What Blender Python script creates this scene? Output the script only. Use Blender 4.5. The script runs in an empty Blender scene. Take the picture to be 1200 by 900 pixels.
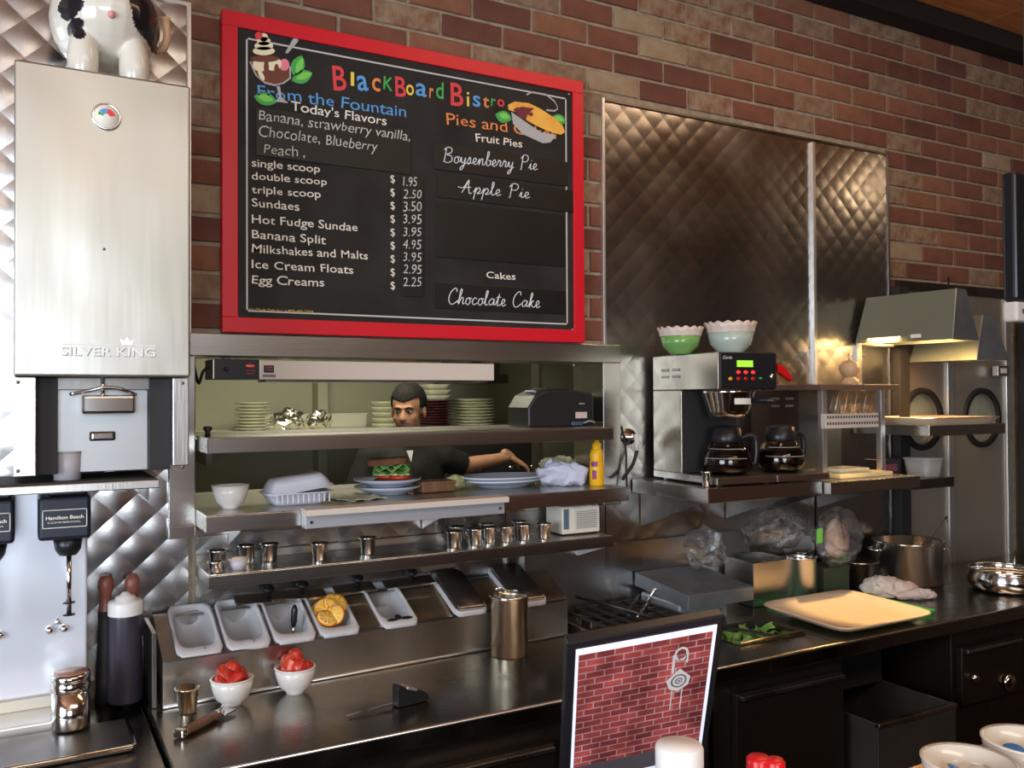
import bpy, bmesh, math, random
from mathutils import Vector, Matrix, Euler
random.seed(7)
PI = math.pi
scene = bpy.context.scene
COL = scene.collection

# ------------------------------------------------------------------ camera
CAM_POS = Vector((0, -2.4, 1.62))
FPX = 1031.0
YAW, PITCH, ROLL = math.radians(29.04), math.radians(0.83), math.radians(-0.31)
_F = Vector((math.sin(YAW)*math.cos(PITCH), math.cos(YAW)*math.cos(PITCH), math.sin(PITCH)))
_R0 = Vector((math.cos(YAW), -math.sin(YAW), 0)); _U0 = _R0.cross(_F)
_R = _R0*math.cos(ROLL) + _U0*math.sin(ROLL); _U = _R.cross(_F)
cam = bpy.data.cameras.new('camera'); cam_ob = bpy.data.objects.new('camera', cam); COL.objects.link(cam_ob)
cam.sensor_width = 36; cam.lens = FPX/1200*36; cam.clip_start = 0.02
cam_ob.matrix_world = Matrix(((_R.x, _U.x, -_F.x, CAM_POS.x), (_R.y, _U.y, -_F.y, CAM_POS.y), (_R.z, _U.z, -_F.z, CAM_POS.z), (0, 0, 0, 1)))
scene.camera = cam_ob
def ray(x, y): return _F*FPX + _R*(x-600) - _U*(y-450)
def at_y(x, y, Y):            # measured point of the photograph on the plane Y = const
    d = ray(x, y); return CAM_POS + d*((Y-CAM_POS.y)/d.y)
def at_z(x, y, Z):
    d = ray(x, y); return CAM_POS + d*((Z-CAM_POS.z)/d.z)

# ------------------------------------------------------------------ world, lights, exposure
scene.view_settings.view_transform = 'Standard'; scene.view_settings.look = 'None'
scene.view_settings.gamma = 1.0; scene.view_settings.exposure = 0.0
w = bpy.data.worlds.new('world'); scene.world = w; w.use_nodes = True
w.node_tree.nodes['Background'].inputs[0].default_value = (0.80, 0.88, 1.0, 1)
w.node_tree.nodes['Background'].inputs[1].default_value = 2.2
def area(name, loc, target, sx, sy, power, color):
    l = bpy.data.lights.new(name, 'AREA'); l.shape = 'RECTANGLE'; l.size = sx; l.size_y = sy
    l.energy = power; l.color = color
    o = bpy.data.objects.new(name, l); COL.objects.link(o); o.location = loc
    o.rotation_euler = (Vector(target)-Vector(loc)).to_track_quat('-Z', 'Y').to_euler(); return o
DAY = (0.80, 0.89, 1.0); WARM = (1.0, 0.68, 0.40); SOFT = (1.0, 0.84, 0.66)
area('daylight_left_window', (-2.62, -2.6, 1.75), (0.4, -1.3, 1.3), 1.9, 1.5, 110, DAY)
area('daylight_back_window', (-0.9, -6.1, 1.9), (0.3, 0, 1.5), 2.0, 1.6, 110, DAY)
def point_fill(loc, power, r=0.07, color=WARM):
    l = bpy.data.lights.new('ceiling_fill_point', 'POINT'); l.energy = power; l.color = color; l.shadow_soft_size = r
    o = bpy.data.objects.new('ceiling_fill_point', l); COL.objects.link(o); o.location = loc; return o
def spot(loc, target, power, size, color=WARM, blend=0.6, r=0.04):
    l = bpy.data.lights.new('tray_fill_spot', 'SPOT'); l.energy = power; l.color = color; l.spot_size = math.radians(size)
    l.spot_blend = blend; l.shadow_soft_size = r
    o = bpy.data.objects.new('tray_fill_spot', l); COL.objects.link(o); o.location = loc
    o.rotation_euler = (Vector(target)-Vector(loc)).to_track_quat('-Z', 'Y').to_euler(); return o
area('dining_fill_light', (1.2, -3.6, 3.18), (1.2, -3.6, 0), 2.6, 0.8, 55, SOFT)  # unseen fill, added to lift the front wall and the dining room
area('bar_fill_light', (2.2, -1.0, 3.18), (2.2, -0.9, 0), 1.6, 0.25, 12, (1.0, 0.66, 0.40))  # added warm fill for the bricks on the right, no fixture behind it
spot((2.3, -1.05, 3.15), (2.42, -0.42, 0.92), 300, 12, (1.0, 0.68, 0.30), 0.25)  # extra unseen spot, added to brighten the tan tray
point_fill((4.4, -1.1, 2.85), 3.0)  # unseen point light added to brighten the ceiling wood
area('kitchen_ceiling_light', (1.3, 1.2, 2.45), (1.4, 1.25, 0), 1.4, 0.35, 26, (1.0, 0.93, 0.72))

# ------------------------------------------------------------------ materials
MATS = {}
def mat(name, col, rough=0.5, metal=0.0, noise=0, nscale=20, col2=None, bump=0, bscale=60, stretch=(1, 1, 1),
        emit=0, alpha=1, trans=0, coat=0, rvar=0, detail=3, coords='Object', ior=1.45, wave=0, sss=0):
    if name in MATS: return MATS[name]
    m = bpy.data.materials.new(name); m.use_nodes = True; nt = m.node_tree; N = nt.nodes; L = nt.links
    b = N['Principled BSDF']; b.inputs['Roughness'].default_value = rough; b.inputs['Metallic'].default_value = metal
    b.inputs['Base Color'].default_value = (*col, 1); b.inputs['IOR'].default_value = ior
    b.inputs['Coat Weight'].default_value = coat
    if sss: b.inputs['Subsurface Weight'].default_value = sss; b.inputs['Subsurface Radius'].default_value = (0.02, 0.008, 0.004)
    if emit: b.inputs['Emission Color'].default_value = (*col, 1); b.inputs['Emission Strength'].default_value = emit
    if alpha < 1: b.inputs['Alpha'].default_value = alpha
    if trans: b.inputs['Transmission Weight'].default_value = trans
    tc = N.new('ShaderNodeTexCoord'); mp = N.new('ShaderNodeMapping'); mp.inputs['Scale'].default_value = stretch
    L.new(tc.outputs[coords], mp.inputs[0])
    if noise or col2 or rvar:
        n = N.new('ShaderNodeTexNoise'); n.inputs['Scale'].default_value = nscale; n.inputs['Detail'].default_value = detail
        L.new(mp.outputs[0], n.inputs['Vector'])
        if noise or col2:
            c2 = col2 or tuple(c*(1-noise) for c in col)
            mx = N.new('ShaderNodeMix'); mx.data_type = 'RGBA'
            cr = N.new('ShaderNodeMapRange'); cr.inputs[1].default_value = 0.35; cr.inputs[2].default_value = 0.65
            L.new(n.outputs[0], cr.inputs[0]); L.new(cr.outputs[0], mx.inputs[0])
            mx.inputs[6].default_value = (*col, 1); mx.inputs[7].default_value = (*c2, 1)
            L.new(mx.outputs[2], b.inputs['Base Color'])
        if rvar:
            r = N.new('ShaderNodeMapRange'); r.inputs[1].default_value = 0.3; r.inputs[2].default_value = 0.7
            r.inputs[3].default_value = max(0.02, rough-rvar); r.inputs[4].default_value = rough+rvar
            L.new(n.outputs[0], r.inputs[0]); L.new(r.outputs[0], b.inputs['Roughness'])
    if bump:
        n2 = N.new('ShaderNodeTexNoise'); n2.inputs['Scale'].default_value = bscale; n2.inputs['Detail'].default_value = 4
        L.new(mp.outputs[0], n2.inputs['Vector'])
        bp = N.new('ShaderNodeBump'); bp.inputs['Strength'].default_value = bump; bp.inputs['Distance'].default_value = 0.002
        L.new(n2.outputs[0], bp.inputs['Height']); last = bp
        if wave:
            n3 = N.new('ShaderNodeTexNoise'); n3.inputs['Scale'].default_value = 3.5; n3.inputs['Detail'].default_value = 1
            L.new(tc.outputs[coords], n3.inputs['Vector'])
            b2 = N.new('ShaderNodeBump'); b2.inputs['Strength'].default_value = wave; b2.inputs['Distance'].default_value = 0.02
            L.new(n3.outputs[0], b2.inputs['Height']); L.new(bp.outputs[0], b2.inputs['Normal']); last = b2
        L.new(last.outputs[0], b.inputs['Normal'])
    MATS[name] = m; return m
steel = mat('brushed_steel', (0.56, 0.54, 0.51), 0.30, 1, rvar=0.07, nscale=6, bump=0.12, bscale=220, stretch=(1, 1, 0.05), wave=0.12)
steel_h = mat('brushed_steel_long', (0.50, 0.48, 0.45), 0.26, 1, rvar=0.06, nscale=5, bump=0.12, bscale=260, stretch=(0.04, 1, 1), wave=0.15)
steel_top = mat('worn_steel_top', (0.36, 0.335, 0.30), 0.22, 1, noise=0.25, rvar=0.09, nscale=7, bump=0.15, bscale=120, wave=0.10, detail=6)
steel_dk = mat('dark_steel', (0.20, 0.185, 0.17), 0.35, 1, rvar=0.1, nscale=8, bump=0.1, bscale=90, wave=0.1)
steel_lt = mat('satin_steel_door', (0.47, 0.46, 0.41), 0.40, 1.0, rvar=0.05, nscale=5, bump=1.0, bscale=7, stretch=(1, 1, 0.10), wave=0.6)
quilt_m = mat('quilted_steel', (0.46, 0.45, 0.44), 0.26, 1, rvar=0.08, nscale=3)
chrome = mat('chrome', (0.75, 0.74, 0.72), 0.12, 1)
alu = mat('aluminium_strip', (0.78, 0.77, 0.74), 0.35, 0.9)
blackp = mat('black_plastic', (0.012, 0.012, 0.014), 0.35)
blackm = mat('matt_black', (0.018, 0.017, 0.017), 0.65)
navyp = mat('dark_navy_housing', (0.012, 0.016, 0.030), 0.4)
whitep = mat('white_plastic', (0.72, 0.71, 0.70), 0.38, noise=0.06, nscale=9)
creamp = mat('cream_plastic', (0.66, 0.62, 0.52), 0.45)
wplate = mat('white_china', (0.72, 0.70, 0.66), 0.18, coat=0.3)
greych = mat('pale_grey_china', (0.46, 0.50, 0.60), 0.25, coat=0.2)
redp = mat('red_paint', (0.62, 0.010, 0.022), 0.38)
redcap = mat('red_plastic', (0.55, 0.008, 0.012), 0.3)
chalk = mat('chalkboard_black', (0.009, 0.007, 0.006), 0.75, noise=0.4, nscale=7, col2=(0.020, 0.018, 0.016))
chalk2 = mat('chalk_strip_black', (0.009, 0.008, 0.007), 0.42, noise=0.3, nscale=15)
lw = mat('printed_white', (0.80, 0.76, 0.66), 0.6)
lchalk = mat('chalk_marker', (0.62, 0.62, 0.58), 0.6, noise=0.2, nscale=60)
lblue = mat('print_blue', (0.10, 0.33, 0.68), 0.6); lred = mat('print_red', (0.72, 0.05, 0.06), 0.6)
lyel = mat('print_yellow', (0.85, 0.62, 0.08), 0.6); lgrn = mat('print_green', (0.06, 0.38, 0.08), 0.6)
lorg = mat('print_orange', (0.80, 0.25, 0.07), 0.6)
lgrn2 = mat('print_leaf_light', (0.20, 0.62, 0.10), 0.6)
pcrm = mat('print_cream', (0.85, 0.76, 0.52), 0.6); pbrn = mat('print_brown', (0.16, 0.045, 0.025), 0.6)
ppie = mat('print_pie_crust', (0.85, 0.48, 0.08), 0.6, col2=(0.80, 0.36, 0.05), nscale=25)
pberry = mat('print_berry', (0.22, 0.03, 0.05), 0.6, col2=(0.10, 0.01, 0.03), nscale=150)
ppink = mat('print_pink', (0.80, 0.22, 0.30), 0.6); pgrey = mat('print_grey', (0.42, 0.42, 0.42), 0.6)
mortar = mat('mortar', (0.34, 0.27, 0.185), 0.9, noise=0.3, nscale=30, bump=0.5, bscale=200)
wallp = mat('kitchen_wall_paint', (0.40, 0.40, 0.29), 0.55, noise=0.08, nscale=3)
darkwall = mat('dark_wall', (0.10, 0.07, 0.05), 0.8, noise=0.2, nscale=5)
brownwall = mat('dining_wall', (0.26, 0.17, 0.11), 0.7, noise=0.2, nscale=2)
woodceil = mat('ceiling_plank_wood', (0.55, 0.22, 0.07), 0.55, col2=(0.36, 0.13, 0.04), nscale=3, stretch=(1.5, 12, 3), detail=8, bump=0.3, bscale=20)
beamm = mat('dark_beam', (0.012, 0.009, 0.007), 0.7, bump=0.3, bscale=30)
barwood = mat('bar_top_wood', (0.33, 0.085, 0.028), 0.25, col2=(0.22, 0.05, 0.015), nscale=4, stretch=(1, 9, 3), detail=6, coat=0.3)
floorm = mat('floor_tile', (0.10, 0.06, 0.045), 0.5, noise=0.3, nscale=8)
cabdark = mat('dark_cabinet_metal', (0.085, 0.066, 0.052), 0.32, 0.85, rvar=0.08, nscale=5)
sagem = mat('sage_grey_enamel', (0.165, 0.18, 0.135), 0.45, 0.3)
greymet = mat('bluish_grey_metal', (0.27, 0.30, 0.33), 0.4, 0.7, noise=0.2, nscale=14)
doorm = mat('swing_door_metal', (0.36, 0.32, 0.27), 0.42, 0.6, noise=0.12, nscale=3)
glassm = mat('clear_glass', (0.9, 0.95, 0.95), 0.03, trans=1.0)
coffee = mat('coffee', (0.010, 0.004, 0.002), 0.06)
mustard = mat('mustard_yellow', (0.80, 0.42, 0.008), 0.35)
green_b = mat('green_board', (0.03, 0.33, 0.07), 0.45)
traym = mat('tan_fibreglass_tray', (0.68, 0.52, 0.37), 0.5, noise=0.06, nscale=30)
clothm = mat('white_cloth', (0.58, 0.60, 0.72), 0.85, noise=0.12, nscale=30, bump=0.4, bscale=250)
towelm = mat('pink_white_towel', (0.66, 0.56, 0.52), 0.9, noise=0.1, nscale=30, bump=0.4, bscale=200)
brownw = mat('brown_wood', (0.20, 0.10, 0.05), 0.5, noise=0.3, nscale=12, stretch=(6, 1, 1))
redwood = mat('reddish_wood', (0.20, 0.065, 0.045), 0.4)
foilm = mat('aluminium_foil', (0.78, 0.76, 0.68), 0.25, 1)
foamm = mat('white_foam', (0.62, 0.64, 0.72), 0.6)
maroon = mat('maroon_ceramic', (0.09, 0.010, 0.018), 0.3)
strawb = mat('strawberry_red', (0.42, 0.014, 0.010), 0.28, col2=(0.58, 0.05, 0.03), nscale=70)
strawf = mat('strawberry_flesh', (0.70, 0.16, 0.09), 0.35, col2=(0.60, 0.04, 0.02), nscale=60)
orangef = mat('orange_flesh', (0.85, 0.36, 0.02), 0.35, col2=(0.90, 0.50, 0.05), nscale=80)
orangep = mat('orange_peel', (0.85, 0.30, 0.01), 0.45); pith = mat('orange_pith', (0.88, 0.66, 0.28), 0.6)
skin = mat('skin', (0.52, 0.27, 0.16), 0.45, noise=0.1, nscale=25, sss=0.1)
hairm = mat('black_hair', (0.008, 0.007, 0.006), 0.8, bump=0.6, bscale=160)
shirtm = mat('black_cotton', (0.012, 0.013, 0.011), 0.85, bump=0.4, bscale=30)
trousm = mat('dark_trousers', (0.02, 0.02, 0.025), 0.8)
breadm = mat('brown_bread', (0.20, 0.075, 0.03), 0.8, noise=0.35, nscale=50, bump=0.5, bscale=150)
lettm = mat('lettuce_green', (0.08, 0.24, 0.04), 0.45, col2=(0.24, 0.38, 0.11), nscale=40)
tomat = mat('tomato_red', (0.55, 0.04, 0.02), 0.3)
paperm = mat('wax_paper', (0.66, 0.66, 0.50), 0.6, noise=0.1, nscale=20)
lcdg = mat('lcd_green', (0.35, 0.80, 0.05), 0.5, emit=0.6)
ledr = mat('red_led', (0.9, 0.02, 0.02), 0.5, emit=1.5)
bulbm = mat('warm_bulb', (1.0, 0.62, 0.28), 0.5, emit=14)
beige = mat('heater_beige', (0.60, 0.53, 0.46), 0.45)
cowwhite = mat('glazed_cream', (0.74, 0.70, 0.60), 0.25, coat=0.4)
cowblack = mat('glazed_black', (0.012, 0.012, 0.016), 0.25, coat=0.4)
cowpink = mat('glazed_pink', (0.75, 0.30, 0.26), 0.3)
mintgr = mat('mint_green_glaze', (0.17, 0.36, 0.10), 0.2, coat=0.4)
paleaq = mat('pale_aqua_glaze', (0.38, 0.47, 0.42), 0.2, coat=0.4)
pinkcr = mat('pink_cream_glaze', (0.64, 0.54, 0.47), 0.3)
rubber = mat('black_rubber', (0.012, 0.012, 0.012), 0.6)
bluecup = mat('blue_label', (0.02, 0.20, 0.62), 0.4)
translm = mat('frosted_cup', (0.60, 0.58, 0.62), 0.4, alpha=0.75)
greyplat = mat('grey_pan_plastic', (0.52, 0.52, 0.54), 0.45, noise=0.12, nscale=15)
greypf = mat('grey_pan_inside', (0.40, 0.41, 0.43), 0.4, noise=0.1, nscale=10)
bagm = None
def make_bag_material():
    m = bpy.data.materials.new('clear_plastic_film'); m.use_nodes = True; nt = m.node_tree; N = nt.nodes; L = nt.links
    N.remove(N['Principled BSDF']); out = N['Material Output']
    t = N.new('ShaderNodeBsdfTransparent'); t.inputs[0].default_value = (0.97, 0.97, 0.98, 1)
    g = N.new('ShaderNodeBsdfGlossy'); g.inputs['Roughness'].default_value = 0.12
    d = N.new('ShaderNodeBsdfDiffuse'); d.inputs[0].default_value = (0.6, 0.6, 0.63, 1)
    n = N.new('ShaderNodeTexNoise'); n.inputs['Scale'].default_value = 26; n.inputs['Detail'].default_value = 5
    tc = N.new('ShaderNodeTexCoord'); L.new(tc.outputs['Object'], n.inputs['Vector'])
    bp = N.new('ShaderNodeBump'); bp.inputs['Distance'].default_value = 0.012; bp.inputs['Strength'].default_value = 0.9
    L.new(n.outputs[0], bp.inputs['Height']); L.new(bp.outputs[0], g.inputs['Normal'])
    a = N.new('ShaderNodeMixShader'); a.inputs[0].default_value = 0.05; L.new(t.outputs[0], a.inputs[1]); L.new(d.outputs[0], a.inputs[2])
    lw_ = N.new('ShaderNodeLayerWeight'); lw_.inputs[0].default_value = 0.45; L.new(bp.outputs[0], lw_.inputs['Normal'])
    mr = N.new('ShaderNodeMapRange'); mr.inputs[3].default_value = 0.06; mr.inputs[4].default_value = 0.60
    L.new(lw_.outputs['Facing'], mr.inputs[0])
    c = N.new('ShaderNodeMixShader'); L.new(mr.outputs[0], c.inputs[0]); L.new(a.outputs[0], c.inputs[1]); L.new(g.outputs[0], c.inputs[2])
    L.new(c.outputs[0], out.inputs[0]); return m
bagm = make_bag_material()
BR = [mat('brick_red', (0.185, 0.072, 0.042), 0.85, col2=(0.145, 0.052, 0.030), nscale=14, bump=0.6, bscale=90),
      mat('brick_dark', (0.105, 0.038, 0.024), 0.85, col2=(0.135, 0.050, 0.032), nscale=14, bump=0.6, bscale=90),
      mat('brick_orange', (0.235, 0.105, 0.055), 0.85, col2=(0.19, 0.075, 0.042), nscale=16, bump=0.6, bscale=90),
      mat('brick_limewashed', (0.29, 0.215, 0.135), 0.9, col2=(0.19, 0.090, 0.052), nscale=24, detail=8, bump=0.7, bscale=90),
      mat('brick_tan', (0.32, 0.25, 0.155), 0.9, col2=(0.26, 0.175, 0.105), nscale=18, detail=8, bump=0.7, bscale=90),
      mat('brick_brown', (0.165, 0.095, 0.058), 0.85, col2=(0.25, 0.165, 0.10), nscale=30, detail=8, bump=0.6, bscale=90)]

# ------------------------------------------------------------------ mesh builder
def rotm(r): return Euler(r).to_matrix()
class B:
    def __init__(s): s.v = []; s.f = []; s.m = []; s.s = []; s.mi = 0
    def add(s, vs, fs, smooth=False, mi=None):
        o = len(s.v); s.v += [Vector(v) for v in vs]; s.f += [tuple(o+i for i in f) for f in fs]
        s.m += [s.mi if mi is None else mi]*len(fs); s.s += [smooth]*len(fs); return s
    def box(s, x0, x1, y0, y1, z0, z1, mi=None, rot=None, piv=None):
        vs = [Vector((x, y, z)) for z in (z0, z1) for y in (y0, y1) for x in (x0, x1)]
        if rot:
            p = Vector(piv) if piv is not None else Vector(((x0+x1)/2, (y0+y1)/2, (z0+z1)/2)); R_ = rotm(rot)
            vs = [p + R_ @ (v-p) for v in vs]
        return s.add(vs, [(0, 2, 3, 1), (4, 5, 7, 6), (0, 1, 5, 4), (2, 6, 7, 3), (0, 4, 6, 2), (1, 3, 7, 5)], mi=mi)
    def lathe(s, prof, c=(0, 0, 0), n=28, mi=None, M=None, cap0=True, cap1=True, scale=(1, 1)):
        # prof: (r, z) list
        vs = []; fs = []; c = Vector(c)
        for r, z in prof:
            for k in range(n):
                a = 2*PI*k/n; v = Vector((r*math.cos(a)*scale[0], r*math.sin(a)*scale[1], z))
                vs.append(c + (M @ v if M else v))
        for i in range(len(prof)-1):
            for k in range(n):
                fs.append((i*n+k, i*n+(k+1) % n, (i+1)*n+(k+1) % n, (i+1)*n+k))
        s.add(vs, fs, True, mi)
        o = len(s.v)-len(vs)
        if cap0 and prof[0][0] > 1e-6: s.f.append(tuple(o+k for k in reversed(range(n)))); s.m.append(s.mi if mi is None else mi); s.s.append(False)
        if cap1 and prof[-1][0] > 1e-6: s.f.append(tuple(o+(len(prof)-1)*n+k for k in range(n))); s.m.append(s.mi if mi is None else mi); s.s.append(False)
        return s
    def cyl(s, p0, p1, r0, r1=None, n=16, mi=None):
        p0 = Vector(p0); p1 = Vector(p1); d = p1-p0; L_ = d.length
        M = d.to_track_quat('Z', 'Y').to_matrix()
        return s.lathe([(r0, 0), (r0 if r1 is None else r1, L_)], p0, n, mi, M)
    def tube(s, pts, r, n=8, mi=None, cap=True):
        pts = [Vector(p) for p in pts]; rs = r if isinstance(r, (list, tuple)) else [r]*len(pts)
        vs = []; fs = []; up = Vector((0, 0, 1)); prev = None
        for i, p in enumerate(pts):
            t = (pts[min(i+1, len(pts)-1)]-pts[max(i-1, 0)]).normalized()
            if prev is None:
                a = t.cross(up)
                if a.length < 0.05: a = t.cross(Vector((1, 0, 0)))
            else: a = prev - t*prev.dot(t)
            a.normalize(); prev = a; b = t.cross(a)
            for k in range(n):
                an = 2*PI*k/n; vs.append(p + (a*math.cos(an)+b*math.sin(an))*rs[i])
        for i in range(len(pts)-1):
            for k in range(n): fs.append((i*n+k, i*n+(k+1) % n, (i+1)*n+(k+1) % n, (i+1)*n+k))
        if cap: fs.append(tuple(reversed(range(n)))); fs.append(tuple((len(pts)-1)*n+k for k in range(n)))
        return s.add(vs, fs, True, mi)
    def ell(s, c, r, n=16, m_=10, mi=None, M=None):
        r = (r, r, r) if not isinstance(r, (tuple, list)) else r; c = Vector(c)
        vs = []; fs = []
        for i in range(1, m_):
            th = PI*i/m_
            for k in range(n):
                a = 2*PI*k/n; v = Vector((r[0]*math.sin(th)*math.cos(a), r[1]*math.sin(th)*math.sin(a), -r[2]*math.cos(th)))
                vs.append(c + (M @ v if M else v))
        b0 = Vector((0, 0, -r[2])); t0 = Vector((0, 0, r[2]))
        vs.append(c+(M @ b0 if M else b0)); vs.append(c+(M @ t0 if M else t0)); nb = len(vs)-2; nt_ = len(vs)-1
        for i in range(m_-2):
            for k in range(n): fs.append((i*n+k, i*n+(k+1) % n, (i+1)*n+(k+1) % n, (i+1)*n+k))
        for k in range(n):
            fs.append((nb, (k+1) % n, k)); fs.append((nt_, (m_-2)*n+k, (m_-2)*n+(k+1) % n))
        return s.add(vs, fs, True, mi)
    def prism(s, poly, axis, a0, a1, mi=None):
        # poly: 2-D outline; axis 'x','y','z' = extrusion axis
        def P(p, a): return {'x': (a, p[0], p[1]), 'y': (p[0], a, p[1]), 'z': (p[0], p[1], a)}[axis]
        n = len(poly); vs = [P(p, a0) for p in poly]+[P(p, a1) for p in poly]
        fs = [tuple(range(n)), tuple(reversed(range(n, 2*n)))]+[(i, i+n, (i+1) % n+n, (i+1) % n) for i in range(n)]
        return s.add(vs, fs, mi=mi)
    def xf(s, M):
        s.v = [M @ v for v in s.v]; return s
    def ob(s, name, mats, parent=None, bev=0, seg=2, loc=None, rot=None, fixn=True, kind=None, label=None, solid=0, sub=0):
        me = bpy.data.meshes.new(name); me.from_pydata([tuple(v) for v in s.v], [], s.f)
        for m in (mats if isinstance(mats, (list, tuple)) else [mats]): me.materials.append(m)
        me.polygons.foreach_set('material_index', s.m); me.polygons.foreach_set('use_smooth', s.s)
        if fixn:
            bm = bmesh.new(); bm.from_mesh(me); bmesh.ops.recalc_face_normals(bm, faces=bm.faces); bm.to_mesh(me); bm.free()
        me.update()
        o = bpy.data.objects.new(name, me); COL.objects.link(o)
        if parent is not None: o.parent = parent
        if loc is not None: o.location = loc
        if rot is not None: o.rotation_euler = rot
        if bev:
            md = o.modifiers.new('bevel', 'BEVEL'); md.width = bev; md.segments = seg; md.limit_method = 'ANGLE'; md.angle_limit = math.radians(40)
        if solid:
            md = o.modifiers.new('solid', 'SOLIDIFY'); md.thickness = solid; md.offset = 0
        if sub:
            md = o.modifiers.new('sub', 'SUBSURF'); md.levels = sub; md.render_levels = sub
        if kind: o['kind'] = kind
        if label: o['label'] = label
        return o
def thing(name, label, cat, loc=(0, 0, 0), rz=0, group=None):
    o = bpy.data.objects.new(name, None); COL.objects.link(o); o.location = loc; o.rotation_euler = (0, 0, rz)
    o.empty_display_size = 0.05; o['label'] = label; o['category'] = cat
    if group: o['group'] = group
    return o
def tag(o, label, cat, group=None):
    o['label'] = label; o['category'] = cat
    if group: o['group'] = group
    return o
def dup(root, loc, rz=0, label=None, group=None, scale=None):
    r = root.copy(); COL.objects.link(r); r.location = loc; r.rotation_euler = (0, 0, rz)
    if scale: r.scale = scale
    if label: r['label'] = label
    if group: r['group'] = group
    for ch in list(root.children):
        c = ch.copy(); COL.objects.link(c); c.parent = r
        for g in ch.children:
            d = g.copy(); COL.objects.link(d); d.parent = c
    return r
def structure(b, name, m, **k):
    o = b.ob(name, m, **k); o['kind'] = 'structure'; return o
# text -> flat outline mesh, baseline at origin, in the local x-z plane facing -y
_tc = {}
def text_geo(s, thin=0.0, shear=0.0, jit=0.0, seed=1):
    key = (s, thin, shear, jit, seed)
    if key in _tc: return _tc[key]
    cu = bpy.data.curves.new('t', 'FONT'); cu.body = s; cu.size = 1; cu.offset = thin; cu.resolution_u = 3; cu.shear = shear
    o = bpy.data.objects.new('t', cu); COL.objects.link(o)
    me = bpy.data.meshes.new_from_object(o.evaluated_get(bpy.context.evaluated_depsgraph_get()))
    bpy.data.objects.remove(o); vs = [Vector((v.co.x, v.co.y)) for v in me.vertices]; fs = [tuple(p.vertices) for p in me.polygons]
    bpy.data.meshes.remove(me)
    if jit:
        rnd = random.Random(seed); par = list(range(len(vs)))
        def fd(a):
            while par[a] != a: par[a] = par[par[a]]; a = par[a]
            return a
        for f in fs:
            for i in f[1:]: par[fd(i)] = fd(f[0])
        grp = {}
        for i in range(len(vs)): grp.setdefault(fd(i), []).append(i)
        for g in grp.values():
            c = sum((vs[i] for i in g), Vector((0, 0)))/len(g)
            if len(g) < 9: continue
            a = rnd.uniform(-jit, jit); sc = 1+rnd.uniform(-jit, jit)*0.8; dy = rnd.uniform(-jit, jit)*0.25
            for i in g:
                d = vs[i]-c; vs[i] = c + Vector((d.x*math.cos(a)-d.y*math.sin(a), d.x*math.sin(a)+d.y*math.cos(a)))*sc + Vector((0, dy))
    _tc[key] = (vs, fs); return vs, fs
def text(b, s, x0, z0, width, height, y=0, mi=None, thin=0.0, shear=0.0, jit=0.0, ang=0.0, bold=None, seed=1):
    """write s with its left baseline at (x0, z0), fitted to width; height = cap height"""
    vs, fs = text_geo(s, thin, shear, jit, seed)
    if not vs: return
    mnx = min(v.x for v in vs); mxx = max(v.x for v in vs)
    sx = width/(mxx-mnx) if width else height/0.70; sz = height/0.70
    out = []
    for v in vs:
        X = (v.x-mnx)*sx; Z = v.y*sz
        out.append((x0 + X*math.cos(ang)-Z*math.sin(ang), y, z0 + X*math.sin(ang)+Z*math.cos(ang)))
    b.add(out, fs, mi=mi)
def remesh(b, voxel, smooth=5, fac=0.5):
    o = b.ob('tmp', skin, fixn=True)
    md = o.modifiers.new('r', 'REMESH'); md.mode = 'VOXEL'; md.voxel_size = voxel
    if smooth:
        ms = o.modifiers.new('s', 'SMOOTH'); ms.iterations = smooth; ms.factor = fac
    me = bpy.data.meshes.new_from_object(o.evaluated_get(bpy.context.evaluated_depsgraph_get()))
    r = B(); r.v = [v.co.copy() for v in me.vertices]; r.f = [tuple(p.vertices) for p in me.polygons]
    r.m = [0]*len(r.f); r.s = [True]*len(r.f)
    bpy.data.objects.remove(o); bpy.data.meshes.remove(me); return r
def limb(b, p0, r0, p1, r1, fl=1.0):
    p0 = Vector(p0); p1 = Vector(p1); M = (p1-p0).to_track_quat('Z', 'Y').to_matrix()
    b.lathe([(r0, 0), (r1, (p1-p0).length)], p0, 16, M=M); b.ell(p0, r0*1.0, 14, 8); b.ell(p1, r1*1.0, 14, 8)
def crumple(b, amp, scale, seed=0):
    from mathutils import noise as nz
    for i, v in enumerate(b.v):
        n = nz.noise_vector(v*scale + Vector((seed*7.3, seed*3.1, seed))); n2 = nz.noise_vector(v*scale*2.7 + Vector((seed, 5, 2)))
        b.v[i] = v + n*amp + n2*amp*0.45
    return b
def catmull(pts, n=6):
    pts = [Vector(p) for p in pts]; out = []
    for i in range(len(pts)-1):
        p0 = pts[max(i-1, 0)]; p1 = pts[i]; p2 = pts[i+1]; p3 = pts[min(i+2, len(pts)-1)]
        for k in range(n):
            t = k/n; out.append(0.5*((2*p1)+(p2-p0)*t+(2*p0-5*p1+4*p2-p3)*t*t+(3*p1-p0-3*p2+p3)*t**3))
    out.append(pts[-1]); return out
# ================================================================== THE SETTING
WT = 0.14                                       # wall thickness
b = B()
MY = 0.006
b.box(-2.8, 0.385, MY, WT, 0, 3.4); b.box(0.385, 1.67, MY, WT, 0, 1.27); b.box(0.385, 1.67, MY, WT, 1.735, 3.4)
b.box(1.67, 3.14, MY, WT, 0, 3.4); b.box(3.14, 3.90, MY, WT, 2.06, 3.4); b.box(3.90, 6.0, MY, WT, 0, 3.4)
wall_front = structure(b, 'wall_front', mortar)
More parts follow.
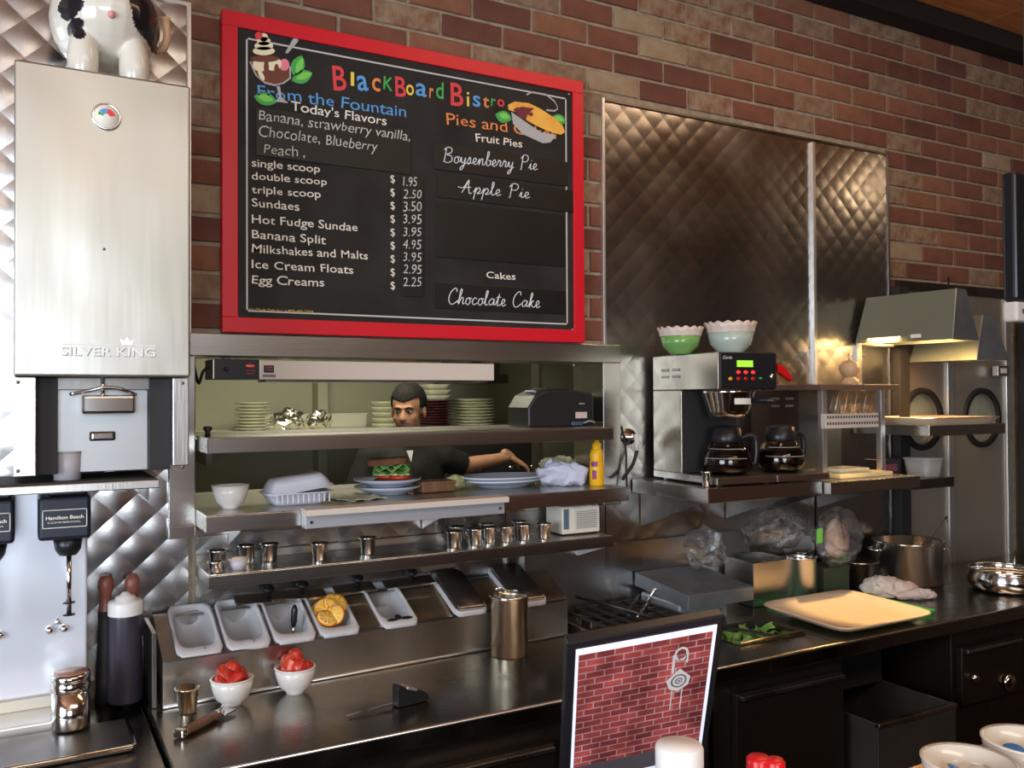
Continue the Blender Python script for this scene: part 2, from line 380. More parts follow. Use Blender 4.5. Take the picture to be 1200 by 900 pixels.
# bricks, each its own object
def brick_mesh(i, mt, L=0.200, H=0.0645):
    r = random.Random(i); y0 = -0.001+r.uniform(-0.0015, 0.0015); D = MY+0.002; c = 0.0028
    j = lambda: r.uniform(-0.0012, 0.0012)
    def ring(x, z, y): return [(-x+j(), y, -z+j()), (x+j(), y, -z+j()), (x+j(), y, z+j()), (-x+j(), y, z+j())]
    v = ring(L/2, H/2, D)+ring(L/2, H/2, y0+c)+ring(L/2-c, H/2-c, y0)
    f = [(8, 9, 10, 11)]
    for o in (0, 4): f += [(o+k, o+(k+1) % 4, o+4+(k+1) % 4, o+4+k) for k in range(4)]
    me = bpy.data.meshes.new('brick'); me.from_pydata(v, [], f); me.materials.append(mt)
    bm = bmesh.new(); bm.from_mesh(me); bmesh.ops.recalc_face_normals(bm, faces=bm.faces); bm.to_mesh(me); bm.free(); return me
BM = [brick_mesh(i, BR[i % 6]) for i in range(24)]
CH, CL = 0.0755, 0.212; Z0 = 2.554
def put_brick(x0, x1, z, k):
    # x0..x1 are the joint-to-joint ends
    L = (x1-x0)-0.012
    if L < 0.02: return
    me = BM[k]; o = bpy.data.objects.new('brick', me); COL.objects.link(o); o.parent = wall_front
    o.location = ((x0+x1)/2, 0, z); o.scale = (L/0.200, 1, 1)
rb = random.Random(11); nbricks = 0
for row in range(-10, 9):
    z = Z0 + row*CH + CH/2
    if z+CH/2 < 1.79 or z-CH/2 > 3.16: continue
    off = (row % 2)*CL/2 + 0.035
    k0 = int(-3)
    for k in range(k0, 22):
        x0 = off + k*CL; x1 = x0+CL
        lo, hi = 0.36, 4.62
        if z < 2.60:                              # right of the menu board / steel sheets only
            if x1 > 1.69 and x1 < 3.09 and x0 > 1.67: continue
        if z < 2.60 and x0 > 0.50 and x1 < 1.555: continue
        if z < 2.06 and x0 > 3.14 and x1 < 3.90: continue
        lo2, hi2 = lo, hi
        if z < 2.60 and x0 < 1.69 < x1: hi2 = 1.688
        if z < 2.60 and x0 < 3.095 < x1: lo2 = 3.09
        if z < 2.0 and x1 > 3.14 and x0 < 3.9: hi2 = min(hi2, 3.14)
        a_, b_ = max(x0, lo2), min(x1, hi2)
        if b_-a_ < 0.035: continue
        if z-CH/2 < 1.79 and a_ < 1.75: pass
        t = rb.random(); warm = 1.0
        lime = 1.0 if 0.9 < a_ < 2.3 and z > 2.55 else 0.0
        if lime and rb.random() < 0.35: t = 0.72+t*0.28
        kind = 0 if t < .34 else 1 if t < .48 else 2 if t < .62 else 3 if t < .79 else 4 if t < .87 else 5
        if a_ > 2.6 and kind in (3, 4) and rb.random() < .35: kind = 0
        put_brick(a_, b_, z, kind + 6*rb.randrange(4)); nbricks += 1
print('bricks', nbricks)

def quilt(x0, x1, z0, z1, y, pw, ph, amp, n=5, phase=(0, 0)):
    bm = bmesh.new(); cx0 = int(math.floor((x0)/pw))-1; cx1 = int(math.ceil(x1/pw))+1
    cz0 = int(math.floor(z0/(ph)))-1; cz1 = int(math.ceil(z1/ph))+1
    cells = []
    for i in range(cx0, cx1+1):
        for j in range(cz0, cz1+1):
            cells.append((i*pw, j*ph)); cells.append(((i+.5)*pw, (j+.5)*ph))
    for cx, cz in cells:
        cx += phase[0]; cz += phase[1]
        if cx < x0-pw/2 or cx > x1+pw/2 or cz < z0-ph/2 or cz > z1+ph/2: continue
        g = []
        for p in range(n+1):
            row_ = []
            for q in range(n+1):
                u = p/n; v = q/n; h = amp*(16*u*(1-u)*v*(1-v))
                row_.append(bm.verts.new((cx+(u-v)*pw/2, y-h, cz+(u+v-1)*ph/2)))
            g.append(row_)
        for p in range(n):
            for q in range(n):
                f = bm.faces.new((g[p][q], g[p+1][q], g[p+1][q+1], g[p][q+1])); f.smooth = True
    for co, no in (((x0, 0, 0), (-1, 0, 0)), ((x1, 0, 0), (1, 0, 0)), ((0, 0, z0), (0, 0, -1)), ((0, 0, z1), (0, 0, 1))):
        geom = bm.verts[:]+bm.edges[:]+bm.faces[:]
        bmesh.ops.bisect_plane(bm, geom=geom, plane_co=co, plane_no=no, clear_outer=True)
    vs = [bm_v.co for bm_v in bm.verts]
    for i_, v in enumerate(bm.verts): v.index = i_
    bm.normal_update()
    me = bpy.data.meshes.new('quilted_sheet'); bm.to_mesh(me); bm.free()
    # backing slab so that the sheet has thickness
    o = bpy.data.objects.new('quilted_sheet', me); COL.objects.link(o); me.materials.append(quilt_m)
    o.parent = wall_front
    B().box(x0, x1, y+0.0003, y+0.005, z0, z1).ob('sheet_backing', steel_dk, wall_front)
    return o
SX = 1.681
quilt(SX, 2.652, 0.93, 2.600, -0.006, 0.086, 0.086, 0.0010)
quilt(2.662, 3.092, 0.93, 2.600, -0.006, 0.086, 0.086, 0.0010)
quilt(0.39, 1.30, 0.93, 1.268, -0.006, 0.096, 0.090, 0.0009)
quilt(1.305, SX-0.004, 0.93, 1.268, -0.006, 0.096, 0.090, 0.0009)
quilt(-1.1, 0.372, 0.93, 2.640, -0.006, 0.100, 0.092, 0.0022)
def strip(x0, x1, y0, y1, z0, z1, m=alu, name='cover_strip'):
    return B().box(x0, x1, y0, y1, z0, z1).ob(name, m, wall_front, bev=0.001)
strip(2.649, 2.664, -0.019, 0.0, 1.345, 2.595); strip(1.673, 1.683, -0.014, 0.0, 1.3, 2.61); strip(0.368, 0.378, -0.016, 0, 1.5, 2.64)
strip(1.68, 3.095, -0.012, 0.0, 2.600, 2.609, steel_dk); strip(3.090, 3.098, -0.012, 0, 0.93, 2.605, steel_dk)
strip(-1.1, 0.378, -0.014, 0.0, 2.638, 2.648); strip(1.298, 1.307, -0.016, 0, 0.95, 1.2)
# smooth backsplash below the quilted sheets
B().box(1.36, 2.3, -0.022, -0.004, 0.90, 1.135).ob('backsplash_sheet', steel, wall_front, bev=0.001)

# beam and ceiling
structure(B().box(-2.8, 6.0, -0.10, 0.0, 3.143, 3.40), 'trim_1', beamm, bev=0.004)
ceil = structure(B().box(-2.8, 6.0, -6.6, -0.10, 3.26, 3.40), 'ceiling', beamm)
for i in range(-2, 5):
    for j in range(5):
        x0 = 3.6 + (i-3)*1.22; y1 = -0.10-j*1.3
        if x0 > 5.9 or x0+1.2 < -2.8: continue
        B().box(max(x0, -2.79)+0.003, min(x0+1.217, 5.99), max(y1-1.297, -6.58), y1-0.003, 3.215, 3.262).ob('ceiling_panel', woodceil, ceil, bev=0.002)
structure(B().box(-2.8, 6.0, -6.6, 2.95, -0.1, 0.0), 'floor', floorm)
structure(B().box(6.0, 6.15, -6.6, 0.14, 0, 3.4), 'wall_right', darkwall)
# wall behind the camera with a window
b = B(); wx0, wx1, wz0, wz1 = -2.1, 0.3, 1.0, 2.75
b.box(-2.8, wx0, -6.6, -6.45, 0, 3.4); b.box(wx1, 6.15, -6.6, -6.45, 0, 3.4); b.box(wx0, wx1, -6.6, -6.45, 0, wz0); b.box(wx0, wx1, -6.6, -6.45, wz1, 3.4)
structure(b, 'wall_back', brownwall)
b = B(); t = 0.05
for x in (wx0, (wx0+wx1)/2-t/2, wx1-t): b.box(x, x+t, -6.56, -6.48, wz0, wz1)
for z in (wz0, wz1-t): b.box(wx0, wx1, -6.56, -6.48, z, z+t)
structure(b, 'window_2', whitep, bev=0.004)
# wall on the left with a window
b = B(); a0, a1 = -3.7, -1.5
b.box(-2.95, -2.8, -6.6, a0, 0, 3.4); b.box(-2.95, -2.8, a1, 0.14, 0, 3.4); b.box(-2.95, -2.8, a0, a1, 0, 0.9); b.box(-2.95, -2.8, a0, a1, 2.6, 3.4)
structure(b, 'wall_left', brownwall)
b = B()
for y in (a0, (a0+a1)/2-t/2, a1-t): b.box(-2.92, -2.84, y, y+t, 0.9, 2.6)
for z in (0.9, 2.6-t): b.box(-2.92, -2.84, a0, a1, z, z+t)
structure(b, 'window_3', whitep, bev=0.004)

# kitchen behind the wall
structure(B().box(-0.6, 4.2, 2.75, 2.95, 0, 2.6), 'wall_kitchen_back', wallp)
structure(B().box(-0.75, -0.6, 0.14, 2.95, 0, 2.6), 'wall_kitchen_left', wallp)
structure(B().box(4.2, 4.35, 0.14, 2.95, 0, 2.6), 'wall_kitchen_right', wallp)
structure(B().box(-0.75, 4.35, 0.14, 2.95, 2.6, 2.7), 'ceiling_kitchen', wallp)
b = B(); b.box(1.50, 1.56, 2.63, 2.75, 0, 2.6)
structure(b, 'trim_2', wallp, bev=0.004)

# pass-through window: steel frame
b = B()
b.box(0.322, 1.735, -0.020, WT+0.02, 1.730, 1.790); b.box(0.322, 0.388, -0.0195, WT+0.02, 1.262, 1.730)
b.box(1.664, 1.735, -0.0195, WT+0.02, 1.262, 1.730); b.box(0.388, 1.664, -0.012, WT+0.02, 1.262, 1.285)
structure(b, 'window_1', steel_h, bev=0.0025)

# swing doors on the right
def swing_door(n, x0, x1, cx):
    z0, z1 = 0.02, 2.05; r = 0.112; zc = 1.517; N_ = 40; vs = []; fs = []
    # slab face with a round hole
    for y in (-0.012, 0.03):
        o = len(vs)
        for k in range(N_):
            a = 2*PI*k/N_; vs.append((cx+r*math.cos(a), y, zc+r*math.sin(a)))
        for k in range(N_):
            a = 2*PI*k/N_; dx, dz = math.cos(a), math.sin(a)
            tx = ((x1-cx) if dx > 0 else (cx-x0))/max(abs(dx), 1e-6); tz = ((z1-zc) if dz > 0 else (zc-z0))/max(abs(dz), 1e-6)
            tt = min(tx, tz, 10); vs.append((cx+dx*tt, y, zc+dz*tt))
        for k in range(N_): fs.append((o+k, o+(k+1) % N_, o+N_+(k+1) % N_, o+N_+k))
    for k in range(N_): fs.append((k, (k+1) % N_, 2*N_+(k+1) % N_, 2*N_+k))
    # corners + outer rim
    b = B(); b.add(vs, fs)
    for (ex, ez) in ((x0, z0), (x1, z0), (x0, z1), (x1, z1)): pass
    d = structure(b, n, doorm)
    bb = B(); T = 12
    for k in range(N_):
        pass
    ring = B(); M = Matrix.Rotation(PI/2, 3, 'X')
    ring.lathe([(r-0.004, -0.001), (r-0.004, 0.012), (r+0.018, 0.012), (r+0.020, -0.001)], (cx, -0.011, zc), 40, M=M, cap0=False, cap1=False)
    ring.ob('porthole_ring', rubber, d)
    B().lathe([(0.0001, 0), (r, 0), (r, 0.006), (0.0001, 0.006)], (cx, 0.012, zc), 40, M=M, cap0=False, cap1=False).ob('porthole_glass', mat('porthole_glass', (0.55, 0.58, 0.45), 0.08, alpha=0.35), d)
    return d
swing_door('door_1', 3.165, 3.447, 3.285); swing_door('door_2', 3.489, 3.862, 3.690)
structure(B().box(3.449, 3.487, -0.022, 0.035, 0, 2.05), 'trim_3', alu, bev=0.002); structure(B().box(3.864, 3.899, -0.022, 0.035, 0, 2.05), 'trim_6', alu, bev=0.002)
b = B(); b.box(3.10, 3.163, -0.05, 0.03, 0.0, 2.06); structure(b, 'trim_4', blackm, bev=0.003)
structure(B().box(3.14, 3.90, -0.02, 0.04, 2.05, 2.09), 'trim_5', steel_dk)
# corridor behind the portholes
structure(B().box(3.05, 4.15, 0.9, 0.95, 0.0, 2.55), 'wall_corridor', mat('corridor_wall', (0.42, 0.43, 0.30), 0.8))
# black refrigerator-like column at the right edge
t = thing('tall_cabinet', 'tall matt black cabinet standing at the right edge beside the swing doors', 'cabinet', (4.14, -0.36, 0))
B().box(-0.20, 0.35, -0.02, 0.335, 0.05, 1.98).ob('body', blackm, t, bev=0.004)
B().box(-0.195, 0.34, -0.035, -0.02, 0.10, 1.0).ob('door', blackm, t, bev=0.004); B().box(-0.195, 0.34, -0.035, -0.02, 1.01, 1.97).ob('door', blackm, t, bev=0.004)
B().box(-0.15, 0.3, -0.02, 0.3, 0.0, 0.05).ob('base', blackm, t)

# ================================================================== COUNTERS
b = B(); Z = 0.90; X0, X1 = 0.256, 3.92; YF = -0.615
wl, wr, wf, wb = 1.80, 2.07, -0.50, -0.30       # opening of the cold well
b.box(X0, wl, YF, -0.025, Z-0.045, Z); b.box(wr, X1, YF, -0.025, Z-0.045, Z); b.box(wl, wr, YF, wf, Z-0.045, Z); b.box(wl, wr, wb, -0.025, Z-0.045, Z)
ctop = tag(b.ob('countertop', steel_top, None, bev=0.003), 'long stained stainless steel countertop running under the pass window to the swing doors', 'countertop')
b = B(); b.tube([(X0+0.004, YF-0.001, Z-0.004), (X1, YF-0.001, Z-0.004)], 0.0045, 8); b.ob('edge_highlight_bead', mat('edge_highlight_steel', (0.62, 0.55, 0.46), 0.3, 1), ctop)  # bright bead added to draw the highlight line along the counter edge
# left counter
t = thing('side_counter', 'lower left steel counter carrying the milkshake mixers and baking tray', 'counter', (0, 0, 0))
B().box(-1.6, 0.250, -0.52, -0.01, 0.845, 0.885).ob('top', steel_top, t, bev=0.003)
B().box(-1.6, 0.245, -0.49, -0.02, 0.10, 0.845).ob('cabinet_body', cabdark, t); B().box(-1.55, 0.20, -0.45, -0.03, 0, 0.10).ob('plinth', blackm, t)
# base units under the long counter
def base_unit(name, label, x0, x1, doors, top=0.853):
    t = thing(name, label, 'cabinet', ((x0+x1)/2, -0.30, 0)); cx = (x0+x1)/2
    B().box(x0-cx, x1-cx, -0.265, 0.25, 0.12, top-0.001).ob('body', cabdark, t, bev=0.003)
    B().box(x0-cx+0.02, x1-cx-0.02, -0.22, 0.2, 0, 0.12).ob('plinth', blackm, t)
    for (a, c, z0, z1) in doors:
        d = B().box(a-cx, c-cx, -0.290, -0.266, z0, z1).ob('door', cabdark, t, bev=0.004)
        B().box(a-cx+0.01, c-cx-0.01, -0.305, -0.290, z1-0.016, z1-0.004).ob('handle', steel, d, bev=0.002)
    return t
base_unit('under_counter_fridge', 'dark steel refrigerator base unit below the prep rail, two doors', 0.27, 1.18, [(0.29, 0.70, 0.15, 0.79), (0.75, 1.12, 0.15, 0.79)])
base_unit('range_base', 'dark base unit behind the small framed screen', 1.20, 1.62, [(1.22, 1.60, 0.15, 0.78)])
base_unit('wide_door_base_unit', 'dark brown-black base unit with one wide door right of the screen', 1.64, 2.14, [(1.70, 2.12, 0.15, 0.805)])
base_unit('dial_base_unit', 'dark base unit with two chrome dials at the right end', 2.66, 3.40, [(2.68, 3.0, 0.60, 0.79)])
for (px, py, r) in ((1184, 800, 0.030), (1143, 795, 0.014)):
    p = at_y(px, py, -0.60)
    k = B(); M = Matrix.Rotation(PI/2, 3, 'X'); k.lathe([(r, 0), (r, 0.008), (r*0.7, 0.018), (0.0001, 0.018)], (0, 0, 0), 24, M=M)
    pr_ = [o for o in bpy.data.objects if o.name == 'dial_base_unit'][0]
    k.ob('dial', chrome, pr_, loc=(p.x-pr_.location.x, -0.292, p.z))
# pull-out waste bin
p1 = at_y(1029, 851, -0.67); p2 = at_y(1120, 823, -0.67)
t = thing('waste_bin', 'dull steel pull-out bin sticking out under the counter right of the wide door', 'bin', ((p1.x+p2.x)/2, -0.47, 0))
hw = (p2.x-p1.x)/2; zt = (p1.z+p2.z)/2
b = B(); b.box(-hw, hw, -0.20, -0.19, 0.12, zt); b.box(-hw, -hw+0.008, -0.19, 0.28, 0.12, zt); b.box(hw-0.008, hw, -0.19, 0.28, 0.12, zt); b.box(-hw, hw, -0.19, 0.28, 0.12, 0.13); b.box(-hw, hw, 0.27, 0.28, 0.12, zt+0.1)
b.ob('bin_body', mat('bin_metal', (0.16, 0.15, 0.14), 0.4, 0.7, noise=0.2, nscale=9), t, bev=0.002)
B().box(-hw, hw, -0.206, -0.186, zt-0.012, zt+0.002).ob('rim', steel, t, bev=0.002)
B().box(-hw+0.03, hw-0.03, -0.15, 0.2, 0.0, 0.12).ob('base', blackm, t)
B().box(-hw+0.01, hw-0.01, 0.06, 0.25, zt, 0.85).ob('back_plate', blackm, t)
# bar counter in the foreground
t = thing('bar_counter', 'reddish brown wooden bar top in the bottom right foreground', 'counter', (0.9, -1.85, 0))
B().box(-2.4, 3.0, -0.35, 0.345, 1.01, 1.05).ob('bar_top', barwood, t, bev=0.006)
B().box(-2.35, 2.95, -0.02, 0.02, 0, 1.01).ob('bar_front', darkwall, t)
t = thing('back_bar_shelf', 'low shelf on the staff side of the bar', 'shelf', (0.9, -1.38, 0))
B().box(-1.5, 2.0, -0.12, 0.24, 0.70, 0.73).ob('shelf_board', cabdark, t, bev=0.002)
for x in (-1.4, 0.2, 1.9): B().box(x, x+0.03, -0.10, 0.20, 0, 0.70).ob('leg', cabdark, t)
# ================================================================== MENU BOARD
YB = -0.034
t = thing('menu_board', 'large red-framed black chalkboard menu with dessert lists hanging on the brick wall', 'menu board', (1.018, -0.012, 1.793))
BX, BZ = 1.018, 1.793
W2, H2, FR = 0.566, 0.847, 0.040
b = B()
b.box(-W2, W2, -0.022, 0.010, 0, FR); b.box(-W2, W2, -0.022, 0.010, H2-FR, H2); b.box(-W2, -W2+FR, -0.022, 0.010, FR, H2-FR); b.box(W2-FR, W2, -0.022, 0.010, FR, H2-FR)
b.ob('frame', redp, t, bev=0.0015)
panel = B().box(-W2+FR-0.002, W2-FR+0.002, -0.016, 0.006, FR-0.002, H2-FR+0.002).ob('chalk_panel', chalk, t)
FY = -0.0172                                    # printed face in board coordinates
def bp(px, py): p = at_y(px, py, -0.029); return p.x-BX, p.z-BZ
b = B(); i0 = 0.062; lwid = 0.0045
for (x0, x1, z0, z1) in ((-W2+i0, W2-i0, i0-0.006, i0-0.006+lwid), (-W2+i0, W2-i0, H2-i0-lwid, H2-i0), (-W2+i0, -W2+i0+lwid, i0-0.006, H2-i0), (W2-i0-lwid, W2-i0, i0-0.006, H2-i0)):
    b.box(x0, x1, FY, FY+0.001, z0, z1)
b.ob('border_line', mat('print_silver', (0.55, 0.54, 0.52), 0.6), t, kind='stuff')
# raised strips for the changeable lines
def plate(px0, yt, yb, px1, name='name_strip'):
    x0, z1 = bp(px0, yt); _, z0 = bp(px0, yb); x1, _ = bp(px1, yt)
    return B().box(x0, x1, -0.0195, -0.0162, z0, z1).ob(name, chalk2, t, bev=0.0008)
plate(508, 167, 198, 664); plate(512, 203, 231, 672); plate(512, 235, 301, 661); plate(508, 331, 361, 662); plate(470, 206, 347, 496, 'price_strip'); plate(300, 125, 182, 481)
# joined-up handwriting drawn as strokes; x runs 0..w, baseline 0, x-height 1, ascender 2.1
GLY = {
'a': (1.15, [[(0.9, .75), (.55, 1.0), (.15, .6), (.3, .08), (.7, .3), (.92, .95), (.85, .2), (1.15, .15)]]),
'b': (1.0, [[(0, .2), (.35, 1.2), (.5, 2.0), (.3, 2.1), (.22, 1.2), (.3, .1), (.75, .15), (.8, .7), (.5, .85), (1.0, .75)]]),
'c': (0.9, [[(.75, .85), (.45, 1.0), (.12, .5), (.4, .02), (.9, .3)]]),
'e': (0.85, [[(0, .2), (.5, .5), (.6, .85), (.35, 1.0), (.15, .5), (.4, .02), (.85, .25)]]),
'h': (1.1, [[(0, .2), (.35, 1.3), (.45, 2.0), (.25, 2.05), (.2, 1.1), (.2, 0), (.45, .85), (.75, .9), (.8, .1), (1.1, .2)]]),
'i': (0.6, [[(0, .2), (.3, .95), (.28, .1), (.6, .2)], [(.33, 1.4), (.36, 1.48)]]),
'k': (1.05, [[(0, .2), (.35, 1.3), (.45, 2.0), (.25, 2.0), (.2, 1.0), (.2, 0), (.35, .7), (.75, 1.0), (.4, .55), (.8, .05), (1.05, .2)]]),
'l': (0.65, [[(0, .2), (.35, 1.3), (.42, 2.0), (.22, 2.0), (.2, .9), (.3, .05), (.65, .2)]]),
'n': (1.15, [[(0, .2), (.25, .95), (.25, 0), (.45, .8), (.75, .95), (.8, .1), (1.15, .2)]]),
'o': (0.95, [[(.6, .95), (.2, .8), (.15, .2), (.55, .02), (.75, .5), (.55, .95), (.95, .85)]]),
'p': (1.05, [[(0, .2), (.3, 1.0), (.2, 0), (.12, -.95), (.25, .3), (.6, 1.0), (.85, .6), (.5, .05), (1.05, .2)]]),
'r': (0.85, [[(0, .2), (.25, 1.05), (.4, .85), (.6, .9), (.5, .15), (.85, .2)]]),
's': (0.8, [[(0, .2), (.4, 1.05), (.55, .5), (.4, .02), (.1, .12), (.8, .2)]]),
't': (0.75, [[(0, .2), (.35, 1.2), (.4, 1.7), (.28, .3), (.4, .02), (.75, .2)], [(.05, 1.2), (.7, 1.28)]]),
'y': (1.05, [[(0, .2), (.2, .95), (.3, .15), (.65, .3), (.8, .95), (.65, -.4), (.3, -.95), (.2, -.6), (1.05, .2)]]),
'A': (1.5, [[(-.5, .9), (.0, .75), (.35, 1.1), (.75, 2.1), (.8, 1.2), (1.0, 0), (1.3, .1)], [(.75, 2.1), (.4, .9), (.05, 0)], [(.2, .85), (1.15, .95)]]),
'B': (1.6, [[(.35, 2.0), (.3, 1.0), (.2, 0)], [(.05, 1.8), (.5, 2.2), (1.1, 2.1), (1.15, 1.5), (.5, 1.15), (1.2, .95), (1.35, .3), (.8, -.05), (.2, .1)]]),
'C': (1.5, [[(1.2, 1.7), (1.15, 2.1), (.8, 2.15), (.3, 1.5), (.2, .6), (.55, 0), (1.0, .05), (1.5, .5)]]),
'P': (1.5, [[(.4, 2.0), (.35, 1.0), (.3, 0), (.15, -.1)], [(.1, 1.6), (.5, 2.15), (1.1, 2.1), (1.25, 1.6), (.95, 1.15), (.4, 1.15)]]),
' ': (0.9, [])}
def cursive(s, px0, py0, px1, py1, xh, m=None):
    x0, z0 = bp(px0, py0); x1, z1 = bp(px1, py1); hz = bp(px0, py0-xh)[1]-z0
    tot = sum(GLY[c][0] for c in s); sx = math.hypot(x1-x0, z1-z0)/tot; ang = math.atan2(z1-z0, x1-x0); X = 0; b = B()
    for c in s:
        w_, strokes = GLY[c]
        for st in strokes:
            pts = [(p[0]*sx + X + p[1]*hz*0.18, p[1]*hz) for p in st]
            pts = [(x0+p[0]*math.cos(ang)-p[1]*math.sin(ang), SY, z0+p[0]*math.sin(ang)+p[1]*math.cos(ang)) for p in pts]
            b.tube(catmull(pts, 4), 0.00165, 4)
        X += w_*sx
    return b.ob('handwriting', m, t, fixn=False, kind='stuff')
def lines(name, m, rows, y=FY, thin=0.0, shear=0.0, jit=0.10, parent=None):
    for n_, (s, px0, py0, px1, py1, hpx) in enumerate(rows):
        b = B(); x0, z0 = bp(px0, py0); x1, z1 = bp(px1, py1)
        hz = bp(px0, py0-hpx)[1]-z0
        text(b, s, x0, z0, math.hypot(x1-x0, z1-z0), hz, y=y, thin=thin, shear=shear, jit=jit, ang=math.atan2(z1-z0, x1-x0), seed=n_+3)
        b.ob(name, m, parent or t, fixn=False, kind='stuff')
SY = -0.0205
lines('lettering', lw, [("single scoop", 295, 195, 375, 202, 9), ("double scoop", 295, 210, 383, 217, 9), ("triple scoop", 295, 226, 376, 232, 9),
    ("Sundaes", 295, 242, 351, 247, 10), ("Hot Fudge Sundae", 295, 261, 419, 271, 10), ("Banana Split", 295, 279, 382, 286, 10),
    ("Milkshakes and Malts", 295, 296, 431, 304, 10), ("Ice Cream Floats", 295, 314, 414, 321, 10), ("Egg Creams", 295, 332, 380, 336, 10),
    ("Today's Flavors", 341, 129, 453, 147, 11), ("Fruit Pies", 557, 165, 612, 173, 9), ("Cakes", 570, 326, 604, 328, 8)], thin=0.006)
lines('lettering', lw, [("$", 458, 214+k*15.6 if k else 214, 463, 214+k*15.6, 9) for k in range(9)], jit=0)
lines('lettering', lblue, [("From the Fountain", 302, 113, 476, 137, 14)], thin=0.0)
lines('lettering', lorg, [("Pies and Cakes", 523, 145, 652, 163, 13)])
tl = [("B", 389, 103, 406, 104, 27, lred), ("l", 411, 100, 415, 101, 16, lyel), ("a", 418, 103, 432, 105, 18, lblue), ("c", 436, 105, 446, 106, 17, lorg), ("K", 449, 105, 460, 107, 17, lgrn),
      ("B", 463, 112, 476, 114, 22, lred), ("o", 476, 110, 485, 111, 13, lyel), ("a", 487, 112, 500, 114, 18, lblue), ("r", 503, 113, 508, 114, 12, lorg), ("d", 511, 114, 520, 116, 20, lgrn),
      ("B", 528, 123, 543, 124, 27, lred), ("i", 547, 124, 550, 124, 17, lyel), ("s", 554, 124, 563, 125, 14, lblue), ("t", 566, 125, 573, 125, 14, lorg), ("r", 575, 124, 581, 125, 10, lgrn), ("o", 583, 125, 591, 126, 11, lred)]
for n_, (s, px0, py0, px1, py1, hpx, m_) in enumerate(tl):
    b = B(); x0, z0 = bp(px0, py0); x1, z1 = bp(px1, py1); hz = (bp(px0, py0-hpx)[1]-z0)*(1.0 if s in 'BKdlit' else 1.3)
    text(b, s, x0, z0, x1-x0, hz, y=FY, thin=0.012, jit=0.14, seed=n_)
    b.ob('title_letter', m_, t, fixn=False)
lines('handwriting', lchalk, [("Banana, strawberry vanilla,", 303, 141, 480, 165, 12), ("Chocolate, Blueberry", 303, 159, 442, 178, 13), ("Peach ,", 309, 180, 357, 185, 12)], y=SY, thin=-0.006, shear=0.15, jit=0.16, parent=t)
cmk = mat('chalk_marker_bright', (0.70, 0.74, 0.76), 0.6)
cursive("Boysenberry Pie", 518, 190, 629, 200, 8, cmk); cursive("Apple Pie", 540, 226, 620, 233, 7.5, cmk); cursive("Chocolate Cake", 523, 356, 632, 361, 8.5, cmk)
lines('handwriting', lchalk, [(s, 472, 218+k*14.7, 489 if '1' in s else 494, 218.5+k*14.7, 11) for k, s in enumerate(("1.95", "2.50", "3.50", "3.95", "3.95", "4.95", "3.95", "2.95", "2.25"))], y=SY, thin=-0.004, shear=0.18, jit=0.10)
# row of tiny print at the foot
lines('lettering', lyel, [("(c) Chalk Talk Inc. 1-800-492-2758", 292, 364, 367, 367, 3)], jit=0)
# painted sundae and pie pictures (flat print on the board)
def poly(b, pts, y, mi, pxpts=True):
    vs = [bp(*p) if pxpts else p for p in pts]; n = len(vs)
    b.add([(v[0], y, v[1]) for v in vs], [tuple(range(n))], mi=mi)
def blob(b, cx, cy, rx, ry, y, mi, n=20, rot=0):
    pts = [(cx+rx*math.cos(2*PI*k/n)*math.cos(rot)-ry*math.sin(2*PI*k/n)*math.sin(rot), cy+rx*math.cos(2*PI*k/n)*math.sin(rot)+ry*math.sin(2*PI*k/n)*math.cos(rot)) for k in range(n)]
    poly(b, pts, y, mi)
def leaf(b, cx, cy, L_, w_, rot, y, mi):
    pts = []
    for k in range(9): u = k/8; pts.append((u*L_-L_/2, -w_*math.sin(PI*u)**0.8))
    for k in range(7, 0, -1): u = k/8; pts.append((u*L_-L_/2, w_*math.sin(PI*u)**0.8))
    poly(b, [(cx+x*math.cos(rot)-yy*math.sin(rot), cy+x*math.sin(rot)+yy*math.cos(rot)) for x, yy in pts], y, mi)
pm = [pcrm, pbrn, ppink, lgrn, lgrn2, lred, pgrey, ppie, pberry, lyel]
b = B(); y = FY
leaf(b, 349, 77, 26, 8, -1.2, y, 3); leaf(b, 351, 77, 20, 4, -1.2, y-.0002, 4); leaf(b, 354, 90, 26, 8, -0.35, y, 3); leaf(b, 356, 89, 20, 4, -.35, y-.0002, 4)
leaf(b, 311, 116, 28, 7.5, 0.25, y, 3); leaf(b, 311, 115, 20, 4, 0.25, y-.0002, 4)
poly(b, [(292, 72), (341, 78), (341, 92), (333, 98), (322, 101), (310, 98), (299, 88)], y-.0003, 6)
poly(b, [(294, 73), (339, 79), (339, 91), (331, 97), (322, 99), (311, 96), (301, 88)], y-.0005, 1)
blob(b, 305, 76, 9, 8, y-.0008, 0); blob(b, 320, 75, 10, 8, y-.0009, 0); blob(b, 333, 76, 6, 7, y-.0008, 2); blob(b, 312, 79, 3, 9, y-.0011, 1); blob(b, 324, 82, 3, 7, y-.0011, 1); blob(b, 306, 88, 2.5, 7, y-.0012, 0, rot=-.5)
for cy, rx in ((60, 13), (54, 11), (48.5, 8), (44, 5)): blob(b, 309, cy, rx, 5, y-.0013, 0)
blob(b, 310, 69, 17, 4, y-.0012, 1); blob(b, 303, 42, 4.5, 4.5, y-.0016, 5)
poly(b, [(334, 62), (343, 46), (346, 43), (350, 45), (349, 49), (337, 63)], y-.0009, 6)
poly(b, [(324, 101), (328, 101), (330, 114), (338, 121), (322, 119), (327, 114)], y-.0004, 6)
b.ob('sundae_picture', pm, t, fixn=False, kind='stuff')
b = B()
leaf(b, 590, 137, 20, 7, .3, y, 3); leaf(b, 591, 136, 13, 3.5, .3, y-.0002, 4); leaf(b, 655, 140, 18, 6, .4, y, 3); leaf(b, 655, 139, 12, 3, .4, y-.0002, 4)
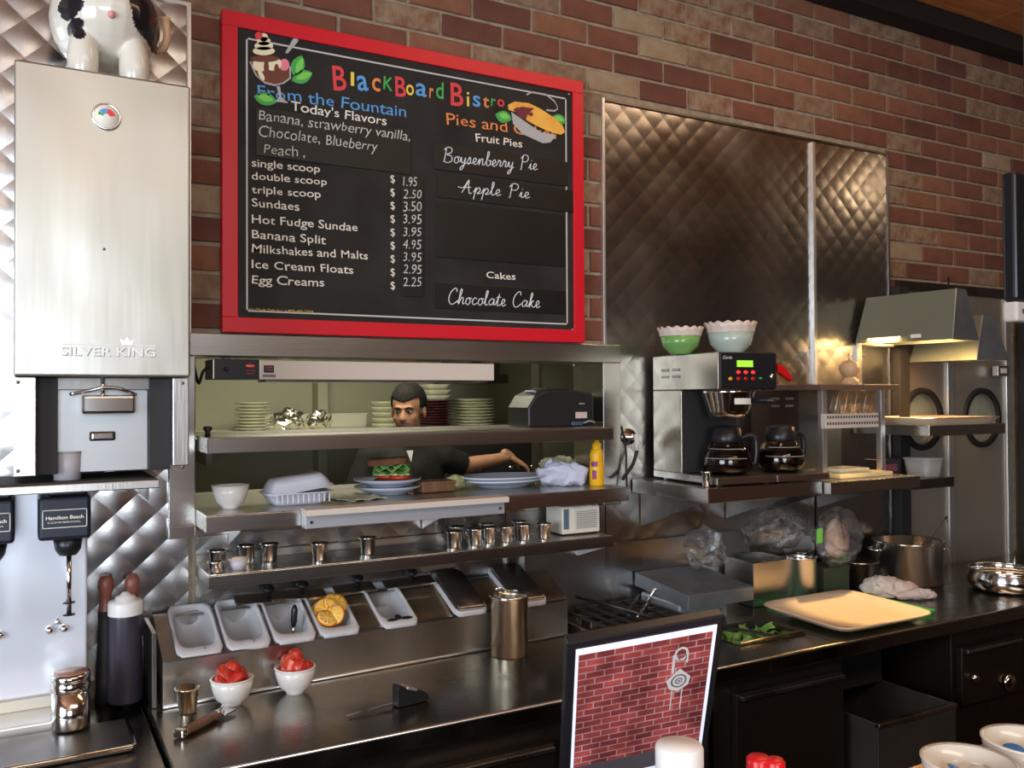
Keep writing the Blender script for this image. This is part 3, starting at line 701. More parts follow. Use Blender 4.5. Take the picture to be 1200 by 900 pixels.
poly(b, [(599, 131), (616, 143), (634, 155), (652, 158), (645, 167), (636, 168), (612, 157), (601, 145)], y-.0004, 6)
poly(b, [(595, 123), (603, 119), (620, 121), (634, 128), (648, 137), (659, 147), (662, 155), (657, 158), (640, 153), (620, 143), (603, 131), (596, 129)], y-.0006, 7)
poly(b, [(601, 128), (612, 125), (626, 127), (618, 134), (616, 141), (607, 136)], y-.0009, 8)
for k in range(5): blob(b, 606+k*4, 128+k*1.5, 2.4, 2.4, y-.0011, 8)
for pts in ([(617, 110), (623, 107), (640, 110), (650, 118), (654, 126), (650, 129), (640, 128)],):
    for q in range(len(pts)-1):
        (xa, ya), (xb, yb) = pts[q], pts[q+1]; poly(b, [(xa, ya), (xb, yb), (xb, yb+2), (xa, ya+2)], y-.0003, 6)
b.ob('pie_picture', pm, t, fixn=False, kind='stuff')
M = Matrix.Rotation(PI/2, 3, 'X')
for px, py in ((278, 30), (667, 110), (278, 372), (671, 386)):
    x, z = bp(px, py); B().lathe([(0.0035, 0), (0.003, 0.002), (0.0001, 0.0025)], (x, -0.0162, z), 10, M=M, cap0=False).ob('screw', steel, t)

# ================================================================== PASS WINDOW SHELVES
def lipped_shelf(name, label, x0, x1, yf, yb, ztop, th, m=steel_h, lip=0.0, rear=0.0, kind='shelf'):
    t = thing(name, label, kind, ((x0+x1)/2, 0, ztop)); h = (x1-x0)/2
    B().box(-h, h, yf, yb, -0.004, 0).box(-h, h, yf, yf+0.003, -th, -0.003).box(-h, -h+0.003, yf, min(yb, -0.012), -th, -0.003).box(h-0.003, h, yf, min(yb, -0.012), -th, -0.003).ob('shelf_top', m, t, bev=0.0012)
    if rear: B().box(-h, h, yb-0.004, yb, 0, rear).ob('rear_lip', m, t, bev=0.001)
    return t
upper = lipped_shelf('upper_pass_shelf', 'upper steel shelf crossing the pass window just below eye height', 0.392, 1.60, -0.165, 0.28, 1.523, 0.038)
for x in (-0.604, 0.574): B().box(x, x+0.03, -0.03, -0.0205, -0.035, -0.005).ob('bracket', steel, upper, bev=0.001)
k = B(); k.lathe([(0.008, 0), (0.006, 0.012), (0.012, 0.02), (0.010, 0.026), (0.0001, 0.027)], (0, 0, 0), 14)
k.ob('clamp_knob', blackp, upper, loc=(-0.588, -0.075, 0.0))
pass_s = lipped_shelf('pass_shelf', 'wide steel pass shelf at the window sill holding finished plates', 0.388, 1.655, -0.170, 0.40, 1.335, 0.042)
for x in (-0.55, 0.0, 0.52):
    b = B(); b.prism([(-0.165, -0.045), (-0.012, -0.045), (-0.012, -0.10)], 'x', x, x+0.004); b.ob('bracket', steel, pass_s)
low = lipped_shelf('cup_shelf', 'lower narrow steel shelf under the pass shelf holding metal sauce cups', 0.390, 1.575, -0.195, -0.012, 1.195, 0.034, rear=0.022)
for x in (-0.585, 0.575):
    b = B(); b.prism([(-0.19, -0.034), (-0.012, -0.034), (-0.012, -0.09)], 'x', x, x+0.004); b.ob('bracket', steel, low)
# ticket rail / heater strip in front of the pass shelf
t = thing('serving_rail', 'long pinkish white rail clipped to the front edge of the pass shelf', 'rail', (0.905, -0.19, 1.30))
B().box(-0.287, 0.287, -0.045, 0.018, 0.024, 0.040).ob('rail_board', beige, t, bev=0.002)
B().box(-0.285, 0.285, -0.02, -0.001+0.018, -0.010, 0.024).ob('rail_body', mat('rail_grey', (0.50, 0.50, 0.54), 0.4, 0.5), t, bev=0.0015)
for x in (-0.27, 0.27): B().lathe([(0.004, 0), (0.004, 0.003), (0.0001, 0.004)], (x, -0.020, 0.006), 10, M=M).ob('screw', blackp, t)
# strip heater at the top of the window
t = thing('strip_heater', 'long beige strip food warmer with black control panel fixed in the top of the window', 'food warmer', (0.85, 0.03, 1.67))
x0 = 0.43-0.85; x1 = 1.262-0.85
B().box(x0+0.125, x1, -0.045, 0.06, 0.0, 0.051).ob('housing', beige, t, bev=0.002)
cp = B().box(x0, x0+0.124, -0.047, 0.06, 0.0, 0.0525).ob('control_panel', blackp, t, bev=0.002)
B().box(x0+0.0015, x0+0.004, -0.049, -0.046, 0.001, 0.052).box(x0+0.121, x0+0.124, -0.049, -0.046, 0.001, 0.052).ob('panel_edge', alu, t)
B().lathe([(0.007, 0), (0.006, 0.006), (0.0001, 0.007)], (x0+0.036, -0.047, 0.027), 16, M=M).ob('switch_knob', blackm, cp)
B().ell((x0+0.097, -0.0475, 0.036), (0.013, 0.0012, 0.005)).ob('red_badge', redcap, cp)
b = B(); text(b, "Hatco", x0+0.088, 0.0335, 0.018, 0.0045, y=-0.0492); b.ob('badge_lettering', lw, cp, fixn=False, kind='stuff')
b = B(); text(b, "FOOD WARMER", x0+0.088, 0.022, 0.022, 0.003, y=-0.0475); text(b, "GLO-RAY", x0+0.088, 0.014, 0.020, 0.003, y=-0.0475); b.ob('badge_lettering', lred, cp, fixn=False, kind='stuff')
wl_ = B().box(x0+0.133, x0+0.160, -0.0462, -0.045, 0.018, 0.038).ob('warning_label', blackm, t)
b = B(); text(b, "CAUTION", x0+0.138, 0.031, 0.017, 0.0032, y=-0.0466); text(b, "HOT SURFACE", x0+0.138, 0.0245, 0.018, 0.0028, y=-0.0466); b.ob('label_lettering', ppink, wl_, fixn=False, kind='stuff')
B().box(x0+0.130, x0+0.165, -0.0462, -0.045, 0.006, 0.014).ob('serial_label', mat('label_grey', (0.18, 0.18, 0.17), 0.5), t)
B().box(x0+0.14, x1-0.02, -0.035, 0.05, -0.006, 0.0).ob('heater_reflector', steel_dk, t)
for x in (-0.38, 0.38): B().box(x, x+0.02, 0.02, 0.04, 0.05, 0.066).ob('hanger', steel_dk, t)
# wire and junction at the left end of the heater
c = B(); c.tube(catmull([(0.425, 0.01, 1.70), (0.41, 0.0, 1.69), (0.402, 0.02, 1.66), (0.398, 0.06, 1.70), (0.40, 0.10, 1.72)], 5), 0.004)
tag(c.ob('power_cable', rubber, None), 'short black cable at the left end of the strip food warmer', 'cable')

# ================================================================== MILK DISPENSER
SYF = -0.36; sx0, sx1 = -0.017, 0.321; cx = (sx0+sx1)/2
t = thing('milk_dispenser', 'tall satin steel milk dispenser on the left wall with round thermometer', 'dispenser', (cx, -0.18, 1.462)); hw = (sx1-sx0)/2
B().box(-hw, hw, 0.02, 0.165, 0.0, 0.848).ob('body', steel, t, bev=0.003)
door = B().box(-hw-0.001, hw+0.001, SYF+0.18, 0.019, 0.205, 0.850).ob('door', steel_lt, t, bev=0.005, seg=3)
B().box(-hw, -hw+0.040, -0.165, 0.02, 0.0, 0.204).ob('side_flange', steel, t, bev=0.002); B().box(hw-0.034, hw, -0.165, 0.02, 0.01, 0.204).ob('side_flange', steel, t, bev=0.002)
B().box(-hw+0.040, -hw+0.080, -0.13, 0.02, 0.0, 0.203).ob('dark_side_panel', blackm, t, bev=0.001); B().box(hw-0.078, hw-0.034, -0.13, 0.02, 0.0, 0.203).ob('dark_side_panel', blackm, t, bev=0.001)
B().box(-hw+0.080, hw-0.078, -0.10, 0.02, 0.0, 0.18).ob('front_panel', mat('panel_grey_steel', (0.42, 0.43, 0.43), 0.4, 0.7), t, bev=0.001)
B().box(-hw+0.06, hw-0.06, -0.12, 0.02, 0.178, 0.204).ob('valve_recess', steel_dk, t, bev=0.001)
def mp_(px, py, Y): p = at_y(px, py, Y); return p.x-cx, p.z-1.462
hx, hz = mp_(128, 474, -0.33)
B().box(hx-0.053, hx+0.053, -0.150, -0.130, hz-0.020, hz+0.020).ob('valve_handle', chrome, t, bev=0.006, seg=3)
b = B(); b.tube(catmull([(hx-0.075, -0.135, hz+0.022), (hx-0.03, -0.145, hz+0.032), (hx-0.012, -0.147, hz+0.036), (hx+0.02, -0.145, hz+0.034), (hx+0.055, -0.135, hz+0.020)], 4), 0.0035); b.tube([(hx-0.012, -0.14, hz+0.012), (hx-0.012, -0.14, hz+0.060)], 0.004); b.ob('lever', chrome, t)
hx2, hz2 = mp_(120, 511, -0.28)
B().box(hx2-0.026, hx2+0.026, -0.106, -0.0985, hz2-0.010, hz2+0.010).ob('badge_plate', blackp, t, bev=0.004, seg=3)
B().box(hx2-0.021, hx2+0.021, -0.109, -0.1055, hz2-0.0065, hz2+0.0065).ob('badge_insert', chrome, t, bev=0.002)
for px, py in ((21, 448), (21, 552), (214, 449), (214, 547)):
    x, z = mp_(px, py, -0.345); B().lathe([(0.004, 0), (0.003, 0.002), (0.0001, 0.0025)], (x, -0.165, z), 12, M=M).ob('rivet', steel_dk, t)
gx, gz = mp_(125, 136, -0.37)
g = B().lathe([(0.0285, 0), (0.0285, 0.006), (0.026, 0.008), (0.0245, 0.006), (0.0001, 0.006)], (gx, SYF+0.18, gz), 36, M=M).ob('thermometer', chrome, t)
B().lathe([(0.0001, 0.0068), (0.0245, 0.0068), (0.0245, 0.006)], (gx, SYF+0.18, gz), 32, M=M).ob('dial_face', lw, g)
b = B(); n = 12
for (a0_, a1_, mi, r0, r1) in ((0.15, 1.45, 1, .006, .017), (1.5, 2.5, 0, .006, .017), (2.55, 3.0, 2, .006, .017)):
    for k in range(n):
        a = a0_+(a1_-a0_)*k/n; a2 = a0_+(a1_-a0_)*(k+1)/n; y = SYF+0.18-0.0072
        b.add([(gx+r0*math.cos(a), y, gz+r0*math.sin(a)), (gx+r1*math.cos(a), y, gz+r1*math.sin(a)), (gx+r1*math.cos(a2), y, gz+r1*math.sin(a2)), (gx+r0*math.cos(a2), y, gz+r0*math.sin(a2))], [(0, 1, 2, 3)], mi=mi)
b.ob('dial_scale', [lblue, lred, lgrn], g, fixn=False, kind='stuff')
b = B(); tx, tz = mp_(71, 416, SYF); tx2, _ = mp_(182, 418, SYF); text(b, "SILVER KING", tx, tz, tx2-tx, 0.018, y=SYF+0.18-0.0012, thin=0.012)
b.box(tx, tx2, SYF+0.18-0.0012, SYF+0.18-0.0006, tz+0.022, tz+0.0235)
o = b.ob('brand_lettering', mat('lettering_white', (0.86, 0.86, 0.84), 0.5), t, fixn=False, kind='stuff')
b = B(); text(b, 'SILVER KING', tx+0.0016, tz-0.0014, tx2-tx, 0.018, y=SYF+0.18-0.0006, thin=0.012); b.ob('lettering_shadow_edge', mat('lettering_grey', (0.20, 0.20, 0.19), 0.5), t, fixn=False, kind='stuff')
cxx = (tx+tx2)/2+0.035
b = B(); z = tz+0.024
b.prism([(cxx-0.010, z), (cxx+0.010, z), (cxx+0.014, z+0.013), (cxx+0.006, z+0.007), (cxx, z+0.017), (cxx-0.006, z+0.007), (cxx-0.014, z+0.013)], 'y', SYF+0.18-0.002, SYF+0.18)
b.ob('crown_emblem', mat('lettering_silver', (0.8, 0.8, 0.78), 0.3, 0.8), t)
bx_, bz_ = mp_(122, 292, SYF); B().lathe([(0.003, 0), (0.002, 0.0015), (0.0001, 0.002)], (bx_, SYF+0.18, bz_), 12, M=M).ob('rivet', steel_dk, t)
# drip shelf under it
t = thing('drip_shelf', 'narrow steel drip shelf under the milk dispenser', 'shelf', (0.04, 0, 1.446))
B().box(-0.55, 0.222, -0.335, -0.012, -0.022, -0.004).ob('shelf_plate', steel, t, bev=0.002)
B().box(-0.12, 0.215, -0.325, -0.10, -0.004, 0.0).ob('drip_grate', blackm, t, bev=0.001)
for x in (0.20,): B().box(x, x+0.004, -0.30, -0.012, -0.05, -0.022).ob('bracket', steel_dk, t)
# plastic tumbler on the shelf
p = at_z(77, 558, 1.446)
t = thing('tumbler', 'small frosted plastic tumbler on the drip shelf under the dispenser', 'cup', (0.083, -0.27, 1.4465))
B().lathe([(0.0001, 0.002), (0.024, 0.002), (0.0265, 0.060), (0.0285, 0.060), (0.0265, 0.0), (0.0001, 0.0)], n=24, cap0=False, cap1=False).ob('cup_wall', translm, t)
B().lathe([(0.0265, 0.056), (0.0292, 0.057), (0.0292, 0.061), (0.0265, 0.061)], n=24, cap0=False, cap1=False).ob('rim', mat('cup_rim', (0.35, 0.33, 0.36), 0.4), t)

# cow figurine on top
t = thing('cow_figurine', 'glazed cream and black spotted cow figurine standing on the milk dispenser', 'figurine', (0.165, -0.17, 2.312))
b = B(); b.ell((0, 0, 0.175), (0.118, 0.155, 0.115), 24, 16)
for sx_ in (-1, 1):
    for yy in (-0.09, 0.08): b.ell((sx_*0.052, yy, 0.055), (0.033, 0.036, 0.075), 16, 10); b.lathe([(0.027, 0.001), (0.031, 0.02), (0.03, 0.08)], (sx_*0.052, yy, 0), 16)
b.ell((0, -0.10, 0.30), (0.075, 0.09, 0.075), 20, 12); b.ell((0, -0.17, 0.285), (0.05, 0.05, 0.04), 16, 10)
for sx_ in (-1, 1): b.ell((sx_*0.085, -0.07, 0.335), (0.035, 0.012, 0.018), 12, 8)
r = remesh(b, 0.0029, 18)
r.v = [Vector((v.x, v.y, max(v.z, 0.0))) for v in r.v]
spots = [((-0.080, -0.11, 0.150), 0.016), ((-0.068, -0.12, 0.120), 0.016), ((-0.060, -0.12, 0.103), 0.013), ((-0.084, -0.10, 0.165), 0.018), ((-0.065, -0.12, 0.160), 0.013), ((0.078, -0.10, 0.155), 0.034), ((0.072, -0.11, 0.185), 0.036), ((0.095, -0.08, 0.140), 0.026),
         ((0.09, 0.05, 0.22), 0.05), ((-0.09, 0.06, 0.2), 0.05), ((0.03, 0.1, 0.27), 0.05), ((-0.05, -0.1, 0.33), 0.035)]
for fi, f in enumerate(r.f):
    c = r.v[f[0]]
    if any(math.hypot(c.x-s_[0], c.z-s_[2]) < rr and (c.y < 0.02) == (s_[1] < 0.02) for s_, rr in spots): r.m[fi] = 1
r.ob('body', [cowwhite, cowblack], t)
B().ell((0.0, -0.150, 0.143), (0.008, 0.008, 0.008)).ob('belly_button', cowpink, t)
for sx_ in (-1, 1): B().ell((sx_*0.03, -0.168, 0.325), (0.008, 0.006, 0.011)).ob('eye', cowblack, t)
b = B(); b.tube(catmull([(0.105, 0.02, 0.14), (0.122, -0.02, 0.135), (0.128, -0.04, 0.16), (0.123, -0.05, 0.20)], 5), [0.009]*15+[0.013]); b.ob('tail', mat('tail_tan', (0.72, 0.45, 0.25), 0.35), t)

# ================================================================== MILKSHAKE MIXER
t = thing('milkshake_mixer', 'white-backed multi-spindle milkshake mixer on the left counter', 'mixer', (-0.12, -0.06, 0.886))
mx = -0.12
B().box(-0.40-0.0, 0.132-mx, -0.045, 0.04, 0.055, 0.535).ob('back_panel', mat('enamel_white', (0.80, 0.84, 0.92), 0.22, 0.35), t, bev=0.006, seg=3)
B().box(-0.40, 0.132-mx, -0.16, 0.04, 0.0, 0.030).ob('base', alu, t, bev=0.004)
B().box(-0.40, 0.130-mx, -0.055, 0.04, 0.030, 0.055).ob('base_step', creamp, t, bev=0.003)
def mixer_head(hx):
    h = B().box(hx-0.052, hx+0.052, -0.17, -0.045, 0.425, 0.520).ob('motor_head', navyp, t, bev=0.008, seg=3)
    B().box(hx-0.030, hx+0.045, -0.16, -0.05, 0.520, 0.534).ob('head_cap', blackp, h, bev=0.005)
    B().lathe([(0.018, 0.385), (0.026, 0.397), (0.031, 0.426)], (hx+0.008, -0.125, 0), 20).ob('neck', blackp, h)
    B().cyl((hx+0.010, -0.125, 0.395), (hx+0.010, -0.125, 0.250), 0.0055).ob('spindle', chrome, h)
    b = B(); b.lathe([(0.0001, 0), (0.013, 0), (0.013, 0.002), (0.0001, 0.002)], (hx+0.010, -0.125, 0.250), 16, cap0=False, cap1=False); b.lathe([(0.0001, 0), (0.013, 0), (0.013, 0.002), (0.0001, 0.002)], (hx+0.010, -0.125, 0.277), 16, cap0=False, cap1=False)
    b.ob('agitator_disc', blackp, h)
    # badge outline and lettering
    b = B(); x0_, x1_, z0_, z1_, y_ = hx-0.044, hx+0.044, 0.452, 0.492, -0.1708
    for (q0, q1, q2, q3) in ((x0_, x1_, z0_, z0_+.0016), (x0_, x1_, z1_-.0016, z1_), (x0_, x0_+.0016, z0_, z1_), (x1_-.0016, x1_, z0_, z1_)): b.box(q0, q1, y_, y_+0.001, q2, q3)
    text(b, "Hamilton Beach", hx-0.037, 0.471, 0.074, 0.0075, y=y_, thin=0.02); text(b, "COMMERCIAL", hx-0.034, 0.4625, 0.066, 0.0036, y=y_)
    b.ob('badge_lettering', lw, h, fixn=False, kind='stuff')
mixer_head(0.080-mx); mixer_head(-0.068-mx)
b = B(); 
for px, py in ((58, 738), (75, 736), (0, 744)):
    p = at_y(px, py, -0.105); B().lathe([(0.0095, 0), (0.009, 0.006), (0.006, 0.011), (0.0001, 0.012)], (p.x-mx, -0.045, p.z-0.886), 18, M=M).ob('cup_rest_knob', chrome, t)
p = at_y(67, 729, -0.105); B().lathe([(0.010, 0), (0.010, 0.004), (0.0001, 0.005)], (p.x-mx, -0.045, p.z-0.886), 3, M=Matrix.Rotation(PI/2, 3, 'X') @ Matrix.Rotation(PI/2, 3, 'Z')).ob('cup_guide', alu, t)

# baking tray, shaker, bottles on the left counter
t = thing('baking_tray', 'dark upturned baking tray with rolled rim on the left counter', 'tray', (-0.2, -0.24, 0.886))
B().box(-0.40, 0.402, -0.165, 0.012, 0.0, 0.014).ob('tray_base', steel_dk, t, bev=0.005, seg=3)
b = B(); b.tube([(-0.40, -0.168, 0.012), (0.398, -0.168, 0.012), (0.404, -0.16, 0.012), (0.404, 0.012, 0.012)], 0.005); b.ob('rolled_rim', chrome, t)
t = thing('sugar_shaker', 'squat steel shaker with dull copper-coloured lid on the baking tray', 'shaker', (0.092, -0.235, 0.9035))
B().lathe([(0.0001, 0), (0.037, 0), (0.0385, 0.003), (0.0385, 0.080)], n=32, cap0=False).ob('body', chrome, t)
B().lathe([(0.0385, 0.080), (0.040, 0.082), (0.040, 0.096), (0.039, 0.098), (0.039, 0.104), (0.040, 0.106), (0.040, 0.114), (0.036, 0.119), (0.0001, 0.1195)], n=32, cap0=False).ob('lid', chrome, t)
B().lathe([(0.034, 0.1190), (0.034, 0.1202), (0.0001, 0.1204)], n=32, cap0=False).ob('lid_top', mat('copper_dull', (0.42, 0.24, 0.18), 0.4, 0.4), t)
t = thing('squeeze_bottle', 'dark squeeze bottle with a wide white screw lid behind the steel shaker', 'bottle', (0.213, -0.115, 0.9035))
B().lathe([(0.0001, 0), (0.036, 0), (0.038, 0.004), (0.037, 0.20), (0.036, 0.215)], n=30, cap0=False).ob('body', mat('dark_sauce', (0.035, 0.030, 0.045), 0.35), t)
B().lathe([(0.0385, 0.205), (0.0385, 0.232), (0.036, 0.237), (0.024, 0.238), (0.022, 0.247), (0.014, 0.249), (0.007, 0.257), (0.0001, 0.257)], n=30, cap0=False).ob('screw_lid', whitep, t)
def muddler(x, y, z, hgt, lab):
    t = thing('pepper_mill', lab, 'mill', (x, y, z))
    B().lathe([(0.0001, 0), (0.024, 0), (0.022, 0.05), (0.018, hgt*0.55), (0.017, hgt*0.72)], n=20, cap0=False).ob('body', blackm, t)
    B().lathe([(0.017, hgt*0.72), (0.014, hgt*0.78), (0.013, hgt*0.84), (0.018, hgt*0.90), (0.017, hgt*0.96), (0.009, hgt), (0.0001, hgt)], n=20, cap0=False).ob('knob', redwood, t)
muddler(0.236, -0.036, 0.886, 0.30, 'dark mill with reddish wooden knob, just behind the white bottle lid')
muddler(0.176, -0.040, 0.886, 0.305, 'dark mill with reddish wooden knob, left of the white-lidded squeeze bottle')
# ================================================================== PREP RAIL
def yf(x): return -0.214+0.055*(x-0.282)
RX0, RX1, RZF, RZB, RYB = 0.284, 1.436, 1.010, 1.078, -0.026
t = thing('prep_rail', 'stainless steel topping rail with sloping top under the cup shelf', 'prep rail', (0, 0, 0.90))
def slab(x0, x1, v0, v1, th=0.004, up=0.0):
    """piece of the sloping top between the fractions v0..v1"""
    vs = []
    for dz in (0, -th):
        for x in (x0, x1):
            for v in (v0, v1):
                y = yf(x)+(RYB-yf(x))*v; vs.append((x, y, RZF-0.9+(RZB-RZF)*v+dz+up))
    return vs, [(0, 1, 3, 2), (4, 6, 7, 5), (0, 2, 6, 4), (1, 5, 7, 3), (0, 4, 5, 1), (2, 3, 7, 6)]
b = B()
b.add([(RX0, yf(RX0), 0.001), (RX1, yf(RX1), 0.001), (RX1, yf(RX1), RZF-.9), (RX0, yf(RX0), RZF-.9), (RX0, yf(RX0)+.004, 0.001), (RX1, yf(RX1)+.004, 0.001), (RX1, yf(RX1)+.004, RZF-.9), (RX0, yf(RX0)+.004, RZF-.9)],
      [(0, 1, 2, 3), (5, 4, 7, 6), (3, 2, 6, 7), (0, 4, 5, 1)])
b.ob('front_panel', steel, t)
for x, s_ in ((RX0, 1), (RX1-0.004, 1)):
    B().prism([(yf(x), 0.001), (RYB, 0.001), (RYB, RZB-.9), (yf(x), RZF-.9)], 'x', x, x+0.004).ob('end_panel', steel, t)
PANS = [(0.316, 0.424), (0.431, 0.540), (0.547, 0.655), (0.663, 0.772), (0.832, 0.938), (1.048, 1.150), (1.238, 1.350)]
b = B(); e = 0
top_m = mat('stained_deck_steel', (0.36, 0.27, 0.18), 0.35, 0.85, noise=0.4, nscale=14, rvar=0.1)
for v0, v1 in ((0, 0.05), (0.90, 1.0)):
    vs, fs = slab(RX0, RX1, v0, v1); B().add(vs, fs).ob('deck_strip', steel, t)
xs = [RX0]+[x for p in PANS for x in p]+[RX1]
for k in range(0, len(xs), 2):
    vs, fs = slab(xs[k], xs[k+1], 0.05, 0.90); B().add(vs, fs).ob('deck_divider', top_m if k > 5 else steel, t)
b = B(); b.add([(RX0, RYB+0.0, 0.001), (RX1, RYB, 0.001), (RX1, RYB, RZB-.9), (RX0, RYB, RZB-.9), (RX0, RYB-.003, 0.001), (RX1, RYB-.003, 0.001), (RX1, RYB-.003, RZB-.9), (RX0, RYB-.003, RZB-.9)], [(0, 1, 2, 3), (5, 4, 7, 6), (3, 2, 6, 7)])
b.ob('back_panel', steel, t)
# caulk-coloured joint at the foot catching the light
b = B(); b.tube([(RX0, yf(RX0)-0.002, 0.004), (RX1, yf(RX1)-0.002, 0.004)], 0.0035, 6); b.ob('foot_bead', alu, t)
b = B(); b.box(0.262, 0.272, -0.20, -0.03, 0.001, 0.175); b.ob('side_stand', steel_dk, t, bev=0.001)

def rrect(w_, l_, p, n=32):
    out = []
    for k in range(n):
        a = 2*PI*(k+0.5)/n; c, s_ = math.cos(a), math.sin(a)
        rr = (abs(c)**p+abs(s_)**p)**(-1/p); out.append((c*rr*w_/2, s_*rr*l_/2))
    return out
def loft(b, rings, mi=None, close_last=True, smooth=True):
    n = len(rings[0]); vs = [p for r_ in rings for p in r_]; fs = []
    for i in range(len(rings)-1):
        for k in range(n): fs.append((i*n+k, i*n+(k+1) % n, (i+1)*n+(k+1) % n, (i+1)*n+k))
    if close_last: fs.append(tuple((len(rings)-1)*n+k for k in range(n)))
    b.add(vs, fs, smooth, mi)
slope = math.atan2(RZB-RZF, RYB-yf(0.6)); PL = 0.205
def pan_root(name, label, cat, k, group=None, lift=0.0):
    x0, x1 = PANS[k]; xc = (x0+x1)/2; vm = 0.53; y = yf(xc)+(RYB-yf(xc))*vm; z = RZF+(RZB-RZF)*vm+0.003+lift
    r = thing(name, label, cat, (xc, y, z), 0, group); r.rotation_euler = (slope+0.02, 0, 0.0); return r, x1-x0-0.002
def food_pan(k, label, group='grey food pans set into the prep rail'):
    r, w_ = pan_root('food_pan', label, 'pan', k, group)
    def ring(w2, l2, z, p, dy=0.0): return [(x, y+dy, z) for x, y in rrect(w2, l2, p)]
    b = B(); loft(b, [ring(w_, PL, -0.004, 14), ring(w_, PL, 0.004, 14), ring(w_-0.004, PL-0.004, 0.006, 14), ring(w_-0.012, PL-0.034, 0.006, 5, 0.011), ring(w_-0.018, PL-0.042, 0.001, 4, 0.011), ring(w_-0.030, PL-0.062, -0.03, 3.2, 0.012), ring(w_-0.052, PL-0.095, -0.050, 2.6, 0.012)])
    b.ob('pan_rim', greyplat, r)
    b = B(); loft(b, [ring(w_-0.0185, PL-0.0425, 0.0008, 4, 0.011), ring(w_-0.031, PL-0.064, -0.0285, 3.2, 0.012), ring(w_-0.054, PL-0.098, -0.048, 2.6, 0.012)]); b.ob('pan_inside', greypf, r)
    return r
FP = [food_pan(0, 'empty grey food pan at the far left end of the prep rail'), food_pan(1, 'empty grey food pan, second from the left end of the prep rail'),
      food_pan(2, 'grey food pan with a black spoon handle in it, left of the orange slices'), food_pan(3, 'grey food pan holding orange slices on the prep rail'),
      food_pan(4, 'grey food pan with dark sauce drips on its rim, left of the two dark lids')]
for r_ in (FP[0], FP[1]): B().box(-0.010, 0.010, -0.090, -0.078, 0.0055, 0.009).ob('pan_notch', greypf, r_, bev=0.002)
for (x, y, rx, ry) in ((-0.02, -0.080, 0.016, 0.006), (0.022, -0.078, 0.018, 0.007), (0.0, -0.07, 0.010, 0.012)): B().ell((x, y, 0.0065), (rx, ry, 0.0012), 14, 6).ob('sauce_drip', blackp, FP[4])
# spoon handle
t = thing('serving_spoon', 'black-handled spoon standing in the third grey pan', 'spoon', (0.610, -0.132, 1.0))
b = B(); b.tube([(0, 0, 0.0), (0.0, 0.0, 0.035)], 0.003); b.ell((0, 0, -0.004), (0.012, 0.018, 0.004)); b.ob('spoon_bowl', chrome, t)
b = B(); b.tube([(0, 0, 0.030), (0.001, -0.002, 0.045), (0.002, -0.004, 0.075), (0.002, -0.005, 0.086)], [0.005, 0.008, 0.0085, 0.004]); b.ob('handle', blackp, t)
# orange slices
def orange_slice(x, y, z, tilt, rz, lab, r_=0.034, th=0.007):
    t = thing('orange_slice', lab, 'fruit', (x, y, z), 0, 'orange slices in the food pan'); t.rotation_euler = (tilt, 0, rz)
    b = B(); b.lathe([(r_-0.003, -th/2), (r_, -th/2+0.001), (r_, th/2-0.001), (r_-0.003, th/2)], n=28, cap0=False, cap1=False); b.ob('peel', orangep, t)
    B().lathe([(0.0001, -th/2), (r_-0.003, -th/2), (r_-0.003, th/2), (0.0001, th/2)], n=28, cap0=False, cap1=False).ob('pith', pith, t)
    b = B()
    for k in range(9):
        a0_ = 2*PI*k/9+0.07; a1_ = 2*PI*(k+1)/9-0.07; R_ = r_-0.006
        for zz in (-th/2-0.0004, th/2+0.0004):
            b.add([(0.004*math.cos((a0_+a1_)/2), 0.004*math.sin((a0_+a1_)/2), zz), (R_*math.cos(a0_), R_*math.sin(a0_), zz), (R_*math.cos((a0_+a1_)/2), R_*math.sin((a0_+a1_)/2), zz), (R_*math.cos(a1_), R_*math.sin(a1_), zz)], [(0, 1, 2, 3)])
    b.ob('segments', orangef, t, kind='stuff')
ox, oy, oz = 0.7175, -0.10, 1.045
orange_slice(ox+0.018, oy+0.012, oz+0.020, 0.75, 0.1, 'round orange slice standing tallest at the right of the pan', 0.033)
orange_slice(ox-0.010, oy+0.004, oz+0.008, 0.95, -0.5, 'orange slice leaning in the middle of the orange pile')
orange_slice(ox-0.024, oy+0.020, oz+0.010, 0.6, -1.0, 'orange slice at the back left of the pan', 0.030)
orange_slice(ox-0.018, oy-0.030, oz-0.006, 0.6, 0.3, 'orange slice at the front left of the pan', 0.028)
orange_slice(ox+0.006, oy-0.022, oz-0.002, 1.1, -0.9, 'edge-on orange slice between the front and round slices', 0.028)
# dark pan lids
for k, lab in ((5, 'black-topped pan lid with chrome edge, left of the two on the prep rail'), (6, 'black-topped pan lid with chrome edge at the right end of the prep rail')):
    r, w_ = pan_root('lidded_pan', lab, 'pan', k, 'lidded pans on the prep rail', 0.004)
    def ring(w2, l2, z, p): return [(x, y, z) for x, y in rrect(w2, l2, p)]
    b = B(); loft(b, [ring(w_+0.002, PL, -0.004, 14), ring(w_+0.002, PL, 0.008, 14), ring(w_-0.004, PL-0.008, 0.010, 12), ring(w_-0.012, PL-0.018, 0.008, 10)]); b.ob('pan_rim', greyplat, r)
    b = B(); loft(b, [ring(w_-0.012, PL-0.020, 0.008, 10), ring(w_-0.012, PL-0.020, 0.018, 10), ring(w_-0.018, PL-0.026, 0.021, 9)]); b.ob('lid', mat('dark_lid', (0.06, 0.05, 0.045), 0.3, 0.6), r)
    B().box(-w_/2+0.012, w_/2-0.012, -PL/2+0.008, -PL/2+0.014, 0.010, 0.021).ob('chrome_edge', chrome, r, bev=0.002)
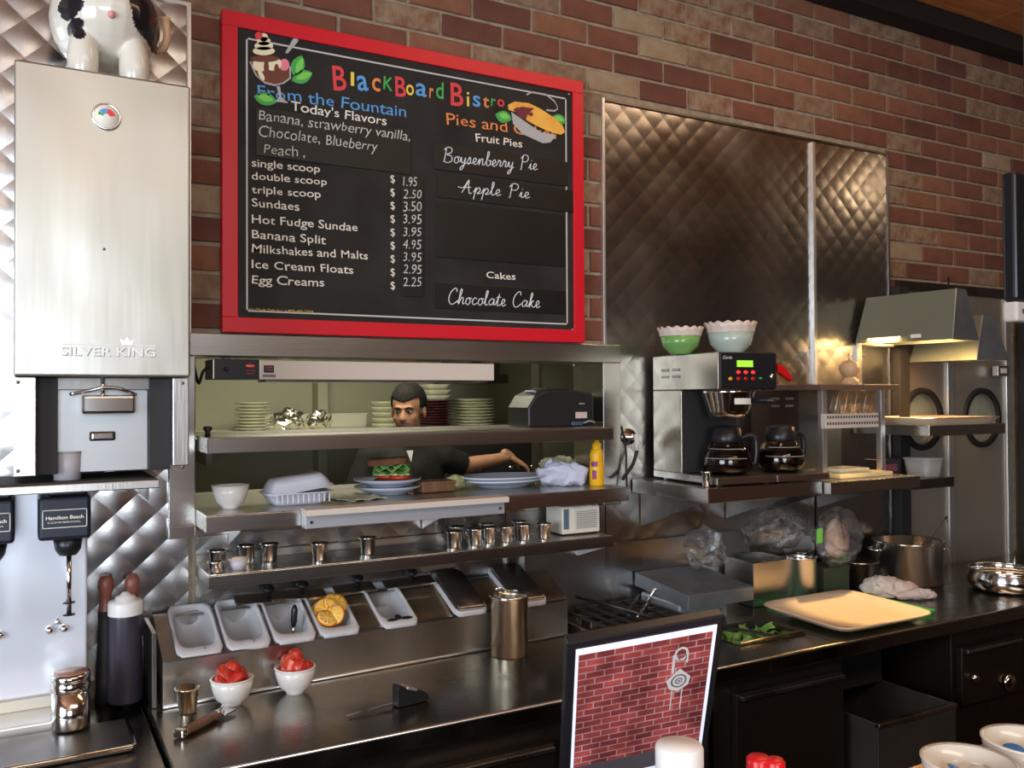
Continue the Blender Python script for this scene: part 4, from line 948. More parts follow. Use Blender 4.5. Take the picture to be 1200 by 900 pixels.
# flat lids with black knobs leaning behind the pans
lab = ['flat steel lid with black knob lying furthest left behind the pans', 'flat steel lid with black knob behind the third grey pan', 'flat steel lid with black knob behind the orange slices', 'flat steel lid with black knob left of the dark pan lids']
for k, (px0, px1, py, l_) in enumerate(((258, 355, 704, lab[0]), (310, 380, 690, lab[1]), (385, 432, 691, lab[2]), (440, 500, 687, lab[3]))):
    p0 = at_y(px0, py, -0.035); p1 = at_y(px1, py, -0.035); L_ = min((p1.x-p0.x), 0.15)
    t = thing('pan_lid', l_, 'lid', ((p0.x+p1.x)/2+0.006*k, -0.044, 1.092), 0, 'knobbed steel lids behind the pans'); t.rotation_euler = (0.32, 0.05 if k < 2 else -0.02, 0)
    B().box(-L_/2, L_/2, -0.022, 0.022, -0.0015, 0.0015).ob('lid_plate', steel_dk, t, bev=0.0008); B().box(-L_/2, L_/2, -0.027, -0.022, -0.004, 0.0035).ob('bright_edge', chrome, t, bev=0.001)
    B().lathe([(0.008, 0.0015), (0.006, 0.010), (0.010, 0.017), (0.016, 0.024), (0.015, 0.029), (0.0001, 0.030)], (0.01, 0.005, 0), 18).ob('knob', blackp, t)

# ================================================================== SMALL CUPS ON THE LOWER SHELF
def cup_mesh(t, r0=0.017, r1=0.0225, h=0.045, m=chrome):
    B().lathe([(0.0001, 0), (r0, 0), (r0+0.001, 0.003), (r1-0.002, h-0.004), (r1, h-0.002), (r1, h), (r1-0.0018, h), (r0-0.001, 0.004), (0.0001, 0.003)], n=24, cap0=False, cap1=False).ob('cup_wall', m, t)
    B().lathe([(r1-0.0015, h-0.003), (r1+0.002, h-0.002), (r1+0.002, h+0.001), (r1-0.0015, h+0.001)], n=24, cap0=False, cap1=False).ob('rim', m, t)
cups = [(0.562, -0.080, 'metal sauce cup standing alone, left of the three spaced-out cups'), (0.678, -0.140, 'metal sauce cup standing alone, middle of the three spaced-out cups'), (0.818, -0.115, 'metal sauce cup standing alone, right of the three spaced-out cups'),
        (1.064, -0.140, 'metal sauce cup at the left front of the crowd of cups'), (1.137, -0.128, 'second metal cup of the crowd, counted from the left'), (1.187, -0.120, 'third metal cup of the crowd, counted from the left'),
        (1.236, -0.135, 'metal sauce cup in the middle of the crowd, near the shelf edge'), (1.298, -0.128, 'metal sauce cup second from the white appliance'), (1.362, -0.140, 'metal sauce cup right beside the white appliance'),
        (1.115, -0.060, 'metal cup in the back row behind the left of the crowd'), (1.215, -0.055, 'metal cup in the back row behind the middle of the crowd'), (1.322, -0.060, 'metal cup in the back row nearest the white appliance'),
        (0.425, -0.115, 'leftmost metal sauce cup at the left end of the cup shelf'), (0.505, -0.075, 'metal sauce cup behind the pale-filled cup at the left end')]
t0 = thing('sauce_cup', cups[0][2], 'cup', (cups[0][0], cups[0][1], 1.1955), 0, 'metal sauce cups on the cup shelf'); cup_mesh(t0)
for x, y, l_ in cups[1:]: dup(t0, (x, y, 1.1955), 0, l_)
t = thing('ramekin', 'small glass ramekin of pale sauce at the left end of the cup shelf', 'cup', (0.468, -0.150, 1.1955))
B().lathe([(0.0001, 0.001), (0.016, 0.001), (0.024, 0.026), (0.026, 0.028), (0.017, 0.0), (0.0001, 0.0)], n=24, cap0=False, cap1=False).ob('dish', translm, t)
B().lathe([(0.0001, 0.004), (0.0165, 0.004), (0.022, 0.022), (0.014, 0.028), (0.0001, 0.030)], n=20, cap0=False, cap1=False).ob('sauce', pcrm, t)
t = thing('sauce_cup', 'metal sauce cup lying low beside the pale-filled ramekin, leftmost front', 'cup', (0.412, -0.165, 1.1955), 0, 'metal sauce cups on the cup shelf'); cup_mesh(t, 0.015, 0.019, 0.026)
# white appliance at the right end of the shelf
t = thing('label_printer', 'cream box-shaped appliance with grilled front at the right end of the cup shelf', 'appliance', (1.505, -0.095, 1.1955))
B().box(-0.072, 0.062, -0.035, 0.062, 0.004, 0.088).ob('housing', creamp, t, bev=0.004, seg=3)
f_ = B().box(-0.040, 0.060, -0.042, -0.035, 0.006, 0.086).ob('front_frame', creamp, t, bev=0.002)
for k in range(9): B().box(-0.026, 0.048, -0.0445, -0.0425, 0.020+k*0.0062, 0.0235+k*0.0062).ob('grille_slat', mat('grille_grey', (0.36, 0.35, 0.32), 0.5), f_)
B().box(-0.068, -0.050, -0.0375, -0.035, 0.02, 0.08).ob('side_control', mat('slate_blue', (0.10, 0.14, 0.20), 0.5), t, bev=0.001)
for x in (-0.06, 0.05): B().box(x, x+0.008, -0.03, 0.05, 0, 0.004).ob('foot', blackp, t)
b = B(); b.tube(catmull([(1.585, -0.05, 1.255), (1.61, -0.05, 1.285), (1.625, -0.05, 1.25), (1.60, -0.045, 1.225), (1.57, -0.04, 1.24)], 6), 0.0028)
tag(b.ob('power_cable', rubber, None), 'thin black cable looping beside the cream appliance', 'cable')

# ================================================================== ON THE PASS SHELF
ZP = 1.3355
def bowl_prof(r, h, foot=0.45, th=0.004):
    return [(0.0001, 0), (r*foot, 0), (r*foot, 0.005), (r*0.78, h*0.30), (r*0.93, h*0.65), (r, h), (r-th, h), (r*0.93-th, h*0.65), (r*0.76-th, h*0.33), (r*foot*0.8, 0.012), (0.0001, 0.010)]
def bowl(label, x, y, z, r, h, m=wplate, group=None, name='bowl'):
    t = thing(name, label, 'bowl', (x, y, z), 0, group)
    B().lathe(bowl_prof(r, h), n=36, cap0=False, cap1=False).ob('bowl_body', m, t)
    b = B(); b.lathe([(r-0.004, h-0.001), (r+0.001, h-0.001), (r+0.001, h+0.002), (r-0.004, h+0.002)], n=36, cap0=False, cap1=False); b.ob('rim', m, t); return t
bowl('small white china bowl at the left end of the pass shelf', 0.468, -0.055, ZP, 0.046, 0.058)
def tray_loft(t, nm, w_, l_, h, m, flip=False, th=0.003, flange=0.008):
    def ring(w2, l2, z): return [(x, y, (h-z) if flip else z) for x, y in rrect(w2, l2, 6, 40)]
    b = B(); loft(b, [ring(w_+2*flange, l_+2*flange, h-0.002), ring(w_+2*flange, l_+2*flange, h), ring(w_, l_, h), ring(w_-0.02, l_-0.02, th+0.012), ring(w_-0.04, l_-0.04, th)])
    loft(b, [ring(w_+2*flange, l_+2*flange, h-0.002), ring(w_+0.004, l_+0.004, h-0.003), ring(w_-0.016, l_-0.016, 0.012), ring(w_-0.036, l_-0.036, 0.0)])
    o = b.ob(nm, m, t); return b
t = thing('clamshell_box', 'white ribbed foam takeaway box standing half open on the pass shelf', 'box', (0.645, -0.035, ZP))
tray_loft(t, 'lower_half', 0.165, 0.12, 0.034, foamm)
lid = B(); tl_ = tray_loft(t, 'lid', 0.165, 0.12, 0.034, foamm, True)
o = [c for c in t.children if c.name.startswith('lid')][0]; o.location = (0.002, 0.004, 0.040); o.rotation_euler = (0.03, -0.13, 0.02)
for k in range(11):
    x = -0.07+k*0.014; B().box(x, x+0.003, -0.0655, -0.062, 0.008, 0.030, rot=(0.12, 0, 0)).ob('rib', foamm, t)
# sandwich on a plate
def plate(label, x, y, z, r, m=greych, group=None, h=0.020, name='plate'):
    t = thing(name, label, 'plate', (x, y, z), 0, group)
    B().lathe([(0.0001, 0), (r*0.58, 0), (r*0.60, 0.003), (r*0.78, h*0.55), (r, h), (r, h+0.003), (r*0.76, h*0.55+0.004), (r*0.58, 0.007), (0.0001, 0.006)], n=44, cap0=False, cap1=False).ob('dish', m, t)
    B().lathe([(r-0.003, h), (r+0.001, h), (r+0.001, h+0.004), (r-0.003, h+0.004)], n=44, cap0=False, cap1=False).ob('rim', m, t); return t
plate('grey-white plate carrying the sandwich, upper of two', 0.945, 0.065, ZP+0.021, 0.098)
plate('grey-white plate underneath the sandwich plate', 0.945, 0.065, ZP, 0.098)
t = thing('sandwich', 'toasted brown bread sandwich with lettuce and tomato on the grey-white plate', 'sandwich', (0.955, 0.055, ZP+0.029), -0.35)
def bread_slab(z0, z1, m, nm, w_=0.105, d_=0.07, dx=0, rx=0, ry=0):
    b = B(); loft(b, [[(x*0.94+dx, y*0.94, z0) for x, y in rrect(w_, d_, 5)], [(x+dx, y, z0+0.003) for x, y in rrect(w_, d_, 5)], [(x+dx, y, z1-0.003) for x, y in rrect(w_, d_, 5)], [(x*0.95+dx, y*0.95, z1) for x, y in rrect(w_, d_, 5)]])
    crumple(b, 0.0015, 40); return b.ob(nm, m, t, rot=(rx, ry, 0))
bread_slab(0.001, 0.014, breadm, 'bottom_bread'); bread_slab(0.058, 0.076, breadm, 'top_bread', 0.12, 0.075, -0.008, 0, -0.06)
for k, (zz, w_, d_, ph) in enumerate(((0.050, 0.11, 0.075, 0), (0.038, 0.112, 0.08, 2), (0.060, 0.105, 0.072, 4))):
    vs = []; fs = []; n = 40; rr = 6
    for i in range(rr+1):
        for q in range(n):
            a = 2*PI*q/n; f_ = i/rr; sc = (abs(math.cos(a))**4+abs(math.sin(a))**4)**-0.25
            vs.append((math.cos(a)*sc*w_/2*f_, math.sin(a)*sc*d_/2*f_, zz+0.006*f_*f_*math.sin(a*9+ph)-0.008*f_*f_))
    for i in range(rr):
        for q in range(n): fs.append((i*n+q, i*n+(q+1) % n, (i+1)*n+(q+1) % n, (i+1)*n+q))
    b = B(); b.add(vs, fs, True); crumple(b, 0.004, 50, k); b.ob('lettuce_leaf', lettm, t, solid=0.0015)
for (x, y) in ((0.022, -0.018), (-0.015, 0.01), (0.03, 0.014)): B().lathe([(0.0001, 0.016), (0.028, 0.016), (0.029, 0.020), (0.028, 0.025), (0.0001, 0.025)], (x, y, 0), 22, cap0=False, cap1=False).ob('tomato_slice', tomat, t)
B().box(-0.05, 0.05, -0.03, 0.03, 0.026, 0.032).ob('cheese_slice', mat('pale_cheese', (0.60, 0.50, 0.22), 0.4), t, bev=0.002)
# paper sheets, brown box, wrapped item
def sheet(name, label, cat, c, w_, d_, amp, m, rz=0, seed=1, n=14, drop=0.0, thick=0.0006):
    b = B(); vs = [(-w_/2+w_*i/n, -d_/2+d_*j/n, 0.0) for j in range(n+1) for i in range(n+1)]
    fs = [(j*(n+1)+i, j*(n+1)+i+1, (j+1)*(n+1)+i+1, (j+1)*(n+1)+i) for j in range(n) for i in range(n)]
    b.add(vs, fs, True)
    from mathutils import noise as nz
    for i, v in enumerate(b.v):
        h = nz.noise(Vector((v.x*22+seed*3, v.y*22, seed)))*0.6+nz.noise(Vector((v.x*50+seed, v.y*50, seed)))*0.3
        b.v[i] = Vector((v.x+h*amp*0.3, v.y+h*amp*0.3, abs(h)*amp+thick))
    o = b.ob(name, m, None, loc=c, rot=(0, 0, rz), solid=thick); tag(o, label, cat); return o
sheet('wax_paper', 'crumpled cream wax paper between the foam box and the sandwich plate', 'paper', (0.815, 0.02, ZP), 0.13, 0.20, 0.020, paperm, 0.2, 3)
t = thing('brown_box', 'dark brown worn wooden box right of the sandwich plates', 'box', (1.085, 0.04, ZP), 0.0)
B().box(-0.055, 0.055, -0.035, 0.035, 0.001, 0.030).ob('box_body', brownw, t, bev=0.004); B().box(-0.057, 0.057, -0.037, 0.037, 0.024, 0.034).ob('box_lid', brownw, t, bev=0.004)
b = B(); b.ell((0, 0, 0.022), (0.034, 0.03, 0.022), 24, 16); crumple(b, 0.010, 45, 4); b.v = [Vector((v.x, v.y, max(0.0005, v.z))) for v in b.v]
tag(b.ob('wrapped_roll', mat('yellowish_film', (0.42, 0.42, 0.20), 0.25), None, loc=(1.165, 0.065, ZP)), 'small crumpled yellowish wrapped roll beside the oval platters', 'food')
sheet('napkin', 'folded pale napkin lying between the plates and the platters', 'napkin', (1.06, 0.15, ZP), 0.12, 0.10, 0.012, towelm, 0.4, 5)
# stack of platters
for k in range(2):
    t = thing('platter', ['lower of the two large grey oval platters', 'upper of the two large grey oval platters on the pass shelf'][k], 'platter', (1.325, 0.045, ZP+k*0.0125), 0, 'oval platters stacked on the pass shelf')
    t.scale = (1.0, 0.72, 1)
    rr = 0.118+0.020*k
    B().lathe([(0.0001, 0), (rr*0.62, 0), (rr*0.66, 0.002), (rr, 0.020), (rr+0.004, 0.0205), (rr+0.004, 0.0235), (rr, 0.0235), (rr*0.66, 0.006), (0.0001, 0.005)], n=48, cap0=False, cap1=False).ob('dish', greych, t)
    B().lathe([(rr-0.001, 0.0215), (rr+0.005, 0.0215), (rr+0.005, 0.0245), (rr-0.001, 0.0245)], n=48, cap0=False, cap1=False).ob('rim', mat('platter_rim', (0.62, 0.65, 0.72), 0.25), t)
# white cloth heap
b = B(); b.ell((0, 0, 0.028), (0.088, 0.06, 0.040), 40, 26); b.ell((-0.035, 0.01, 0.055), (0.035, 0.04, 0.022), 24, 16)
r = remesh(b, 0.0045, 3); crumple(r, 0.030, 15, 2); crumple(r, 0.004, 55, 5); r.v = [Vector((v.x, v.y, max(0.0008, v.z))) for v in r.v]
tag(r.ob('cloth', clothm, None, loc=(1.530, 0.01, ZP)), 'crumpled white cloth heaped beside the mustard bottle', 'cloth')
b = B(); b.ell((0, 0, 0.022), (0.070, 0.045, 0.020), 30, 16); r = remesh(b, 0.0045, 3); crumple(r, 0.014, 26, 9); r.v = [Vector((v.x, v.y, max(0.0008, v.z))) for v in r.v]
tag(r.ob('kitchen_towel', mat('beige_towel', (0.50, 0.47, 0.34), 0.9, noise=0.2, nscale=40), None, loc=(1.600, 0.17, ZP+0.035)), 'folded beige towel behind the white cloth', 'cloth')
t = thing('kitchen_towel_tray', 'shallow grey tray under the beige towel behind the white cloth', 'tray', (1.60, 0.17, ZP)); B().box(-0.055, 0.055, -0.045, 0.05, 0.0, 0.034).ob('tray_body', greymet, t, bev=0.004); B().box(-0.057, 0.057, -0.047, 0.052, 0.030, 0.0345).ob('rim', greymet, t, bev=0.001)
# mustard bottle
t = thing('mustard_bottle', 'yellow mustard squeeze bottle at the right end of the pass shelf', 'bottle', (1.598, -0.075, ZP))
B().lathe([(0.0001, 0), (0.022, 0), (0.0235, 0.004), (0.0235, 0.055), (0.021, 0.085), (0.0225, 0.098), (0.017, 0.115), (0.013, 0.120)], n=28, cap0=False).ob('body', mustard, t)
B().lathe([(0.0145, 0.118), (0.014, 0.134), (0.007, 0.138), (0.0055, 0.158), (0.0001, 0.160)], n=24, cap0=False).ob('nozzle', mustard, t)
def curved_patch(b, r_, a0_, a1_, z0, z1, mi=0, n=10, tz=0):
    vs = []; 
    for k in range(n+1):
        a = a0_+(a1_-a0_)*k/n; vs += [(r_*math.cos(a), r_*math.sin(a), z0+tz*k/n), (r_*math.cos(a), r_*math.sin(a), z1+tz*k/n)]
    b.add(vs, [(2*k, 2*k+2, 2*k+3, 2*k+1) for k in range(n)], True, mi)
b = B(); curved_patch(b, 0.0241, -2.95, -2.05, 0.062, 0.078); b.ob('red_label', mat('label_red_blue', (0.45, 0.03, 0.06), 0.5, col2=(0.10, 0.05, 0.25), nscale=60), t, fixn=False)
b = B(); curved_patch(b, 0.0239, -2.8, -2.2, 0.022, 0.050); b.ob('side_label', mat('label_red_blue', (0.45, 0.03, 0.06), 0.5), t, fixn=False)

# ================================================================== ON THE UPPER SHELF
ZU = 1.5235
t = thing('receipt_printer', 'black kitchen receipt printer with rounded top on the upper pass shelf', 'printer', (1.515, 0.06, ZU), -0.05)
prof = [(-0.125, 0.0), (0.115, 0.0), (0.115, 0.098), (0.105, 0.108), (0.02, 0.118), (-0.06, 0.118), (-0.10, 0.100), (-0.125, 0.062)]
B().prism(prof, 'y', -0.075, 0.075).ob('body', mat('printer_black', (0.014, 0.014, 0.015), 0.38), t, bev=0.006, seg=3)
B().box(-0.05, 0.03, -0.05, 0.05, 0.117, 0.124).ob('paper_cover', blackp, t, bev=0.003)
B().box(-0.085, -0.060, -0.03, 0.03, 0.106, 0.112, rot=(0, 0.5, 0)).ob('paper_tongue', mat('print_grey_light', (0.3, 0.31, 0.34), 0.5), t)
b = B(); b.box(0.045, 0.088, -0.0765, -0.0755, 0.026, 0.046); b.ob('barcode_label', mat('label_pinkish', (0.60, 0.50, 0.48), 0.6, col2=(0.45, 0.30, 0.30), nscale=200), t)
b = B(); text(b, "EPSON", 0.059, 0.071, 0.020, 0.004, y=-0.0760); b.ob('maker_lettering', lw, t, fixn=False, kind='stuff')
B().box(0.028, 0.068, -0.083, -0.0755, 0.003, 0.015).ob('connector', mat('connector_blue', (0.05, 0.08, 0.16), 0.4), t, bev=0.002)
b = B(); b.tube(catmull([(1.585, -0.018, 1.533), (1.605, -0.025, 1.540), (1.63, -0.02, 1.535), (1.655, 0.03, 1.532)], 5), 0.0025)
tag(b.ob('data_cable', mat('cable_grey', (0.3, 0.3, 0.35), 0.5), None), 'pale cable plugged into the black receipt printer', 'cable')
t = thing('wire_basket', 'dark wire basket at the right end of the upper pass shelf', 'basket', (1.627, 0.17, 1.524)); 
b = B()
for z in (0.004, 0.02, 0.036, 0.055): b.tube([(-0.03, -0.05, z), (0.03, -0.05, z), (0.03, 0.05, z), (-0.03, 0.05, z), (-0.03, -0.05, z)], 0.0018, 5)
b.ob('wire_hoop', steel_dk, t, kind='stuff')
b = B()
for k in range(7): x = -0.03+k*0.01; b.tube([(x, -0.05, 0.055), (x, -0.05, 0.003), (x, 0.05, 0.003), (x, 0.05, 0.055)], 0.0012, 4)
b.ob('wire_rib', steel_dk, t, kind='stuff')

# ================================================================== PEOPLE: THE COOK
CX, CY = 1.600, 1.52
cook = thing('person', 'cook in a black short-sleeved shirt reaching to his left behind the pass shelf', 'person', (CX, CY, 0))
S = lambda x, y, z: (x, y, z)
HR = Matrix.Rotation(math.radians(-38), 3, 'Z') @ Matrix.Rotation(math.radians(6), 3, 'X')
HC = Vector((-0.005, -0.03, 1.560))
def hp(x, y, z): return HC + HR @ Vector((x, y, z))
def head_shapes(b, infl=0.0):
    q = HR
    b.ell(hp(0, 0.012, 0.028), (0.074+infl, 0.093+infl, 0.086+infl), 24, 16, M=q)            # skull
    b.ell(hp(0, -0.030, -0.035), (0.058+infl, 0.062+infl, 0.074+infl), 20, 14, M=q)          # face
    b.ell(hp(0, -0.052, -0.085), (0.030, 0.030, 0.022), 16, 10, M=q)                         # chin
    b.ell(hp(0.032, -0.058, -0.030), (0.024, 0.022, 0.024), 14, 10, M=q); b.ell(hp(-0.032, -0.058, -0.030), (0.024, 0.022, 0.024), 14, 10, M=q)
    b.ell(hp(0, -0.074, 0.018), (0.048, 0.014, 0.011), 16, 8, M=q)                           # brow
    b.cyl(hp(0, -0.078, 0.010), hp(0, -0.100, -0.030), 0.007, 0.011, 12); b.ell(hp(0, -0.097, -0.032), (0.0165, 0.013, 0.010), 12, 8, M=q)
    b.ell(hp(0, -0.082, -0.058), (0.024, 0.010, 0.006), 12, 8, M=q); b.ell(hp(0, -0.081, -0.067), (0.020, 0.010, 0.006), 12, 8, M=q)
    for s_ in (-1, 1): b.ell(hp(s_*0.077, 0.012, -0.012), (0.009, 0.018, 0.031), 12, 10, M=q)
TR = Matrix.Rotation(math.radians(-14), 3, 'Z')
def tp(x, y, z): return TR @ Vector((x, y, z))
def torso(b, g=0.0):
    limb(b, tp(0, 0.0, 1.40), 0.055+g*0.5, tp(0, 0.01, 1.34), 0.065+g)
    b.ell(tp(0, 0, 1.24), (0.165+g, 0.112+g, 0.16+g), 24, 16, M=TR); b.ell(tp(0, 0.005, 1.06), (0.150+g, 0.110+g, 0.15+g), 24, 16, M=TR); b.ell(tp(0, 0.0, 0.93), (0.158+g, 0.115+g, 0.11+g), 24, 16, M=TR)
    for s_ in (-1, 1): limb(b, tp(0, 0.0, 1.365), 0.045+g, tp(s_*0.165, 0.0, 1.335), 0.052+g)
LS, LE, LW = tp(0.180, 0.0, 1.330), Vector((0.290, -0.03, 1.285)), Vector((0.520, -0.08, 1.322))
RS, RE, RW = tp(-0.180, 0.0, 1.330), Vector((-0.285, 0.02, 1.08)), Vector((-0.19, -0.18, 0.98))
b = B(); torso(b); limb(b, hp(0, 0.02, -0.05), 0.052, tp(0, 0.01, 1.36), 0.056)
limb(b, LS, 0.050, LE, 0.041); limb(b, LE, 0.042, LW, 0.026); limb(b, RS, 0.050, RE, 0.041); limb(b, RE, 0.041, RW, 0.026)
for s_ in (-1, 1):
    limb(b, (s_*0.09, 0, 0.90), 0.085, (s_*0.10, -0.01, 0.50), 0.056); limb(b, (s_*0.10, -0.01, 0.50), 0.055, (s_*0.105, 0.02, 0.10), 0.036); limb(b, (s_*0.105, 0.03, 0.04), 0.034, (s_*0.115, -0.13, 0.03), 0.028)
body = remesh(b, 0.011, 6)
b = B(); head_shapes(b); limb(b, hp(0, 0.02, -0.05), 0.050, tp(0, 0.01, 1.38), 0.053); hd = remesh(b, 0.0045, 4)
def hand(W, D, U, s_=1):
    """W wrist, D pointing direction, U back of the hand; five separate fingers"""
    D = Vector(D).normalized(); U = Vector(U); U = (U-D*U.dot(D)).normalized(); Sd = D.cross(U)*s_; b = B(); W = Vector(W)
    limb(b, W-D*0.03, 0.025, W+D*0.005, 0.022)
    for k in range(4): limb(b, W+D*0.012+Sd*(k-1.5)*0.008, 0.015, W+D*0.080+Sd*(k-1.5)*0.019-U*abs(k-1.5)*0.002, 0.0105)
    for k, L_ in enumerate((0.070, 0.080, 0.074, 0.058)):
        p0 = W+D*0.080+Sd*(k-1.5)*0.019; d1 = (D*0.92-U*0.38+Sd*(k-1.5)*0.08).normalized(); d2 = (D*0.55-U*0.83).normalized()
        p1 = p0+d1*L_*0.5; p2 = p1+(d1+d2).normalized()*L_*0.30; p3 = p2+d2*L_*0.22
        limb(b, p0, 0.0095, p1, 0.0085); limb(b, p1, 0.0085, p2, 0.0078); limb(b, p2, 0.0078, p3, 0.0068)
    q0 = W+D*0.022-Sd*0.022; q1 = q0+(D*0.65-Sd*0.6-U*0.3).normalized()*0.042; q2 = q1+(D*0.85-Sd*0.15-U*0.5).normalized()*0.030
    limb(b, q0, 0.015, q1, 0.0105); limb(b, q1, 0.0105, q2, 0.0085)
    return remesh(b, 0.0035, 2)
h1 = hand(LW, (0.82, -0.25, -0.50), (0.45, -0.25, 1), 1); h2 = hand(RW, (0.35, -0.9, -0.2), (0, 0, 1), -1)
allb = B()
for q in (body, hd, h1, h2): allb.add(q.v, q.f, True)
allb.ob('body', skin, cook)
# shirt
b = B(); torso(b, 0.014)
limb(b, LS, 0.066, LS+(LE-LS)*0.92, 0.060); limb(b, RS, 0.066, RS+(RE-RS)*0.70, 0.062)
sh = remesh(b, 0.010, 5); crumple(sh, 0.006, 11, 3)
fs = []; 
for f in sh.f:
    c = sh.v[f[0]]
    if c.z > 1.405: continue
    if (c-LE).dot((LE-LS).normalized()) > -0.012 and c.x > 0.2: continue
    fs.append(f)
sh.f = fs; sh.m = [0]*len(fs); sh.s = [True]*len(fs)
sh.ob('shirt', shirtm, cook, fixn=False)
b = B()
for s_ in (-1, 1): b.add([tp(s_*0.012, -0.072, 1.345), tp(s_*0.060, -0.045, 1.395), tp(s_*0.062, -0.020, 1.415), tp(s_*0.075, -0.040, 1.375), tp(s_*0.050, -0.085, 1.325)], [(0, 1, 2, 3, 4)])
b.ob('collar', shirtm, cook, fixn=False, solid=0.006)
b = B(); b.add([tp(-0.016, -0.098, 1.372), tp(0.016, -0.098, 1.372), tp(0.004, -0.112, 1.318)], [(0, 1, 2)]); b.ob('undershirt', whitep, cook, fixn=False, solid=0.004)
b = B()
for s_ in (-1, 1): limb(b, (s_*0.09, 0, 0.90), 0.105, (s_*0.10, -0.01, 0.50), 0.075); limb(b, (s_*0.10, -0.01, 0.50), 0.075, (s_*0.105, 0.02, 0.10), 0.060)
b.ell((0, 0, 0.93), (0.178, 0.135, 0.09), 24, 14, M=TR); remesh(b, 0.014, 4).ob('trousers', trousm, cook)
for s_ in (-1, 1):
    b = B(); limb(b, (s_*0.105, 0.04, 0.045), 0.045, (s_*0.118, -0.14, 0.038), 0.038); r = remesh(b, 0.010, 3); r.v = [Vector((v.x, v.y, max(v.z, 0.001))) for v in r.v]; r.ob('shoe', blackm, cook)
# hair cap
b = B(); b.ell(hp(0, 0.020, 0.040), (0.082, 0.098, 0.090), 32, 22, M=HR); hr = remesh(b, 0.005, 2)
fs = []
HRi = HR.transposed()
for f in hr.f:
    c = HRi @ (hr.v[f[0]]-HC)
    front = 0.062-0.012*math.cos(c.x*38)
    if c.y < -0.028 and c.z < front: continue
    if c.y < 0.020 and c.z < 0.018: continue
    if c.z < -0.035: continue
    fs.append(f)
hr.f = fs; hr.m = [0]*len(fs); hr.s = [True]*len(fs); crumple(hr, 0.002, 90, 1); hr.ob('hair', hairm, cook, fixn=False, solid=0.006)
for s_ in (-1, 1):
    e_ = B().ell(hp(s_*0.029, -0.0775, 0.000), (0.011, 0.008, 0.0055), 14, 10, M=HR).ob('eye', mat('eye_white', (0.55, 0.50, 0.46), 0.2), cook)
    B().ell(hp(s_*0.029-0.002, -0.0842, 0.000), (0.0055, 0.003, 0.005), 12, 8, M=HR).ob('iris', blackp, e_)
    b = B(); b.tube([hp(s_*0.012, -0.0895, 0.016), hp(s_*0.028, -0.088, 0.0215), hp(s_*0.046, -0.074, 0.017)], [0.0032, 0.0042, 0.002]); b.ob('eyebrow', hairm, cook)
    b = B(); b.tube([hp(s_*0.016, -0.083, 0.0045), hp(s_*0.029, -0.0845, 0.0068), hp(s_*0.043, -0.076, 0.003)], 0.0018); b.ob('eyelid', mat('skin_dark', (0.20, 0.09, 0.05), 0.6), cook)
b = B(); b.tube([hp(-0.024, -0.0865, -0.0625), hp(0, -0.0925, -0.0615), hp(0.024, -0.0865, -0.0625)], [0.0015, 0.002, 0.0015]); b.ob('lips', mat('lip_dark', (0.20, 0.06, 0.05), 0.5), cook)
b = B(); b.tube([hp(-0.026, -0.083, -0.054), hp(0, -0.0915, -0.0495), hp(0.026, -0.083, -0.054)], [0.002, 0.0035, 0.002]); b.ob('moustache', mat('stubble', (0.07, 0.035, 0.025), 0.7), cook)

# ================================================================== KITCHEN BEHIND
ZF = 1.445
t = thing('far_kitchen_shelf', 'long pale shelf on the kitchen back wall carrying stacks of plates', 'shelf', (2.0, 2.45, ZF))
B().box(-1.35, 1.5, -0.28, 0.28, -0.03, 0).ob('shelf_board', mat('shelf_cream', (0.60, 0.60, 0.47), 0.5), t, bev=0.002)
for x in (-1.2, 0, 1.3): B().box(x, x+0.03, -0.25, 0.29, -0.16, -0.03).ob('bracket', steel_dk, t)
t = thing('white_board_strip', 'long flat cream board standing along the left of the far shelf', 'board', (1.50, 2.65, ZF)); B().box(-0.45, 0.30, -0.012, 0.012, 0.0, 0.075).ob('board', mat('board_cream', (0.66, 0.66, 0.52), 0.5), t, bev=0.004); B().box(-0.455, 0.305, -0.014, 0.014, 0.075, 0.082).ob('top_edge', lw, t, bev=0.002)
def stack(name, cat, px0, px1, pyt, Y, n, m, lab, group, h=0.02, square=False, z0=ZF):
    p0 = at_y(px0, 490, Y); p1 = at_y(px1, 490, Y); r_ = (p1.x-p0.x)/2*0.93; top = at_y((px0+px1)/2, pyt, Y).z; dz = (top-z0)/n; first = None
    for k in range(n):
        l_ = lab + (', lowest' if k == 0 else ', topmost' if k == n-1 else ', %s from the bottom' % ['', 'second', 'third', 'fourth', 'fifth', 'sixth', 'seventh', 'eighth', 'ninth', 'tenth', 'eleventh', 'twelfth'][k])
        loc = ((p0.x+p1.x)/2+random.uniform(-.003, .003), Y+random.uniform(-.003, .003), z0+k*dz)
        if first is None:
            first = thing(name, l_, cat, loc, 0, group); hh = dz*1.5 if dz*1.5 > h else h; hh = dz-0.001 if n == 1 else hh
            if square:
                b = B(); ring = lambda w2, z: [(x, y, z) for x, y in rrect(w2, w2, 5)]
                loft(b, [ring(r_*1.3, 0), ring(r_*2, dz*0.9), ring(r_*2-0.008, dz*0.9), ring(r_*1.3, 0.006)]); b.ob('dish', m, first)
            else: B().lathe([(0.0001, 0), (r_*0.62, 0), (r_*0.7, 0.003), (r_, dz*0.7), (r_, dz*0.92), (r_*0.68, 0.006), (0.0001, 0.006)], n=32, cap0=False, cap1=False).ob('dish', m, first)
        else: dup(first, loc, 0, l_)
cream_ch = mat('cream_china', (0.66, 0.66, 0.50), 0.3)
stack('dinner_plate', 'plate', 274, 318, 471, 2.42, 9, cream_ch, 'cream plate in the leftmost far pile', 'cream plates piled at the left', 0.02)
